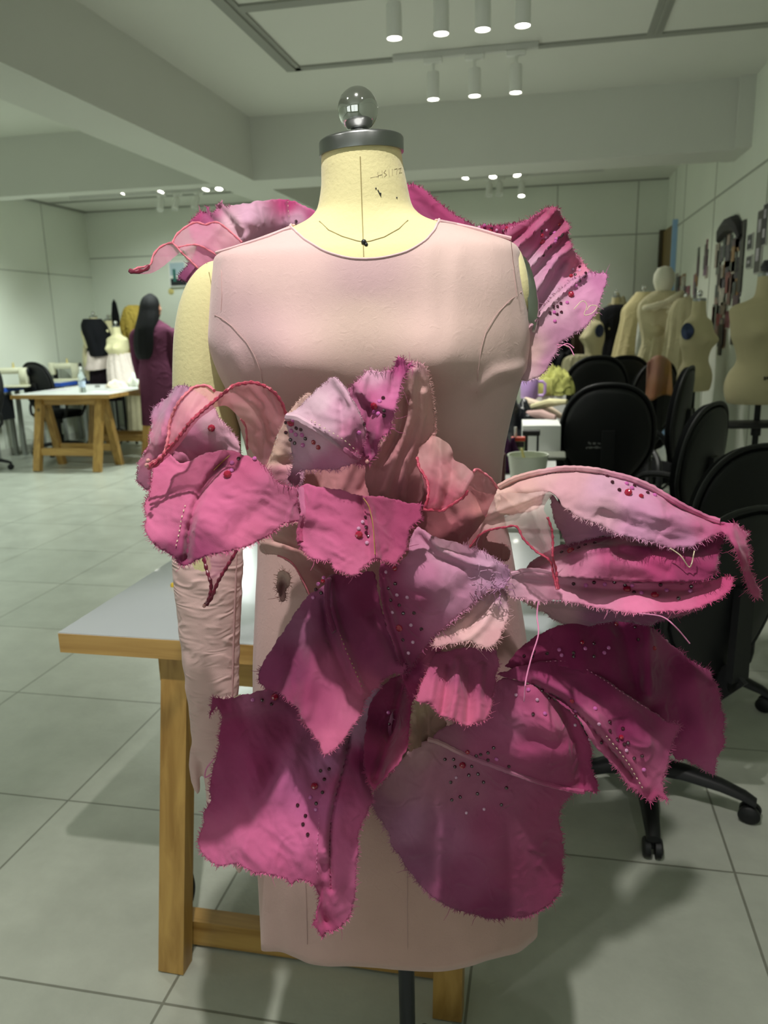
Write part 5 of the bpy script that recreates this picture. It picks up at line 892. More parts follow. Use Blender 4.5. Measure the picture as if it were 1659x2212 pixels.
for k, t in enumerate(rest):
    me = gem_mesh(t)
    for P, R in rest[t]:
        M4 = Matrix.Translation(P) @ R; bb.add([M4 @ v.co for v in me.vertices], [tuple(p.vertices) for p in me.polygons]); mi += [k]*len(me.polygons)
if bb.v:
    o = bb.put('beads', None, dress, smooth=False, kind='stuff')
    for t in rest: o.data.materials.append(BM[t])
    o.data.polygons.foreach_set('material_index', mi)
# small pearl pins
for key, x, y in (('S1b', 320, 995), ('S1b', 317, 1005), ('S1t', 441, 1309), ('P2b', 793, 997)):
    P = G(x, y, PET[key][1](np.array([(x, y)]))[0]-.005); MB().ball(P, .0024, 10, 8).put('pearl_pin', bead_mat('pearl', (214, 150, 150)), PET[key][0])

# ================================================================== FOREGROUND TRESTLE TABLE
def trestle(parent, x0, x1, y, splay=0.16, h=.73, w=.055, back=True, m=M_WOOD_V, mh=M_WOOD_H, rail=.17, dy=0.0):
    """an A-frame: two front legs, two rear legs, head beam and low rails"""
    for sy in ((-1, 1) if back else (-1,)):
        for x in (x0, x1):
            MB().bar((x, y+sy*(splay+dy), 0), (x, y+sy*.035, h), w, w*.8, (0, 1, 0)).put('leg', m, parent, False)
        yy = y+sy*(.035+(splay+dy-.035)*(1-rail/h))
        MB().box((x0+w/2, yy-.016, rail-.04), (x1-w/2, yy+.016, rail+.035)).put('rail', mh, parent, False)
    MB().box((x0-.03, y-.05, h-.07), (x1+.03, y+.05, h)).put('head_beam', mh, parent, False)
tt = thing('trestle_table', 'white-topped pine trestle table right behind the dress form', 'table', (-.5, 1.85, 0))
MB().box((-1.02, 1.412, .768), (.045, 2.345, .7705)).put('laminate_top', M_LAMINATE, tt, False)
MB().box((-1.02, 1.41, .725), (.045, 2.347, .768)).put('table_edge', M_WOOD_Y, tt, False)
for (bx, by), (tx, ty) in (((370, 2103), (384, 1425)), ((966, 2206), (0, 0))):
    b = Zp(bx, by, 0); t = Vector((b.x+.02 if tx else b.x, 1.47, .725)); MB().bar(b+Vector((0, .02, 0)), t, .060, .045, (0, 1, 0)).put('leg', M_WOOD_V, tt, False)
bl, brr = Zp(370, 2103, 0), Zp(966, 2206, 0)
zr = Yp(403, 2003, 1.43).z
MB().box((bl.x-.005, 1.418, zr-.033), (brr.x-.03, 1.462, zr+.030)).put('rail', M_WOOD_H, tt, False)
MB().box((bl.x-.02, 1.45, .655), (brr.x+.02, 1.50, .725)).put('head_beam', M_WOOD_H, tt, False)
for x in (-.80, -.17): MB().bar((x, 2.30, 0), (x, 2.22, .725), .055, .045, (0, 1, 0)).put('leg', M_WOOD_V, tt, False)
MB().box((-.77, 2.26, .17), (-.2, 2.29, .24)).put('rail', M_WOOD_H, tt, False)
yb = Zp(374, 1267, .7705); tag(MB().lathe([(.006, 0), (.0065, .004), (.005, .009), (.001, .011)], c=yb, seg=12).put('round_magnet', mat('yellow', (226, 190, 60), .5), loc=yb), 'small yellow round magnet on the white table top beside the glove', 'magnet')
ck = MB(); ck.tube([Yp(x, y, 1.52) for x, y in catmull([(405, 1868), (412, 1888), (417, 1915), (414, 1940), (408, 1955)], 8, False)], .006, 8); tag(ck.put('cable_loop', M_DARKMETAL, loc=Yp(410, 1910, 1.52)), 'grey bent cable hanging against the pine table leg', 'cable')

# ================================================================== OFFICE CHAIRS
def back_shape(t, W=.235, H=.27):
    """egg outline of the backrest, t angle"""
    c, s = math.cos(t), math.sin(t); w = W*(1 if s > -.1 else 1-.30*((-s-.1)/.9)**1.2)
    return math.copysign(abs(c)**.82, c)*w, math.copysign(abs(s)**.86, s)*H
def make_chair(arms=True):
    t = thing('office_chair', '', 'office chair', local=True)
    zc, yb_ = .80, -.235
    def panel(off, sc0, y0, y1, dome):
        rings = []
        for yy, k in ((y0, sc0*.90), (y0-.012*0, sc0*.985), ((y0+y1)/2, sc0), (y1, sc0*.985), (y1+dome*.4, sc0*.90), (y1+dome*.8, sc0*.6), (y1+dome, sc0*.02)):
            rings.append([(x*k, yy+.30*(x*k)**2*1.2+(-.10*(z*k)), zc+z*k) for x, z in (back_shape(2*PI*q/40) for q in range(40))])
        return rings
    MB().loft(panel(0, 1.0, yb_-.012, yb_+.022, .02)).put('backrest', M_BFAB, t, angle=50)
    MB().loft(panel(0, .93, yb_-.010, yb_-.022, -.012)).put('back_shell', M_BLACK, t, angle=50)
    rim = [(x*1.0, yb_-.012+.36*x*x-.10*z, zc+z) for x, z in (back_shape(2*PI*q/48) for q in range(49))]
    MB().tube(rim, .009, 8).put('back_rim', M_BLACK, t)
    s = MB(); s.loft([[(math.copysign(abs(math.cos(a))**.6, math.cos(a))*.24*k, math.copysign(abs(math.sin(a))**.6, math.sin(a))*.235*k+.02, z) for a in [2*PI*q/36 for q in range(36)]] for z, k in ((.43, .9), (.44, .98), (.47, 1), (.495, .97), (.505, .88), (.51, .5), (.511, .02))])
    s.put('seat', M_BFAB, t, angle=60)
    MB().loft([[(x, -.27+yo, z) for x, z in ((-.035, .55), (.035, .55), (.03, .84), (-.03, .84))] for yo in (0, -.02)]).bar((0, -.28, .57), (0, -.16, .415), .07, .016, (1, 0, 0)).bar((0, -.16, .415), (0, .02, .415), .07, .02, (0, 0, 1)).put('back_support', M_BLACK, t, False)
    MB().lathe([(.05, .36), (.055, .43)], seg=16).lathe([(.026, .14), (.026, .36)], seg=16).lathe([(.036, .10), (.04, .22), (.03, .23)], seg=16).put('gas_column', M_BLACK, t)
    b = MB(); hub = MB().lathe([(.05, .07), (.055, .10), (.045, .14), (.03, .15)], seg=20); b.add(hub.v, hub.f)
    for k in range(5):
        a = 2*PI*k/5+.35; v = Vector((math.cos(a), math.sin(a), 0)); n_ = Vector((-v.y, v.x, 0)); rings = []
        for r_, z_0, w_, h_ in ((.03, .115, .034, .05), (.12, .118, .030, .044), (.22, .104, .024, .036), (.285, .085, .020, .030), (.315, .070, .018, .022)):
            c = v*r_+Vector((0, 0, z_0)); rings.append([c+n_*w_*i+Vector((0, 0, h_/2*j)) for i, j in ((-1, -.6), (-.6, -1), (.6, -1), (1, -.6), (.9, .5), (.5, 1), (-.5, 1), (-.9, .5))])
        b.loft(rings)
    b.put('star_base', M_BLACK, t, angle=50)
    for k in range(5):
        a = 2*PI*k/5+.35; v = Vector((math.cos(a), math.sin(a), 0)); n_ = Vector((-v.y, v.x, 0)); c = v*.30+Vector((0, 0, .030)); w = MB()
        for s_ in (-1, 1):
            rings = []
            for o_, r_ in ((s_*.006, .010), (s_*.006, .029), (s_*.020, .030), (s_*.025, .024), (s_*.026, .004)):
                rings.append([c+n_*o_+v*r_*math.cos(q*PI/9)+Vector((0, 0, r_*math.sin(q*PI/9))) for q in range(18)])
            w.loft(rings)
        w.tube([c+Vector((0, 0, .0)), c+Vector((0, 0, .045))], .008, 8); w.put('castor', M_BLACK, t, angle=50)
    if arms:
        for s_ in (-1, 1):
            p = [(s_*.23, -.12, .44), (s_*.275, -.13, .47), (s_*.29, -.12, .56), (s_*.29, -.07, .645), (s_*.285, .02, .675), (s_*.285, .12, .675), (s_*.285, .18, .65), (s_*.285, .17, .58), (s_*.275, .12, .48), (s_*.23, .11, .44)]
            MB().tube([Vector(q) for q in (Vector(v) for v in [tuple(u) for u in catmull(p, .03, False)])], .016, 8).put('armrest', M_BLACK, t)
    return t
CH_ = make_chair(True); CH0 = [False]
def chair(x, y, rz, label, sc=1.0, group=None):
    if not CH0[0]: o = CH_; CH0[0] = True
    else: o = copy_tree(CH_)
    o.location = (x, y, 0); o.rotation_euler = (0, 0, rz); o.scale = (1, 1, sc); o['label'] = label
    if group: o['group'] = group
    elif 'group' in o: del o['group']
    return o
def chair_at_back(px, py, Y, rz, label, top=None, group=None):
    """place so that the top of the backrest is seen at pixel px, py"""
    P = Yp(px, py, Y); sc = P.z/1.075
    bx, by = 0, -.262; c, s = math.cos(rz), math.sin(rz)
    return chair(P.x-(bx*c-by*s), P.y-(bx*s+by*c), rz, label, sc, group)
cb = chair(.305, 2.23, .765, 'black office chair nearest the camera at the right edge, five-star base on the tiles', .87)
for k_ in kids(cb):
    if k_.name.startswith(('star_base', 'castor')): k_.rotation_euler = (0, 0, math.radians(-10.5))
chair_at_back(1640, 958, 2.75, .62, 'black office chair with thin raised rim round its back, right behind the nearest chair')
chair_at_back(1542, 868, 3.5, 1.02, 'black office chair with a tall oval back below the mannequin torso and black shelf arm')
chair_at_back(1318, 827, 4.1, .06, 'black office chair seen squarely from behind with pale lettering low on its back')
chair_at_back(1490, 790, 4.85, 1.25, 'black office chair seen edge-on beside the bare armless mannequin')
chair_at_back(1292, 768, 5.35, .35, 'black office chair tilted, peeking above the chair with pale lettering')
chair_at_back(1425, 779, 5.95, .75, 'black office chair with a pink and ochre cloth hung over its back')
chair_at_back(1352, 768, 6.45, .3, 'black office chair mostly hidden, in front of the black dress on a stand')
o_ = [o for o in bpy.data.objects if o.get('label', '').startswith('black office chair seen squarely')][0]
Pt = Yp(1308, 978, 3.87)
tx = MB()
for r_, n_, wd in ((0, 5, .115), (1, 6, .135)):
    for k in range(n_*3):
        xx = Pt.x-wd/2+wd*k/(n_*3); zz = Pt.z+.005-.022*r_
        if k % 3 != 2 or r_ == 1: tx.box((xx, Pt.y-.001, zz+random.Random(k+r_).uniform(0, .006)), (xx+wd/(n_*4.5), Pt.y, zz+random.Random(k*3+r_).uniform(.008, .016)))
# the lettering sits on the shell of that chair
import mathutils
M0 = (Matrix.Translation(o_.location) @ Matrix.Rotation(o_.rotation_euler[2], 4, 'Z') @ Matrix.Diagonal((1, 1, o_.scale[2], 1))).inverted()
tx2 = MB(); tx2.f = tx.f; tx2.v = []
for v in tx.v:
    q = M0 @ Vector(v); tx2.v.append((q.x, -.2745+.36*q.x*q.x-.10*(q.z-.80)+(0 if (len(tx2.v) % 8) in (0, 1, 4, 5) else .002), q.z))
tx2.put('lettering', mat('pale_print', (150, 150, 150), .6), o_, False)
# cloth over a chair back
def heap(name, label, cat, c, rx, ry, h, m, seed=1, fold=8, amp=.25, group=None, base=0.0, nz=3.0):
    mb = MB(); N_ = 44; rings = []
    for i in range(17):
        ph = PI/2*i/16; rr = math.cos(ph)**.8; rings.append([(c[0]+rx*(rr*(1+amp*noise.noise(Vector((math.cos(a)*nz, math.sin(a)*nz, seed+i*.12)))))*math.cos(a),
            c[1]+ry*(rr*(1+amp*noise.noise(Vector((math.cos(a)*nz, math.sin(a)*nz, seed+i*.12)))))*math.sin(a), c[2]+max(0, h*math.sin(ph)*(1+amp*1.4*noise.noise(Vector((math.cos(a)*fold/3*rr, math.sin(a)*fold/3*rr, seed+3)))))+(0 if i else 0)) for a in [2*PI*q/N_ for q in range(N_)]])
    mb.loft(rings); return tag(mb.put(name, m, loc=c, angle=80), label, cat, group)
def cloth_c(nm, rgb, **k): return MATS.get(nm) or cloth_mat(nm, rgb, crumple=k.get('crumple', .006), cscale=k.get('cscale', 12), var=.08, transl=0, sheen=0)
pc_ = MB(); rows = []
for i in range(14):
    u = i/13; row = []
    for j in range(15):
        v = j/14; x = 1398+(v*52)+u*8*(v-.5); y = 783-16*math.sin(v*PI)+u*(95-30*abs(v-.3)); row.append(Yp(x, y, 5.68+.03*math.sin(v*9+u*2)-.03*u))
    rows.append(row)
pc_.loft(rows, False, False); hc = tag(pc_.put('hanging_cloth', M_DRESS, loc=tuple(Yp(1425, 780, 5.7)), angle=80), 'pink and ochre cloth hung over an office chair back', 'cloth')
paint(hc, [(1400, 790, (176, 124, 112)), (1425, 800, (160, 108, 96)), (1410, 850, (150, 96, 70)), (1440, 800, (168, 128, 66)), (1430, 860, (150, 106, 40))], [proj(Vector(v.co)+OFF[hc.name]) for v in hc.data.vertices])
s_ = hc.modifiers.new('t', 'SOLIDIFY'); s_.thickness = .004

# ================================================================== MANNEQUINS
TORSO = [(0.98, .150, .105), (1.02, .165, .115), (1.08, .170, .120), (1.14, .155, .108), (1.20, .122, .088), (1.26, .128, .092), (1.33, .152, .108), (1.38, .160, .112), (1.44, .170, .096), (1.48, .175, .080), (1.505, .150, .072), (1.525, .095, .062), (1.55, .060, .056), (1.60, .052, .052), (1.65, .050, .050)]
def make_mannequin(m, cap='chrome', cage=False, mark=False, disc=True):
    t = thing('mannequin', '', 'mannequin', local=True); mb = MB(); R = []
    for i in range(81):
        z, hx, hy = cr(TORSO, (len(TORSO)-1)*i/80); rg = []
        for a in [2*PI*q/40 for q in range(40)]:
            c, s = math.cos(a), math.sin(a); x = hx*math.copysign(abs(c)**.87, c); y = hy*math.copysign(abs(s)**.87, s)
            if s > 0:
                for xc in (-.075, .075): y += .042*math.exp(-((x-xc)/.045)**2-((z-1.36)/.045)**2)
            rg.append((x, y, z))
        R.append(rg)
    mb.loft(R); mb.put('torso', m, t, angle=80)
    if disc:
        for s_ in (-1, 1): MB().loft([[(s_*(.150+o_), .062*k*math.cos(a)*.8, 1.43+.062*k*math.sin(a)) for a in [2*PI*q/24 for q in range(24)]] for o_, k in ((.0, 1), (.026, 1), (.030, .8), (.028, .5), (.034, .3), (.034, .02))]).put('arm_plate', mat('blue_steel', (50, 58, 84), .3, .8), t, angle=50)
    MB().lathe([(.052, 1.648), (.052, 1.665), (.045, 1.67), (.002, 1.671)], seg=24, cap=False).put('neck_cap', M_STEEL, t)
    if cap: MB().lathe([(.010, 1.67), (.009, 1.685)], seg=10).ball((0, 0, 1.705), .024, 14, 10).put('finial', M_CHROME, t)
    MB().tube([(0, 0, .16), (0, 0, 1.0)], .015, 12).tube([(0, 0, .80), (0, 0, .84)], .024, 12).put('pole', M_BLACK, t)
    b = MB()
    for k in range(4):
        a = PI/2*k+.4; b.tube([(0, 0, .17), (.2*math.cos(a), .2*math.sin(a), .09), (.27*math.cos(a), .27*math.sin(a), .02)], .013, 8); b.ball((.27*math.cos(a), .27*math.sin(a), .02), .02, 8, 6)
    b.put('base', M_BLACK, t)
    if mark:
        mk = MB()
        for k in range(11): mk.box((-.105+k*.0125, .1195-.0008, 1.115+.004*math.sin(k)), (-.105+k*.0125+.008, .1235, 1.13+.003*math.cos(k*2)))
        mk.box((-.09, .1195, 1.100), (0.0, .1235, 1.104)); mk.box((-.08, .1195, 1.090), (-.02, .1235, 1.094)); mk.box((-.055, .119, 1.04), (-.048, .123, 1.065))
        mk.put('maker_print', mat('dark_print', (60, 56, 44), .8), t, False)
    return t
def place_m(t, px, py, Y, rz, label, top=1.60, sxy=1.0, group=None, copy=False):
    P = Yp(px, py, Y); t = copy_tree(t) if copy else t; s = P.z/top; t.location = (P.x, P.y, 0); t.rotation_euler = (0, 0, rz); t.scale = (s*sxy, s*sxy, s); t['label'] = label
    if group: t['group'] = group
    return t
CANV = mat('mannequin_canvas', (196, 186, 148), .9, var=.03, vscale=10, bump=.0005, bscale=150, weave=.0002)
mn1 = place_m(make_mannequin(CANV, None, mark=True, disc=False), 1662, 592, 4.5, PI+.12, 'large bare cream mannequin torso with printed maker mark at the right edge', 1.66, 1.08)
MB().box((-.20, -.02, .86), (.20, .16, .885), bev=.01).put('shelf_arm', M_BLACK, mn1, angle=50)
ml = MB(); ml.lathe([(.04, 1.675), (.045, 1.70), (.03, 1.73)], seg=12); ml.put('neck_knob', M_DARKMETAL, mn1)
mn2 = place_m(make_mannequin(CANV, 'chrome'), 1511, 650, 5.9, PI+.95, 'bare cream mannequin torso with dark blue arm plate, standing before the picture collage', 1.65, .95)
MNP = make_mannequin(CANV, 'chrome', disc=False)
mn5 = place_m(mn2, 1285, 665, 7.45, PI-1.25, 'slim cream mannequin torso with round arm plate beside the lavender petal', 1.65, .85, copy=True)
# draped garments on further stands
def garment(name, label, cat, base, rows, m, rz=0, folds=7, amp=.012, group=None, seed=0, hem=0.0, top_label=True):
    mb = MB(); R = []; n_ = 70
    for i in range(n_+1):
        z, hx, hy, cx, cy = cr(rows, (len(rows)-1)*i/n_); rg = []
        for a in [2*PI*q/64 for q in range(64)]:
            w = 1+amp/max(hx, .03)*(math.sin(a*folds+seed+z*3)+.6*math.sin(a*(folds*2+1)+seed*2-z*5))*min(1, (1.62-z)*3)
            zz = z+(hem*math.sin(a+seed)*(1-i/n_)**2); p = Vector((cx+hx*w*math.cos(a), cy+hy*w*math.sin(a), zz))
            rg.append((base[0]+p.x*math.cos(rz)-p.y*math.sin(rz), base[1]+p.x*math.sin(rz)+p.y*math.cos(rz), p.z))
        R.append(rg)
    return tag(mb.loft(R).put(name, m, loc=(base[0], base[1], 0), angle=80), label, cat, group)
# toile with cowl collar on the stand with a round head
P = Yp(1430, 700, 6.9); b3 = (P.x, P.y)
mn3 = place_m(make_mannequin(CANV, None, disc=False), 1432, 650, 6.9, PI+.2, 'stand with a plain white head wearing the twisted cream toile', 1.60)
hd = MB(); hd.lathe([(.03, 1.62), (.045, 1.66), (.07, 1.70), (.088, 1.76), (.085, 1.82), (.055, 1.87), (.002, 1.885)], seg=24); hd.put('head', mat('foam_white', (222, 220, 200), .8), mn3)
garment('toile', 'cream cotton toile with twisted cowl collar, pinned grid bodice', 'toile', b3, [(.92, .17, .13, 0, 0), (1.05, .18, .135, 0, 0), (1.2, .145, .11, 0, 0), (1.33, .17, .125, 0, 0), (1.42, .195, .12, 0, 0), (1.50, .19, .105, 0, 0), (1.56, .14, .09, 0, 0), (1.60, .08, .07, 0, 0)], cloth_c('toile_cream', (206, 196, 160)), PI, 9, .008)
cw = MB()
for k, (r0, z0, tilt_) in enumerate(((.13, 1.50, .35), (.10, 1.52, .8), (.115, 1.47, -.3), (.07, 1.49, 1.1))):
    cw.tube([Vector((b3[0]+.04*k-.02+r0*math.cos(a), b3[1]-.10+r0*.6*math.sin(a), z0+r0*tilt_*math.cos(a)*.7)) for a in [2*PI*q/30 for q in range(31)]], .024, 10)
tag(cw.put('twisted_collar', cloth_c('toile_cream3', (224, 216, 186)), loc=(b3[0], b3[1]-.06, 1.5)), 'twisted rope-like cream cowl wound over the toile shoulders', 'collar')
P = Yp(1480, 700, 6.45); b6 = (P.x, P.y)
garment('draped_toile', 'pleated cream cape toile hanging between the cowl toile and the bare mannequin', 'toile', b6, [(.85, .17, .13, 0, 0), (1.1, .15, .12, 0, 0), (1.3, .13, .10, 0, 0), (1.42, .12, .09, 0, 0), (1.50, .09, .07, 0, 0), (1.53, .05, .05, 0, 0)], cloth_c('toile_cream', (206, 196, 160)), 0, 11, .010)
place_m(MNP, 1482, 640, 6.45, PI+.3, 'cream stand under the pleated cape toile', 1.70, .75)
# cream jacket with white shirt
P = Yp(1388, 700, 7.7); b4 = (P.x, P.y)
mn4 = place_m(MNP, 1390, 632, 7.7, PI, 'cream stand wearing the open cream jacket and white shirt', 1.66, .95, copy=True)
garment('jacket', 'loose cream jacket with slanting hem on a stand', 'jacket', b4, [(1.02, .24, .15, -.02, 0), (1.2, .22, .14, -.01, 0), (1.38, .20, .135, 0, 0), (1.48, .19, .12, 0, 0), (1.55, .13, .10, 0, 0), (1.62, .07, .07, 0, 0)], cloth_c('jacket_cream', (204, 192, 146)), 0, 5, .012, hem=.10, seed=2.4)
garment('shirt', 'white shirt front showing inside the cream jacket', 'shirt', (b4[0]+.03, b4[1]-.155), [(1.10, .10, .03, 0, 0), (1.25, .09, .04, 0, 0), (1.42, .07, .04, 0, 0), (1.52, .02, .02, 0, 0)], cloth_c('shirt_white', (206, 210, 200)), 0, 3, .006, hem=.06)
# black dress on stand
P = Yp(1328, 720, 7.9); b7 = (P.x, P.y)
garment('black_dress', 'plain black sleeveless dress on a stand beside the cream jacket', 'dress', b7, [(.70, .15, .11, 0, 0), (1.0, .16, .12, 0, 0), (1.2, .13, .10, 0, 0), (1.36, .155, .115, 0, 0), (1.46, .15, .10, 0, 0), (1.50, .10, .08, 0, 0), (1.52, .05, .05, 0, 0)], cloth_c('black_cloth', (14, 15, 20)), 0, 6, .006)
place_m(MNP, 1330, 640, 7.9, PI, 'dark-capped stand carrying the plain black dress', 1.66, .70, copy=True)
# fabric clutter and shelf against the back wall
tag(MB().box((0.0, 9.5, 1.28), (1.15, 9.95, 1.32)).box((0.02, 9.52, 0), (.06, 9.56, 1.28)).box((1.08, 9.52, 0), (1.12, 9.56, 1.28)).box((0.0, 9.5, .7), (1.15, 9.95, .74)).put('shelf_unit', M_BLACK, loc=(.5, 9.7, 0), smooth=False), 'black shelf unit against the back wall behind the stands', 'shelf')
P = Yp(1340, 645, 9.6); heap('flower_hat', 'pale rumpled flower headpiece on the black shelf', 'hat', (P.x, 9.7, 1.32), .16, .12, .26, cloth_c('toile_cream', (206, 196, 160)), 3, amp=.5)
P = Yp(1325, 650, 9.6); tag(MB().box((P.x-.05, 9.55, 1.32), (P.x+.05, 9.65, 1.50), bev=.01).put('black_box', M_BLACK, loc=(P.x, 9.6, 1.32)), 'small black box on the black shelf beside the headpiece', 'box')
for k, (px, c, lb) in enumerate(((1258, (34, 30, 34), 'dark grey'), (1232, (70, 56, 44), 'brown'), (1205, (24, 24, 34), 'navy'))):
    P = Yp(px, 750, 8.6-.3*k); garment('hanging_garment', '%s garment hanging behind the lavender back petal' % lb, 'garment', (P.x, P.y), [(.0, .05, .05, 0, 0), (.5, .12, .08, 0, 0), (.9, .13, .09, 0, 0), (1.15, .12, .08, 0, 0), (1.27, .10, .06, 0, 0), (1.33, .03, .03, 0, 0)], cloth_c('garment_%d' % k, c), 0, 7, .012, seed=k)
P = Yp(1250, 800, 6.6); garment('striped_corset', 'cream boned corset piece lying behind the tilted chair', 'corset', (P.x, P.y), [(.78, .16, .11, 0, 0), (.95, .14, .10, 0, 0), (1.08, .12, .09, 0, 0), (1.12, .05, .05, 0, 0)], cloth_c('toile_cream2', (212, 202, 168)), .3, 14, .006)

# ================================================================== WORK TABLES WITH CLUTTER (behind, right of the dress)
M_TABW = mat('worktop_white', (214, 216, 214), .35)
for k, (y0, y1, lb) in enumerate(((2.46, 3.72, 'white-topped work table directly behind the trestle table, carrying the bucket'), (3.76, 5.05, 'white-topped work table carrying the papers, dark bag and lilac tumbler'), (5.09, 6.35, 'white-topped work table farthest back in the row, carrying green cloth'))):
    t = thing('work_table', lb, 'table', (-.5, (y0+y1)/2, 0)); MB().box((-1.0, y0, .725), (.045, y1, .755)).put('tabletop', M_TABW, t, False)
    MB().box((-.99, y0, .70), (.04, y0+.03, .725)).box((-.99, y1-.03, .70), (.04, y1, .725)).put('frame', M_BLACK, t, False)
    for x in (-.95, 0.0):
        for y in (y0+.05, y1-.05): MB().box((x-.02, y-.02, 0), (x+.02, y+.02, .70)).put('leg', M_BLACK, t, False)
ZT2 = .7555
def on_t(px, py): return Zp(px, py, ZT2)
P = Yp(1140, 1020, 3.22); P.z = ZT2; bk = thing('bucket', 'white plastic tub with a brush standing in it', 'bucket', tuple(P))
MB().lathe([(.001, .002), (.064, .002), (.068, .006), (.080, .105), (.084, .108), (.083, .113), (.078, .112), (.066, .01), (.001, .008)], c=P, seg=36, cap=False).put('tub', mat('tub_plastic', (206, 212, 196), .4), bk, angle=40)
q = P+Vector((.005, -.03, .02)); tag(MB().tube([q, q+Vector((-.03, -.01, .12))], [.008, .005], 10).ball(q+Vector((-.03, -.01, .12)), .005, 8, 6).put('brush', mat('cream_handle', (222, 210, 140), .5), loc=q), 'cream-handled brush leaning inside the white tub', 'brush')
P = Yp(1119, 985, 3.52); P.z = ZT2; gb = thing('glue_tube', 'yellow and green glue tube with a red cap behind the white tub', 'glue tube', tuple(P))
MB().loft([[(P.x+sx*w, P.y+sy*.018, P.z+z) for sx, sy in ((-1, -1), (1, -1), (1, 1), (-1, 1))] for z, w in ((0.0, .026), (.13, .028), (.135, .027))]).put('tube_body', mat('pale_green', (168, 186, 130), .4), gb, False)
MB().box((P.x-.029, P.y-.0195, P.z+.0), (P.x-.019, P.y-.0175, P.z+.13)).put('yellow_stripe', mat('yellow_l', (226, 200, 70), .4), gb, False)
MB().box((P.x-.022, P.y-.0205, P.z+.098), (P.x+.026, P.y-.0185, P.z+.122)).put('black_band', mat('label_black', (40, 30, 30), .4), gb, False)
MB().loft([[(P.x+sx*w, P.y+sy*.019, P.z+z) for sx, sy in ((-1, -1), (1, -1), (1, 1), (-1, 1))] for z, w in ((.124, .030), (.140, .030))]).put('cap', mat('orange_red', (214, 70, 44), .4), gb, False)
MB().tube([P+Vector((-.012, 0, .14)), P+Vector((-.013, 0, .185))], .006, 8).put('nozzle', M_WHITE, gb)
P = Yp(1079, 1040, 3.1); P.z = ZT2; tag(MB().box((P.x-.022, P.y-.03, P.z), (P.x+.022, P.y+.03, P.z+.135), bev=.004).put('maroon_box', mat('maroon', (74, 24, 24), .5), loc=P), 'dark maroon box close to the dress waist on the table', 'box')
P = Yp(1095, 975, 3.45); P.z = ZT2; heap('purple_cloth', 'dark purple crumpled cloth beside the glue tube', 'cloth', P, .05, .06, .15, cloth_c('purple_c', (52, 18, 52)), 4, amp=.4)
P = Yp(1150, 935, 3.66); tag(MB().box((P.x-.045, P.y-.02, P.z-.012), (P.x+.035, P.y+.02, P.z+.012), bev=.003).box((P.x-.035, P.y-.015, ZT2), (P.x-.02, P.y+.015, P.z-.01)).box((P.x+.02, P.y-.015, ZT2), (P.x+.03, P.y+.015, P.z-.01)).put('stapler', M_BLACK, loc=P), 'black stapler-like tool in front of the white papers', 'tool')
P = Yp(1170, 955, 3.95); P.z = ZT2; tag(MB().box((P.x-.10, P.y-.0, P.z), (P.x+.085, P.y+.26, P.z+.135), rz=.05).put('white_carton', mat('carton_white', (222, 224, 220), .6, var=.03), loc=P, smooth=False), 'white carton with a wrinkled paper face on the table', 'box')
P = Yp(1190, 966, 3.8); P.z = ZT2; tag(MB().box((P.x-.13, P.y-.06, P.z), (P.x+.07, P.y+.10, P.z+.018), bev=.005).put('grey_tray', mat('tray_grey', (120, 124, 112), .5), loc=P), 'flat grey tray in front of the white carton', 'tray')
P = Yp(1118, 905, 4.35); P.z = ZT2; heap('plastic_bag', 'crumpled dark grey plastic bag lying on the table', 'bag', P, .14, .12, .19, mat('bag_black', (26, 28, 34), .25, bump=.02, bscale=14), 7, amp=.5)
for k, (a, b) in enumerate((((1135, 865), (1222, 905)), ((1150, 880), (1225, 868)), ((1140, 895), (1200, 902)))):
    A, B = Yp(*a, 4.5-.1*k), Yp(*b, 4.3-.05*k); mid = (A+B)/2+Vector((0, 0, .01))
    tag(MB().tube([A, mid, B], [.02, .024, .012], 10).put('fabric_roll', cloth_c('strip_%d' % k, ((214, 196, 176), (206, 200, 160), (190, 160, 156))[k]), loc=A), ('cream', 'pale green', 'dusty pink')[k]+' fabric strip tumbled beside the plastic bag', 'fabric')
P = Yp(1185, 878, 4.85); P.z = ZT2; tag(MB().box((P.x-.10, P.y, P.z), (P.x+.10, P.y+.2, P.z+.20)).put('white_parcel', mat('carton_white', (222, 224, 220), .6), loc=P, smooth=False), 'white parcel under the green cloth', 'box')
P = Yp(1143, 860, 4.7); tb = thing('tumbler', 'lilac insulated tumbler with side handle', 'tumbler', (P.x, P.y, P.z-.07))
c = P+Vector((0, 0, -.07)); LIL = mat('lilac', (196, 158, 220), .35)
MB().lathe([(.001, 0), (.034, 0), (.037, .06), (.050, .075), (.052, .18), (.050, .186), (.001, .19)], c=c, seg=28, cap=False).put('cup', LIL, tb, angle=50)
MB().tube([c+Vector(v) for v in ((.048, 0, .165), (.075, 0, .165), (.090, 0, .15), (.090, 0, .10), (.078, 0, .085), (.048, 0, .085))], .009, 8).put('handle', LIL, tb)
tag(MB().box((c.x-.09, c.y-.07, ZT2), (c.x+.09, c.y+.07, c.z)).put('book_stack', mat('kraft', (176, 120, 84), .7), loc=(c.x, c.y, ZT2), smooth=False), 'low orange-brown carton under the lilac tumbler', 'box')
P = Yp(1192, 850, 4.95); heap('green_cloth', 'crumpled pale lime green cloth piled on the white parcel', 'cloth', (P.x, P.y, ZT2+.2), .13, .11, .15, cloth_c('lime_cloth', (172, 174, 100), crumple=.02), 9, amp=.35, nz=4, fold=16)
P = Yp(1232, 780, 7.2); P.z = 1.0; heap('dark_bundle', 'dark bundle of clothes behind the table row', 'clothes', (P.x-.1, 7.3, .0), .3, .2, 1.15, cloth_c('black_cloth', (14, 15, 20)), 11, amp=.3)

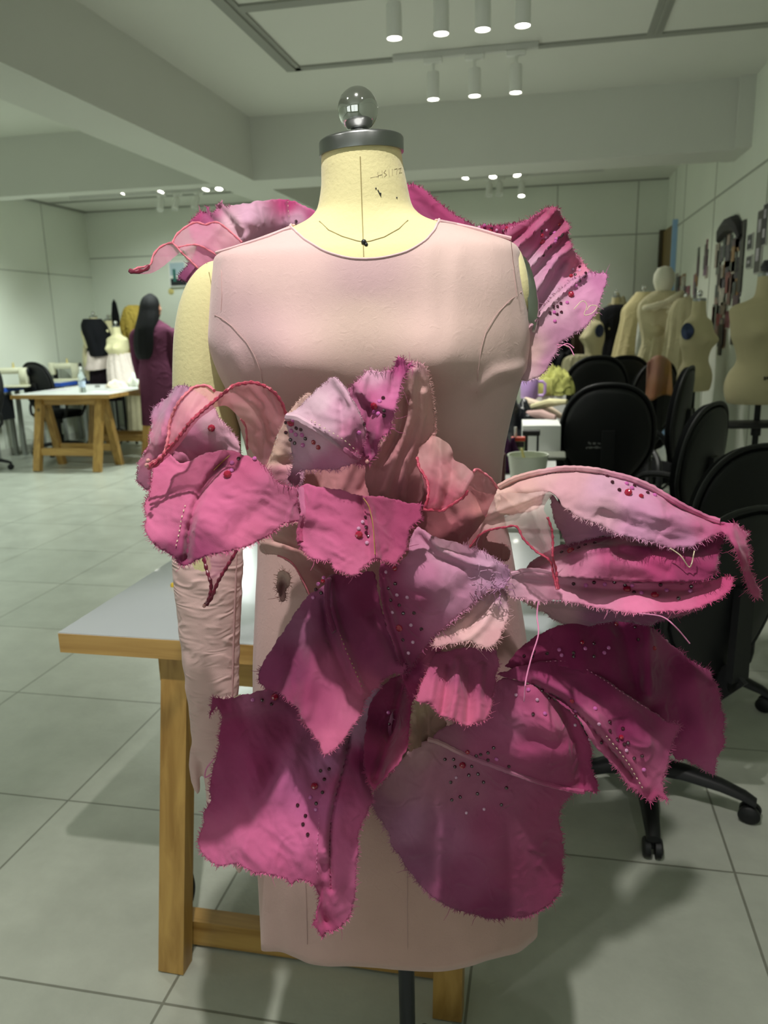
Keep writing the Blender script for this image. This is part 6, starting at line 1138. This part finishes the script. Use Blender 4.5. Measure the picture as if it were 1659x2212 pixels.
# ================================================================== PICTURES ON THE RIGHT WALL
R4 = random.Random(11)
def pix(px, py, X=ROOM_R-.004): return Xp(px, py, X)
def sheet(cy, cz, w, h, col, label, grp, name='picture_sheet', cat='picture', th=.002, k=0, frame=None):
    x = ROOM_R-.002-.0025*(k % 4)
    mb = MB().box((x-th, cy-w/2, cz-h/2), (x, cy+w/2, cz+h/2)); key = 'sheet_%d' % (hash(col) % 100000)
    o = mb.put(name, mat('sheet_%d_%d_%d' % col, col, .5, var=.5, vscale=22), loc=(x, cy, cz), smooth=False); return tag(o, label, cat, grp)
PAL = [(120, 90, 84), (88, 66, 76), (150, 130, 120), (66, 60, 70), (128, 62, 60), (160, 150, 136), (96, 88, 100), (70, 76, 74), (150, 110, 60), (116, 84, 110), (186, 182, 170), (60, 48, 46), (140, 78, 96), (100, 104, 96)]
def cluster(px0, px1, topf, botf, n_, label, grp, w=.17, h=.16):
    a, b = pix(px1, 600).y, pix(px0, 600).y
    for k in range(n_):
        cy = R4.uniform(a, b); px = px0+(px1-px0)*(b-cy)/(b-a); zt, zb = pix(px, topf(px)).z, pix(px, botf(px)).z
        sheet(cy, R4.uniform(zb, zt), w*R4.uniform(.6, 1.3), h*R4.uniform(.6, 1.4), PAL[R4.randrange(len(PAL))], label, grp, k=k)
cluster(1462, 1490, lambda p: 585+(p-1475)**2*.15, lambda p: 638, 10, 'small dark picture pinned in the farthest, lowest cluster of the right wall', 'farthest picture cluster')
cluster(1501, 1508, lambda p: 545, lambda p: 660, 7, 'picture in the left narrow upright strip of pictures over the bare mannequin', 'left picture strip', .12)
cluster(1516, 1526, lambda p: 545, lambda p: 600, 6, 'picture in the right narrow upright strip of pictures over the bare mannequin', 'right picture strip', .12)
cluster(1546, 1602, lambda p: 500+max(0, (1580-p))*1.5, lambda p: 735, 58, 'magazine picture pasted in the tall colourful collage between the two bare torsos', 'tall collage pictures', .15, .15)
for px, y0, y1 in ((1557, 700, 768), (1585, 690, 745), (1603, 478, 630)):
    P, Q = pix(px, y0), pix(px, y1); sheet((P.y+Q.y)/2, (P.z+Q.z)/2, .11, P.z-Q.z, (52, 50, 44), ('long dark strip picture at the lower left of the tall collage', 'long dark strip picture at the lower middle of the tall collage', 'long dark green strip picture at the right of the tall collage')[(1557, 1585, 1603).index(px)], None, k=3)
arc = [pix(1556, 520), pix(1566, 500), pix(1580, 486), pix(1592, 482), pix(1600, 492), pix(1603, 512)]
tag(MB().tube([p-Vector((.012, 0, 0)) for p in arc], [.02, .05, .06, .06, .045, .02], 8).put('hat_brim', mat('dark_paper', (34, 32, 36), .6), loc=arc[2]), 'dark arched paper shape crowning the tall collage', 'paper shape')
fr = [(1642, 455, 590, .16, (80, 78, 74)), (1622, 505, 540, .14, (70, 70, 72)), (1620, 552, 580, .15, (84, 84, 84)), (1655, 440, 530, .12, (60, 58, 64)), (1658, 560, 600, .12, (110, 108, 100))]
lbs = ['tall grey framed board with two pale pictures near the right edge', 'small grey framed picture, upper of the two left of the tall board', 'small grey framed picture, lower of the two left of the tall board', 'dark framed poster cut by the right edge of the photo', 'low framed print cut by the right edge of the photo']
for (px, y0, y1, w, c_), lb in zip(fr, lbs):
    P, Q = pix(px, y0), pix(px, y1); cy, cz, hh = (P.y+Q.y)/2, (P.z+Q.z)/2, (P.z-Q.z)
    t = thing('framed_picture', lb, 'picture frame', (ROOM_R, cy, cz)); x = ROOM_R
    MB().box((x-.012, cy-w/2, cz-hh/2), (x-.001, cy+w/2, cz+hh/2)).put('frame', mat('pale_frame', (196, 196, 190), .4), t, False)
    MB().box((x-.014, cy-w/2+.008, cz-hh/2+.008), (x-.010, cy+w/2-.008, cz+hh/2-.008)).put('board', mat('board_%d' % c_[0], c_, .6), t, False)
    for j in range(2 if hh > .25 else 1):
        zz = cz+(hh*.25 if j == 0 and hh > .25 else (-hh*.2 if j else 0)); MB().box((x-.016, cy-w*.22, zz-hh*.1), (x-.013, cy+w*.22, zz+hh*.1)).put('picture', mat('pict_pale', (186, 180, 190), .5, var=.3, vscale=20), t, False)

# ================================================================== FAR LEFT CORNER
ft = thing('trestle_table', 'pine trestle table with cluttered top in front of the woman', 'table', (-4.85, 7.85, 0))
MB().box((-5.41, 7.2, .735), (-4.29, 8.6, .775)).put('tabletop', M_WOOD_Y, ft, False)
MB().box((-5.40, 7.21, .775), (-4.30, 8.59, .777)).put('laminate_top', M_TABW, ft, False)
trestle(ft, -5.14, -4.46, 7.34, .22, .735, .075, m=M_WOOD_V, rail=.20); trestle(ft, -5.14, -4.46, 8.35, .22, .735, .075, rail=.20)
ZF = .778
def far_on(px, py): return Zp(px, py, ZF)
P = Yp(180, 858, 7.45); P.z = ZF; wb = thing('water_bottle', 'clear plastic water bottle with pale label on the far pine table', 'bottle', tuple(P))
MB().lathe([(.001, 0), (.034, 0), (.036, .01), (.034, .08), (.036, .1), (.034, .17), (.014, .215), (.013, .24)], c=P, seg=20, cap=False).put('bottle_body', mat('clear_plastic', (214, 226, 226), .08, trans=.9), wb)
MB().lathe([(.036, .055), (.0365, .12)], c=P, seg=20, cap=False).put('paper_label', mat('label_blue', (190, 206, 226), .5), wb)
MB().lathe([(.015, .235), (.015, .262), (.001, .263)], c=P, seg=14).put('bottle_cap', M_WHITE, wb)
for k, (px, py, w, h_, c_, nm, lb) in enumerate(((215, 848, .20, .004, (224, 222, 226), 'paper_sheet', 'white paper sheet lying flat behind the water bottle'), (130, 862, .22, .004, (206, 200, 206), 'paper_sheet', 'pale lilac paper sheet lying flat left of the water bottle'), (212, 846, .05, .02, (110, 112, 104), 'sewing_weight', 'small grey weight on the papers'),
        (247, 850, .10, .05, (224, 224, 214), 'white_tray', 'white tray on the far table edge nearest the woman'))):
    P = Yp(px, py, 7.55+.25*k); P.z = ZF+.003*(k == 2)+(.0045 if k == 2 else 0); P.x = max(P.x, -5.25); tag(MB().box((P.x-w/2, P.y-w*.35, P.z), (P.x+w/2, P.y+w*.35, P.z+h_), rz=.2*k).put(nm, mat(nm+str(k), c_, .6), loc=P, smooth=False), lb, nm.replace('_', ' '))
heap('fabric_heap', 'pale grey-white fabric heap on the far table beside the woman', 'fabric', (-4.5, 8.25, ZF), .14, .12, .16, cloth_c('white_cloth', (214, 216, 204)), 13, amp=.4)
heap('fabric_heap', 'low cream fabric scrap lying on the far table before the pink skirt', 'fabric', (-4.72, 8.1, ZF), .12, .10, .07, cloth_c('scrap_cream', (222, 210, 190)), 15, amp=.4)
chair(-5.60, 8.25, -.25, 'black office chair beside the far pine table, in the left corner', 1.0)
for k, (x, y, rz_, lb) in enumerate(((-4.55, 9.35, .5, 'black office chair low in the shade right under the mannequins'), (-6.02+.25, 7.05, 1.6, 'black office chair cut by the left edge of the photo'))): chair(x, y, rz_, lb)
# sewing machine tables with blue edges
def machine(loc, rz_, label):
    t = thing('sewing_machine', label, 'sewing machine', local=True); MW = mat('machine_cream', (216, 214, 188), .35)
    MB().box((-.24, -.09, 0), (.24, .09, .035), bev=.008).put('bed', MW, t, angle=50)
    MB().box((.12, -.06, .035), (.23, .06, .27), bev=.012).box((-.22, -.05, .19), (.16, .05, .275), bev=.012).box((-.23, -.055, .10), (-.15, .055, .285), bev=.010).put('arm', MW, t, angle=50)
    MB().lathe([(.001, 0), (.05, .003), (.055, .012), (.05, .022), (.001, .025)], seg=20).put('hand_wheel', M_DARKMETAL, t)
    kids(t)[-1]; w = [o for o in bpy.data.objects if o.parent == t and o.name.startswith('hand_wheel')][0]; w.location = (.235, 0, .22); w.rotation_euler = (0, PI/2, 0)
    MB().tube([(-.19, 0, .10), (-.19, 0, .045)], .004, 6).box((-.205, -.015, .04), (-.175, .02, .046)).put('needle_bar', M_STEEL, t)
    MB().lathe([(.02, .275), (.014, .30), (.012, .34), (.004, .345)], c=(.05, 0, 0), seg=10).put('thread_spool', mat('spool', (206, 190, 120), .6), t)
    t.location = loc; t.rotation_euler = (0, 0, rz_); t.scale = (.8, .8, .8); return t
M_BLUE = mat('blue_edge', (52, 92, 190), .4)
ms = None
for k, (x0, x1, y0, y1, lb) in enumerate(((-6.12, -5.52, 9.35, 9.95, 'white sewing table with blue edge, farthest back in the left corner'), (-6.12, -5.72, 8.55, 9.15, 'white sewing table with blue edge, middle of the three by the left wall'), (-6.12, -5.92, 7.55, 8.15, 'white sewing table with blue edge, nearest of the three by the left wall'))):
    t = thing('sewing_table', lb, 'sewing table', (-5.8, (y0+y1)/2, 0)); MB().box((x0, y0, .76), (x1, y1, .80), bev=.004).put('tabletop', mat('formica', (222, 226, 230), .3), t, False)
    MB().box((x0, y0-.012, .758), (x1+.012, y0, .803)).box((x1, y0, .758), (x1+.012, y1, .803)).put('blue_edge', M_BLUE, t, False)
    for x in (x0+.04, x1-.05):
        for yy in (y0+.05, y1-.09): MB().box((x-.02, yy, .0), (x+.02, yy+.04, .76)).put('leg', mat('grey_steel', (150, 154, 148), .5), t, False)
    MB().box((x0+.05, y0+.15, .45), (x0+.18, y0+.4, .72)).put('motor_box', M_DARKMETAL, t, False)
    lbm = ['cream sewing machine on the farthest blue-edged table', 'cream sewing machine on the middle blue-edged table', 'cream sewing machine on the nearest blue-edged table'][k]
    if k == 0: ms = machine((-5.80, 9.65, .80), .1, lbm)
    else: dup(ms, (x0+.27-.02*k, (y0+y1)/2+.05, .80), .1+.1*k, lbm)
dup(ms, (-5.62+.12, 9.5, .80), 2.9, 'cream sewing machine turned the other way on the farthest blue-edged table') if False else None
P0 = Yp(25, 785, 8.75); a, b = Yp(17, 722, 8.75), Yp(48, 725, 8.75)
tsd = thing('thread_stand', 'tall white thread stand rising over the sewing machines', 'thread stand', (P0.x, P0.y, .80))
MB().tube([Vector((a.x+.02, a.y, .80)), a], .013, 8).put('post', M_WHITE, tsd); MB().tube([a, b], .010, 8).put('top_arm', M_WHITE, tsd)
for k in range(2):
    q = a+(b-a)*(.3+.5*k); MB().tube([Vector((q.x, q.y, .80)), Vector((q.x, q.y, .95))], .006, 6).lathe([(.03, 0), (.012, .10), (.003, .11)], c=(q.x, q.y, .83), seg=12).put('thread_cone', mat('cone_white', (226, 228, 214), .7), tsd)
for k, (px, py, Y, r_, c_, lb) in enumerate(((28, 800, 9.0, .05, (24, 24, 26), 'slim black spray bottle before the sewing machines'), (155, 800, 9.5, .06, (30, 28, 30), 'black bundle at the right end of the sewing tables'))):
    P = Yp(px, py, Y); 
    if k == 0: P.x = max(P.x, -6.07); tag(MB().lathe([(.001, 0), (.028, 0), (.03, .12), (.012, .17), (.012, .22), (.001, .222)], c=(P.x, P.y, .80), seg=14).put('spray_bottle', M_BLACK, loc=(P.x, P.y, .8)), lb, 'bottle')
    else: heap('black_bundle', lb, 'fabric', (-5.60, 9.6, .80), .09, .08, .2, cloth_c('black_cloth', (14, 15, 20)), 5, amp=.4)
heap('cream_cloth', 'cream cloth bundle between the sewing tables and the black and white outfit', 'cloth', (-5.32, 9.6, .0) , .16, .14, 1.02, cloth_c('toile_cream2', (212, 202, 168)), 8, amp=.3)
heap('white_cloth', 'white cloth tumbled on the farthest sewing table', 'cloth', (-5.62, 9.45, .80), .12, .07, .10, cloth_c('white_cloth', (214, 216, 204)), 21, amp=.4)
# far mannequins
MNF = make_mannequin(mat('far_canvas', (220, 212, 170), .9), 'chrome', disc=False)
place_m(MNF, 200, 672, 8.95, PI+.3, 'cream mannequin wearing the black and white outfit in the left corner', 1.73)
fx = Yp(205, 700, 8.95); b1 = (fx.x, fx.y)
garment('strap_blouse', 'black slanted strap blouse on the leftmost corner mannequin', 'blouse', b1, [(1.14, .17, .15, .06, 0), (1.25, .155, .16, .03, 0), (1.38, .15, .175, .0, 0), (1.47, .145, .15, -.02, 0), (1.54, .11, .10, -.03, 0)], cloth_c('black_cloth', (14, 15, 20)), 0, 5, .008, hem=.05)
garment('peplum', 'pale pink flared peplum over the black skirt', 'peplum', (b1[0]+.02, b1[1]), [(.98, .25, .15, .03, 0), (1.06, .21, .135, .02, 0), (1.16, .15, .11, .0, 0)], cloth_c('peplum_pink', (222, 206, 200)), 0, 4, .01, hem=.05, seed=.4)
garment('skirt', 'black and maroon narrow skirt under the pale peplum', 'skirt', (b1[0]+.04, b1[1]+.01), [(.55, .21, .13, 0, 0), (.8, .19, .125, 0, 0), (1.0, .16, .11, 0, 0), (1.08, .12, .09, 0, 0)], cloth_c('skirt_black', (26, 16, 24)), 0, 6, .006)
garment('trailing_cloth', 'cream cloth trailing down beside the leftmost corner mannequin', 'cloth', (b1[0]-.14, b1[1]-.03), [(.80, .05, .03, .03, 0), (1.0, .05, .03, 0, 0), (1.2, .035, .03, .01, 0), (1.32, .02, .02, .04, 0)], cloth_c('toile_cream2', (212, 202, 168)), 0, 5, .006)
place_m(MNF, 232, 684, 9.3, PI-.4, 'cream mannequin head and shoulder behind, between the two front corner mannequins', 1.70, copy=True)
place_m(MNF, 249, 693, 8.75, PI-.35, 'cream mannequin with a pale pink pleated skirt in the left corner', 1.73, 1.05, copy=True)
fx = Yp(253, 700, 8.75); garment('pleated_skirt', 'pale pink sheer pleated skirt on the right corner mannequin', 'skirt', (fx.x, fx.y), [(.66, .24, .17, .05, 0), (.85, .20, .15, .02, 0), (1.02, .16, .12, 0, 0), (1.13, .125, .10, 0, 0)], cloth_c('skirt_pink', (222, 208, 200)), 0, 13, .008)
fx = Yp(250, 690, 9.9); tag(MB().lathe([(.06, 1.35), (.05, 1.6), (.03, 1.75), (.004, 1.80)], c=(fx.x, fx.y, 0), seg=16).tube([(fx.x, fx.y, 0), (fx.x, fx.y, 1.4)], .02, 8).put('black_cone', cloth_c('black_cloth', (14, 15, 20)), loc=(fx.x, fx.y, 0)), 'tall pointed black cone rising behind the corner mannequins', 'cone')
fx = Yp(291, 700, 9.4); garment('gold_dress', 'golden crinkled dress on a stand half hidden by the woman', 'dress', (fx.x, fx.y), [(.85, .12, .10, 0, 0), (1.05, .15, .12, 0, 0), (1.22, .14, .11, 0, 0), (1.4, .18, .13, 0, 0), (1.55, .17, .12, 0, 0), (1.66, .12, .09, 0, 0), (1.70, .05, .05, 0, 0)], cloth_c('gold_cloth', (186, 160, 76), crumple=.03, cscale=14), 0, 9, .03)
# small framed panel on the back wall
P = Yp(388, 592, ROOM_B); wp = thing('wall_panel', 'small white control box with screen on the back wall, partly behind the left back petals', 'control box', (P.x, ROOM_B, P.z))
MB().box((P.x-.13, ROOM_B-.07, P.z-.17), (P.x+.14, ROOM_B-.001, P.z+.17), bev=.01).put('case', M_WHITE, wp, False)
MB().box((P.x-.10, ROOM_B-.074, P.z-.02), (P.x+.11, ROOM_B-.069, P.z+.14)).put('screen', mat('screen_grey', (176, 196, 206), .3), wp, False)
MB().box((P.x-.06, ROOM_B-.078, P.z-.10), (P.x-.02, ROOM_B-.069, P.z+.06)).put('green_button', mat('btn_green', (40, 104, 96), .4), wp, False)
MB().box((P.x-.10, ROOM_B-.076, P.z-.15), (P.x+.12, ROOM_B-.069, P.z-.06)).put('keypad', M_DARKMETAL, wp, False)
MB().ball((P.x-.14, ROOM_B-.01, P.z-.22), .03, 8, 6, (1.4, .3, 1.3)).put('yellow_stain', mat('stain', (214, 200, 130), .9), wp)

# ================================================================== THE WOMAN
def person():
    base = Yp(338, 780, 7.75); bx, by = base.x, base.y; H = Yp(338, 640, 7.75).z
    t = thing('person', 'person with long black hair in a plum coat, turned away beside the far table', 'person', (bx, by, 0)); s = H/1.70
    def Lp(x, y, z): return Vector((bx+x*s, by+y*s, z*s))
    def limb3(mb, P, R, seg=16, fl=1.0):
        rings = []; n_ = len(P)*6
        for i in range(n_+1):
            v = cr([(*p, r) for p, r in zip(P, R)], (len(P)-1)*i/n_); c = Vector(v[:3])
            rings.append([Lp(c.x+v[3]*math.cos(a), c.y+v[3]*fl*math.sin(a), c.z) for a in [2*PI*q/seg for q in range(seg)]])
        mb.loft(rings)
    body_ = MB()   # skin: head, neck, hands, legs
    limb3(body_, [(0, 0, 1.40), (.01, 0, 1.47), (.015, -.005, 1.52)], [.055, .050, .050])
    rings = []
    for z, rx, ry, cx in ((1.48, .030, .035, .03), (1.50, .045, .055, .025), (1.54, .064, .072, .018), (1.59, .074, .080, .010), (1.63, .072, .080, .006), (1.67, .055, .062, .0), (1.695, .02, .03, 0)):
        rings.append([Lp(cx+rx*math.cos(a)+(.012*math.exp(-((z-1.565)/.018)**2)*max(0, math.cos(a))**6), .01+ry*math.sin(a), z) for a in [2*PI*q/24 for q in range(24)]])
    body_.loft(rings)
    body_.ball(tuple(Lp(.088, .012, 1.568)), .014*s, 8, 6, (1, .8, 1.2)); body_.ball(tuple(Lp(.078, .012, 1.528)), .013*s, 8, 6, (.8, 1.4, .6)); body_.ball(tuple(Lp(.012, -.078, 1.575)), .018*s, 8, 6, (.8, .4, 1.3))
    for sx in (-1, 1):
        hx = -.20 if sx < 0 else .20; base_ = (hx+.015*sx, .03 if sx < 0 else .02, .80)
        limb3(body_, [(hx, .01, .90), (hx+.005*sx, .015, .84), (hx+.012*sx, .02, .80), (hx+.016*sx, .02, .765)], [.024, .026, .034, .030], 12, .5)
        for f in range(4):
            fy = -.014+.012*f+.012; L_ = (.060, .070, .066, .052)[f]
            body_.tube([Lp(hx+.014*sx, .004+fy, .775), Lp(hx+.018*sx, .004+fy, .775-L_*.5), Lp(hx+.012*sx, .006+fy, .775-L_)], [.0085*s, .008*s, .006*s], 7)
        body_.tube([Lp(hx-.004*sx, -.005, .82), Lp(hx-.006*sx, -.030, .79), Lp(hx-.002*sx, -.036, .762)], [.010*s, .009*s, .006*s], 7)
        limb3(body_, [(sx*.075, 0, .50), (sx*.07, .01, .28), (sx*.07, 0, .08), (sx*.07, -.01, .03)], [.06, .05, .036, .034])
    sk = body_.put('body', mat('skin', (150, 104, 80), .6), t, angle=80)
    m_ = sk.modifiers.new('fuse', 'REMESH'); m_.mode = 'VOXEL'; m_.voxel_size = .006; m_.use_smooth_shade = True
    ct = MB(); rings = []
    for z, rx, ry, cx in ((.40, .225, .16, .01), (.60, .215, .155, .01), (.80, .205, .145, .005), (.95, .195, .135, 0), (1.08, .172, .12, 0), (1.20, .178, .122, 0), (1.32, .195, .125, 0), (1.39, .185, .110, 0), (1.43, .135, .085, 0), (1.465, .075, .065, 0), (1.48, .06, .055, 0)):
        rings.append((z, rx, ry, cx))
    R = []
    for i in range(61):
        z, rx, ry, cx = cr(rings, (len(rings)-1)*i/60); R.append([Lp(cx+rx*(1+.03*math.sin(a*5+z*4)*max(0, 1.2-z))*math.cos(a), ry*(1+.03*math.sin(a*7)*max(0, 1.2-z))*math.sin(a), z) for a in [2*PI*q/40 for q in range(40)]])
    ct.loft(R)
    for sx in (-1, 1):
        ct_ = [(sx*.160, 0, 1.385), (sx*.205, 0, 1.33), (sx*.222, 0, 1.20), (sx*.225, 0, 1.08), (sx*.215, .01, .96), (sx*.205, .015, .875)]; limb3(ct, ct_, [.055, .064, .058, .052, .048, .045])
    cm = ct.put('coat', cloth_c('plum_coat', (84, 40, 62), crumple=.02, cscale=8), t, angle=80)
    m_ = cm.modifiers.new('fuse', 'REMESH'); m_.mode = 'VOXEL'; m_.voxel_size = .009; m_.use_smooth_shade = True
    hr = MB(); R = []
    for z, rx, ry, cx, cy in ((1.08, .075, .03, -.075, -.10), (1.14, .105, .05, -.070, -.10), (1.25, .120, .065, -.060, -.095), (1.38, .120, .085, -.045, -.075), (1.48, .112, .095, -.028, -.045), (1.56, .104, .105, -.020, -.015), (1.63, .095, .102, -.014, -.005), (1.69, .070, .075, -.010, 0), (1.73, .015, .02, -.005, 0)):
        R.append((z, rx, ry, cx, cy))
    RR = []
    for i in range(49):
        z, rx, ry, cx, cy = cr(R, (len(R)-1)*i/48); RR.append([Lp(cx+rx*(1+.04*math.sin(a*11+z*2)*max(0, 1.6-z))*math.cos(a), cy+ry*(1+.04*math.sin(a*9))*math.sin(a), z) for a in [2*PI*q/44 for q in range(44)]])
    hr.loft(RR).put('hair', mat('black_hair', (9, 9, 11), .6, spec=.2, bump=.004, bscale=60, stretch=(6, 6, .4)), t, angle=80)
    for sx in (-1, 1): MB().loft([[Lp(sx*.07+.04*k*math.cos(a), -.03+.11*k*math.sin(a), z) for a in [2*PI*q/16 for q in range(16)]] for z, k in ((0, .95), (.02, 1), (.05, .8), (.07, .45))]).put('shoe', M_BLACK, t)
    return t
person()

# ================================================================== FAR TRACK LIGHTS
track(-1.2, .2, 7.95, 'white light track behind the cross beam, above the right back petals'); track(-2.2, .53, 9.25, 'long grey light track near the back wall, right bay')
track(-5.4, -3.3, 7.72, 'white light track behind the cross beam in the left bay'); track(-5.6, -3.4, 9.0, 'long grey light track near the back wall, left bay')
def lampb(px, py, Y): P = Yp(px, py, Y); return (P.x, Y, ZT)
nm4 = ['leftmost', 'second', 'third', 'rightmost']
for i, (px, py) in enumerate(((1018, 387), (1068, 384), (1110, 382))):
    lamp(lampb(px, py, 7.95), 'small lit spotlight, %s of the three over the right back petals' % ('left', 'middle', 'right')[i], 'three far right spotlights', watts=34, cone=125, tilt=(-.25, .25-.2*i))
lamp(lampb(1127, 412, 9.25), 'small lit spotlight hanging lower, apart from the three over the right back petals', watts=14, cone=110, tilt=(-.3, 0))
for i, (px, py) in enumerate(((1058, 405), (1080, 402))): lamp(lampb(px, py, 9.25), 'unlit white spotlight seen from behind, %s of the pair over the right back petals' % ('left', 'right')[i], 'unlit far spotlights, right bay', lit=False, tilt=(-.5, 0))
for i, (px, py) in enumerate(((288, 418), (366, 413), (457, 410), (479, 412))):
    lamp(lampb(px, py, 7.72), 'small lit spotlight, %s of the four in the left bay' % nm4[i], 'four far left spotlights', watts=64, col=COOLC, cone=130, tilt=(-.3, .45-.15*i))
for i, px in enumerate((350, 385, 430)): lamp(lampb(px, 430, 9.0), 'unlit white spotlight, %s of three near the back wall, left bay' % ('left', 'middle', 'right')[i], 'unlit far spotlights, left bay', lit=False, tilt=(-.55, .1*(i-1)))
# added spots without fixtures, brightening the left side, floor and far bays
for x, y, w in ((-4.3, 3.6, 50), (-4.3, 5.2, 42), (-1.8, 2.4, 18), (-3.6, 1.0, 50), (-5.3, 6.95, 40), (-4.4, 8.4, 60), (-.6, 8.6, 34)):
    spot('track_or_fill_spot', (x, y, 2.72), (x-.3, y+(1.6 if y > 8 else .2), 0), w, 120, .7, .03, COOLC if x < -3 else LIGHTC)
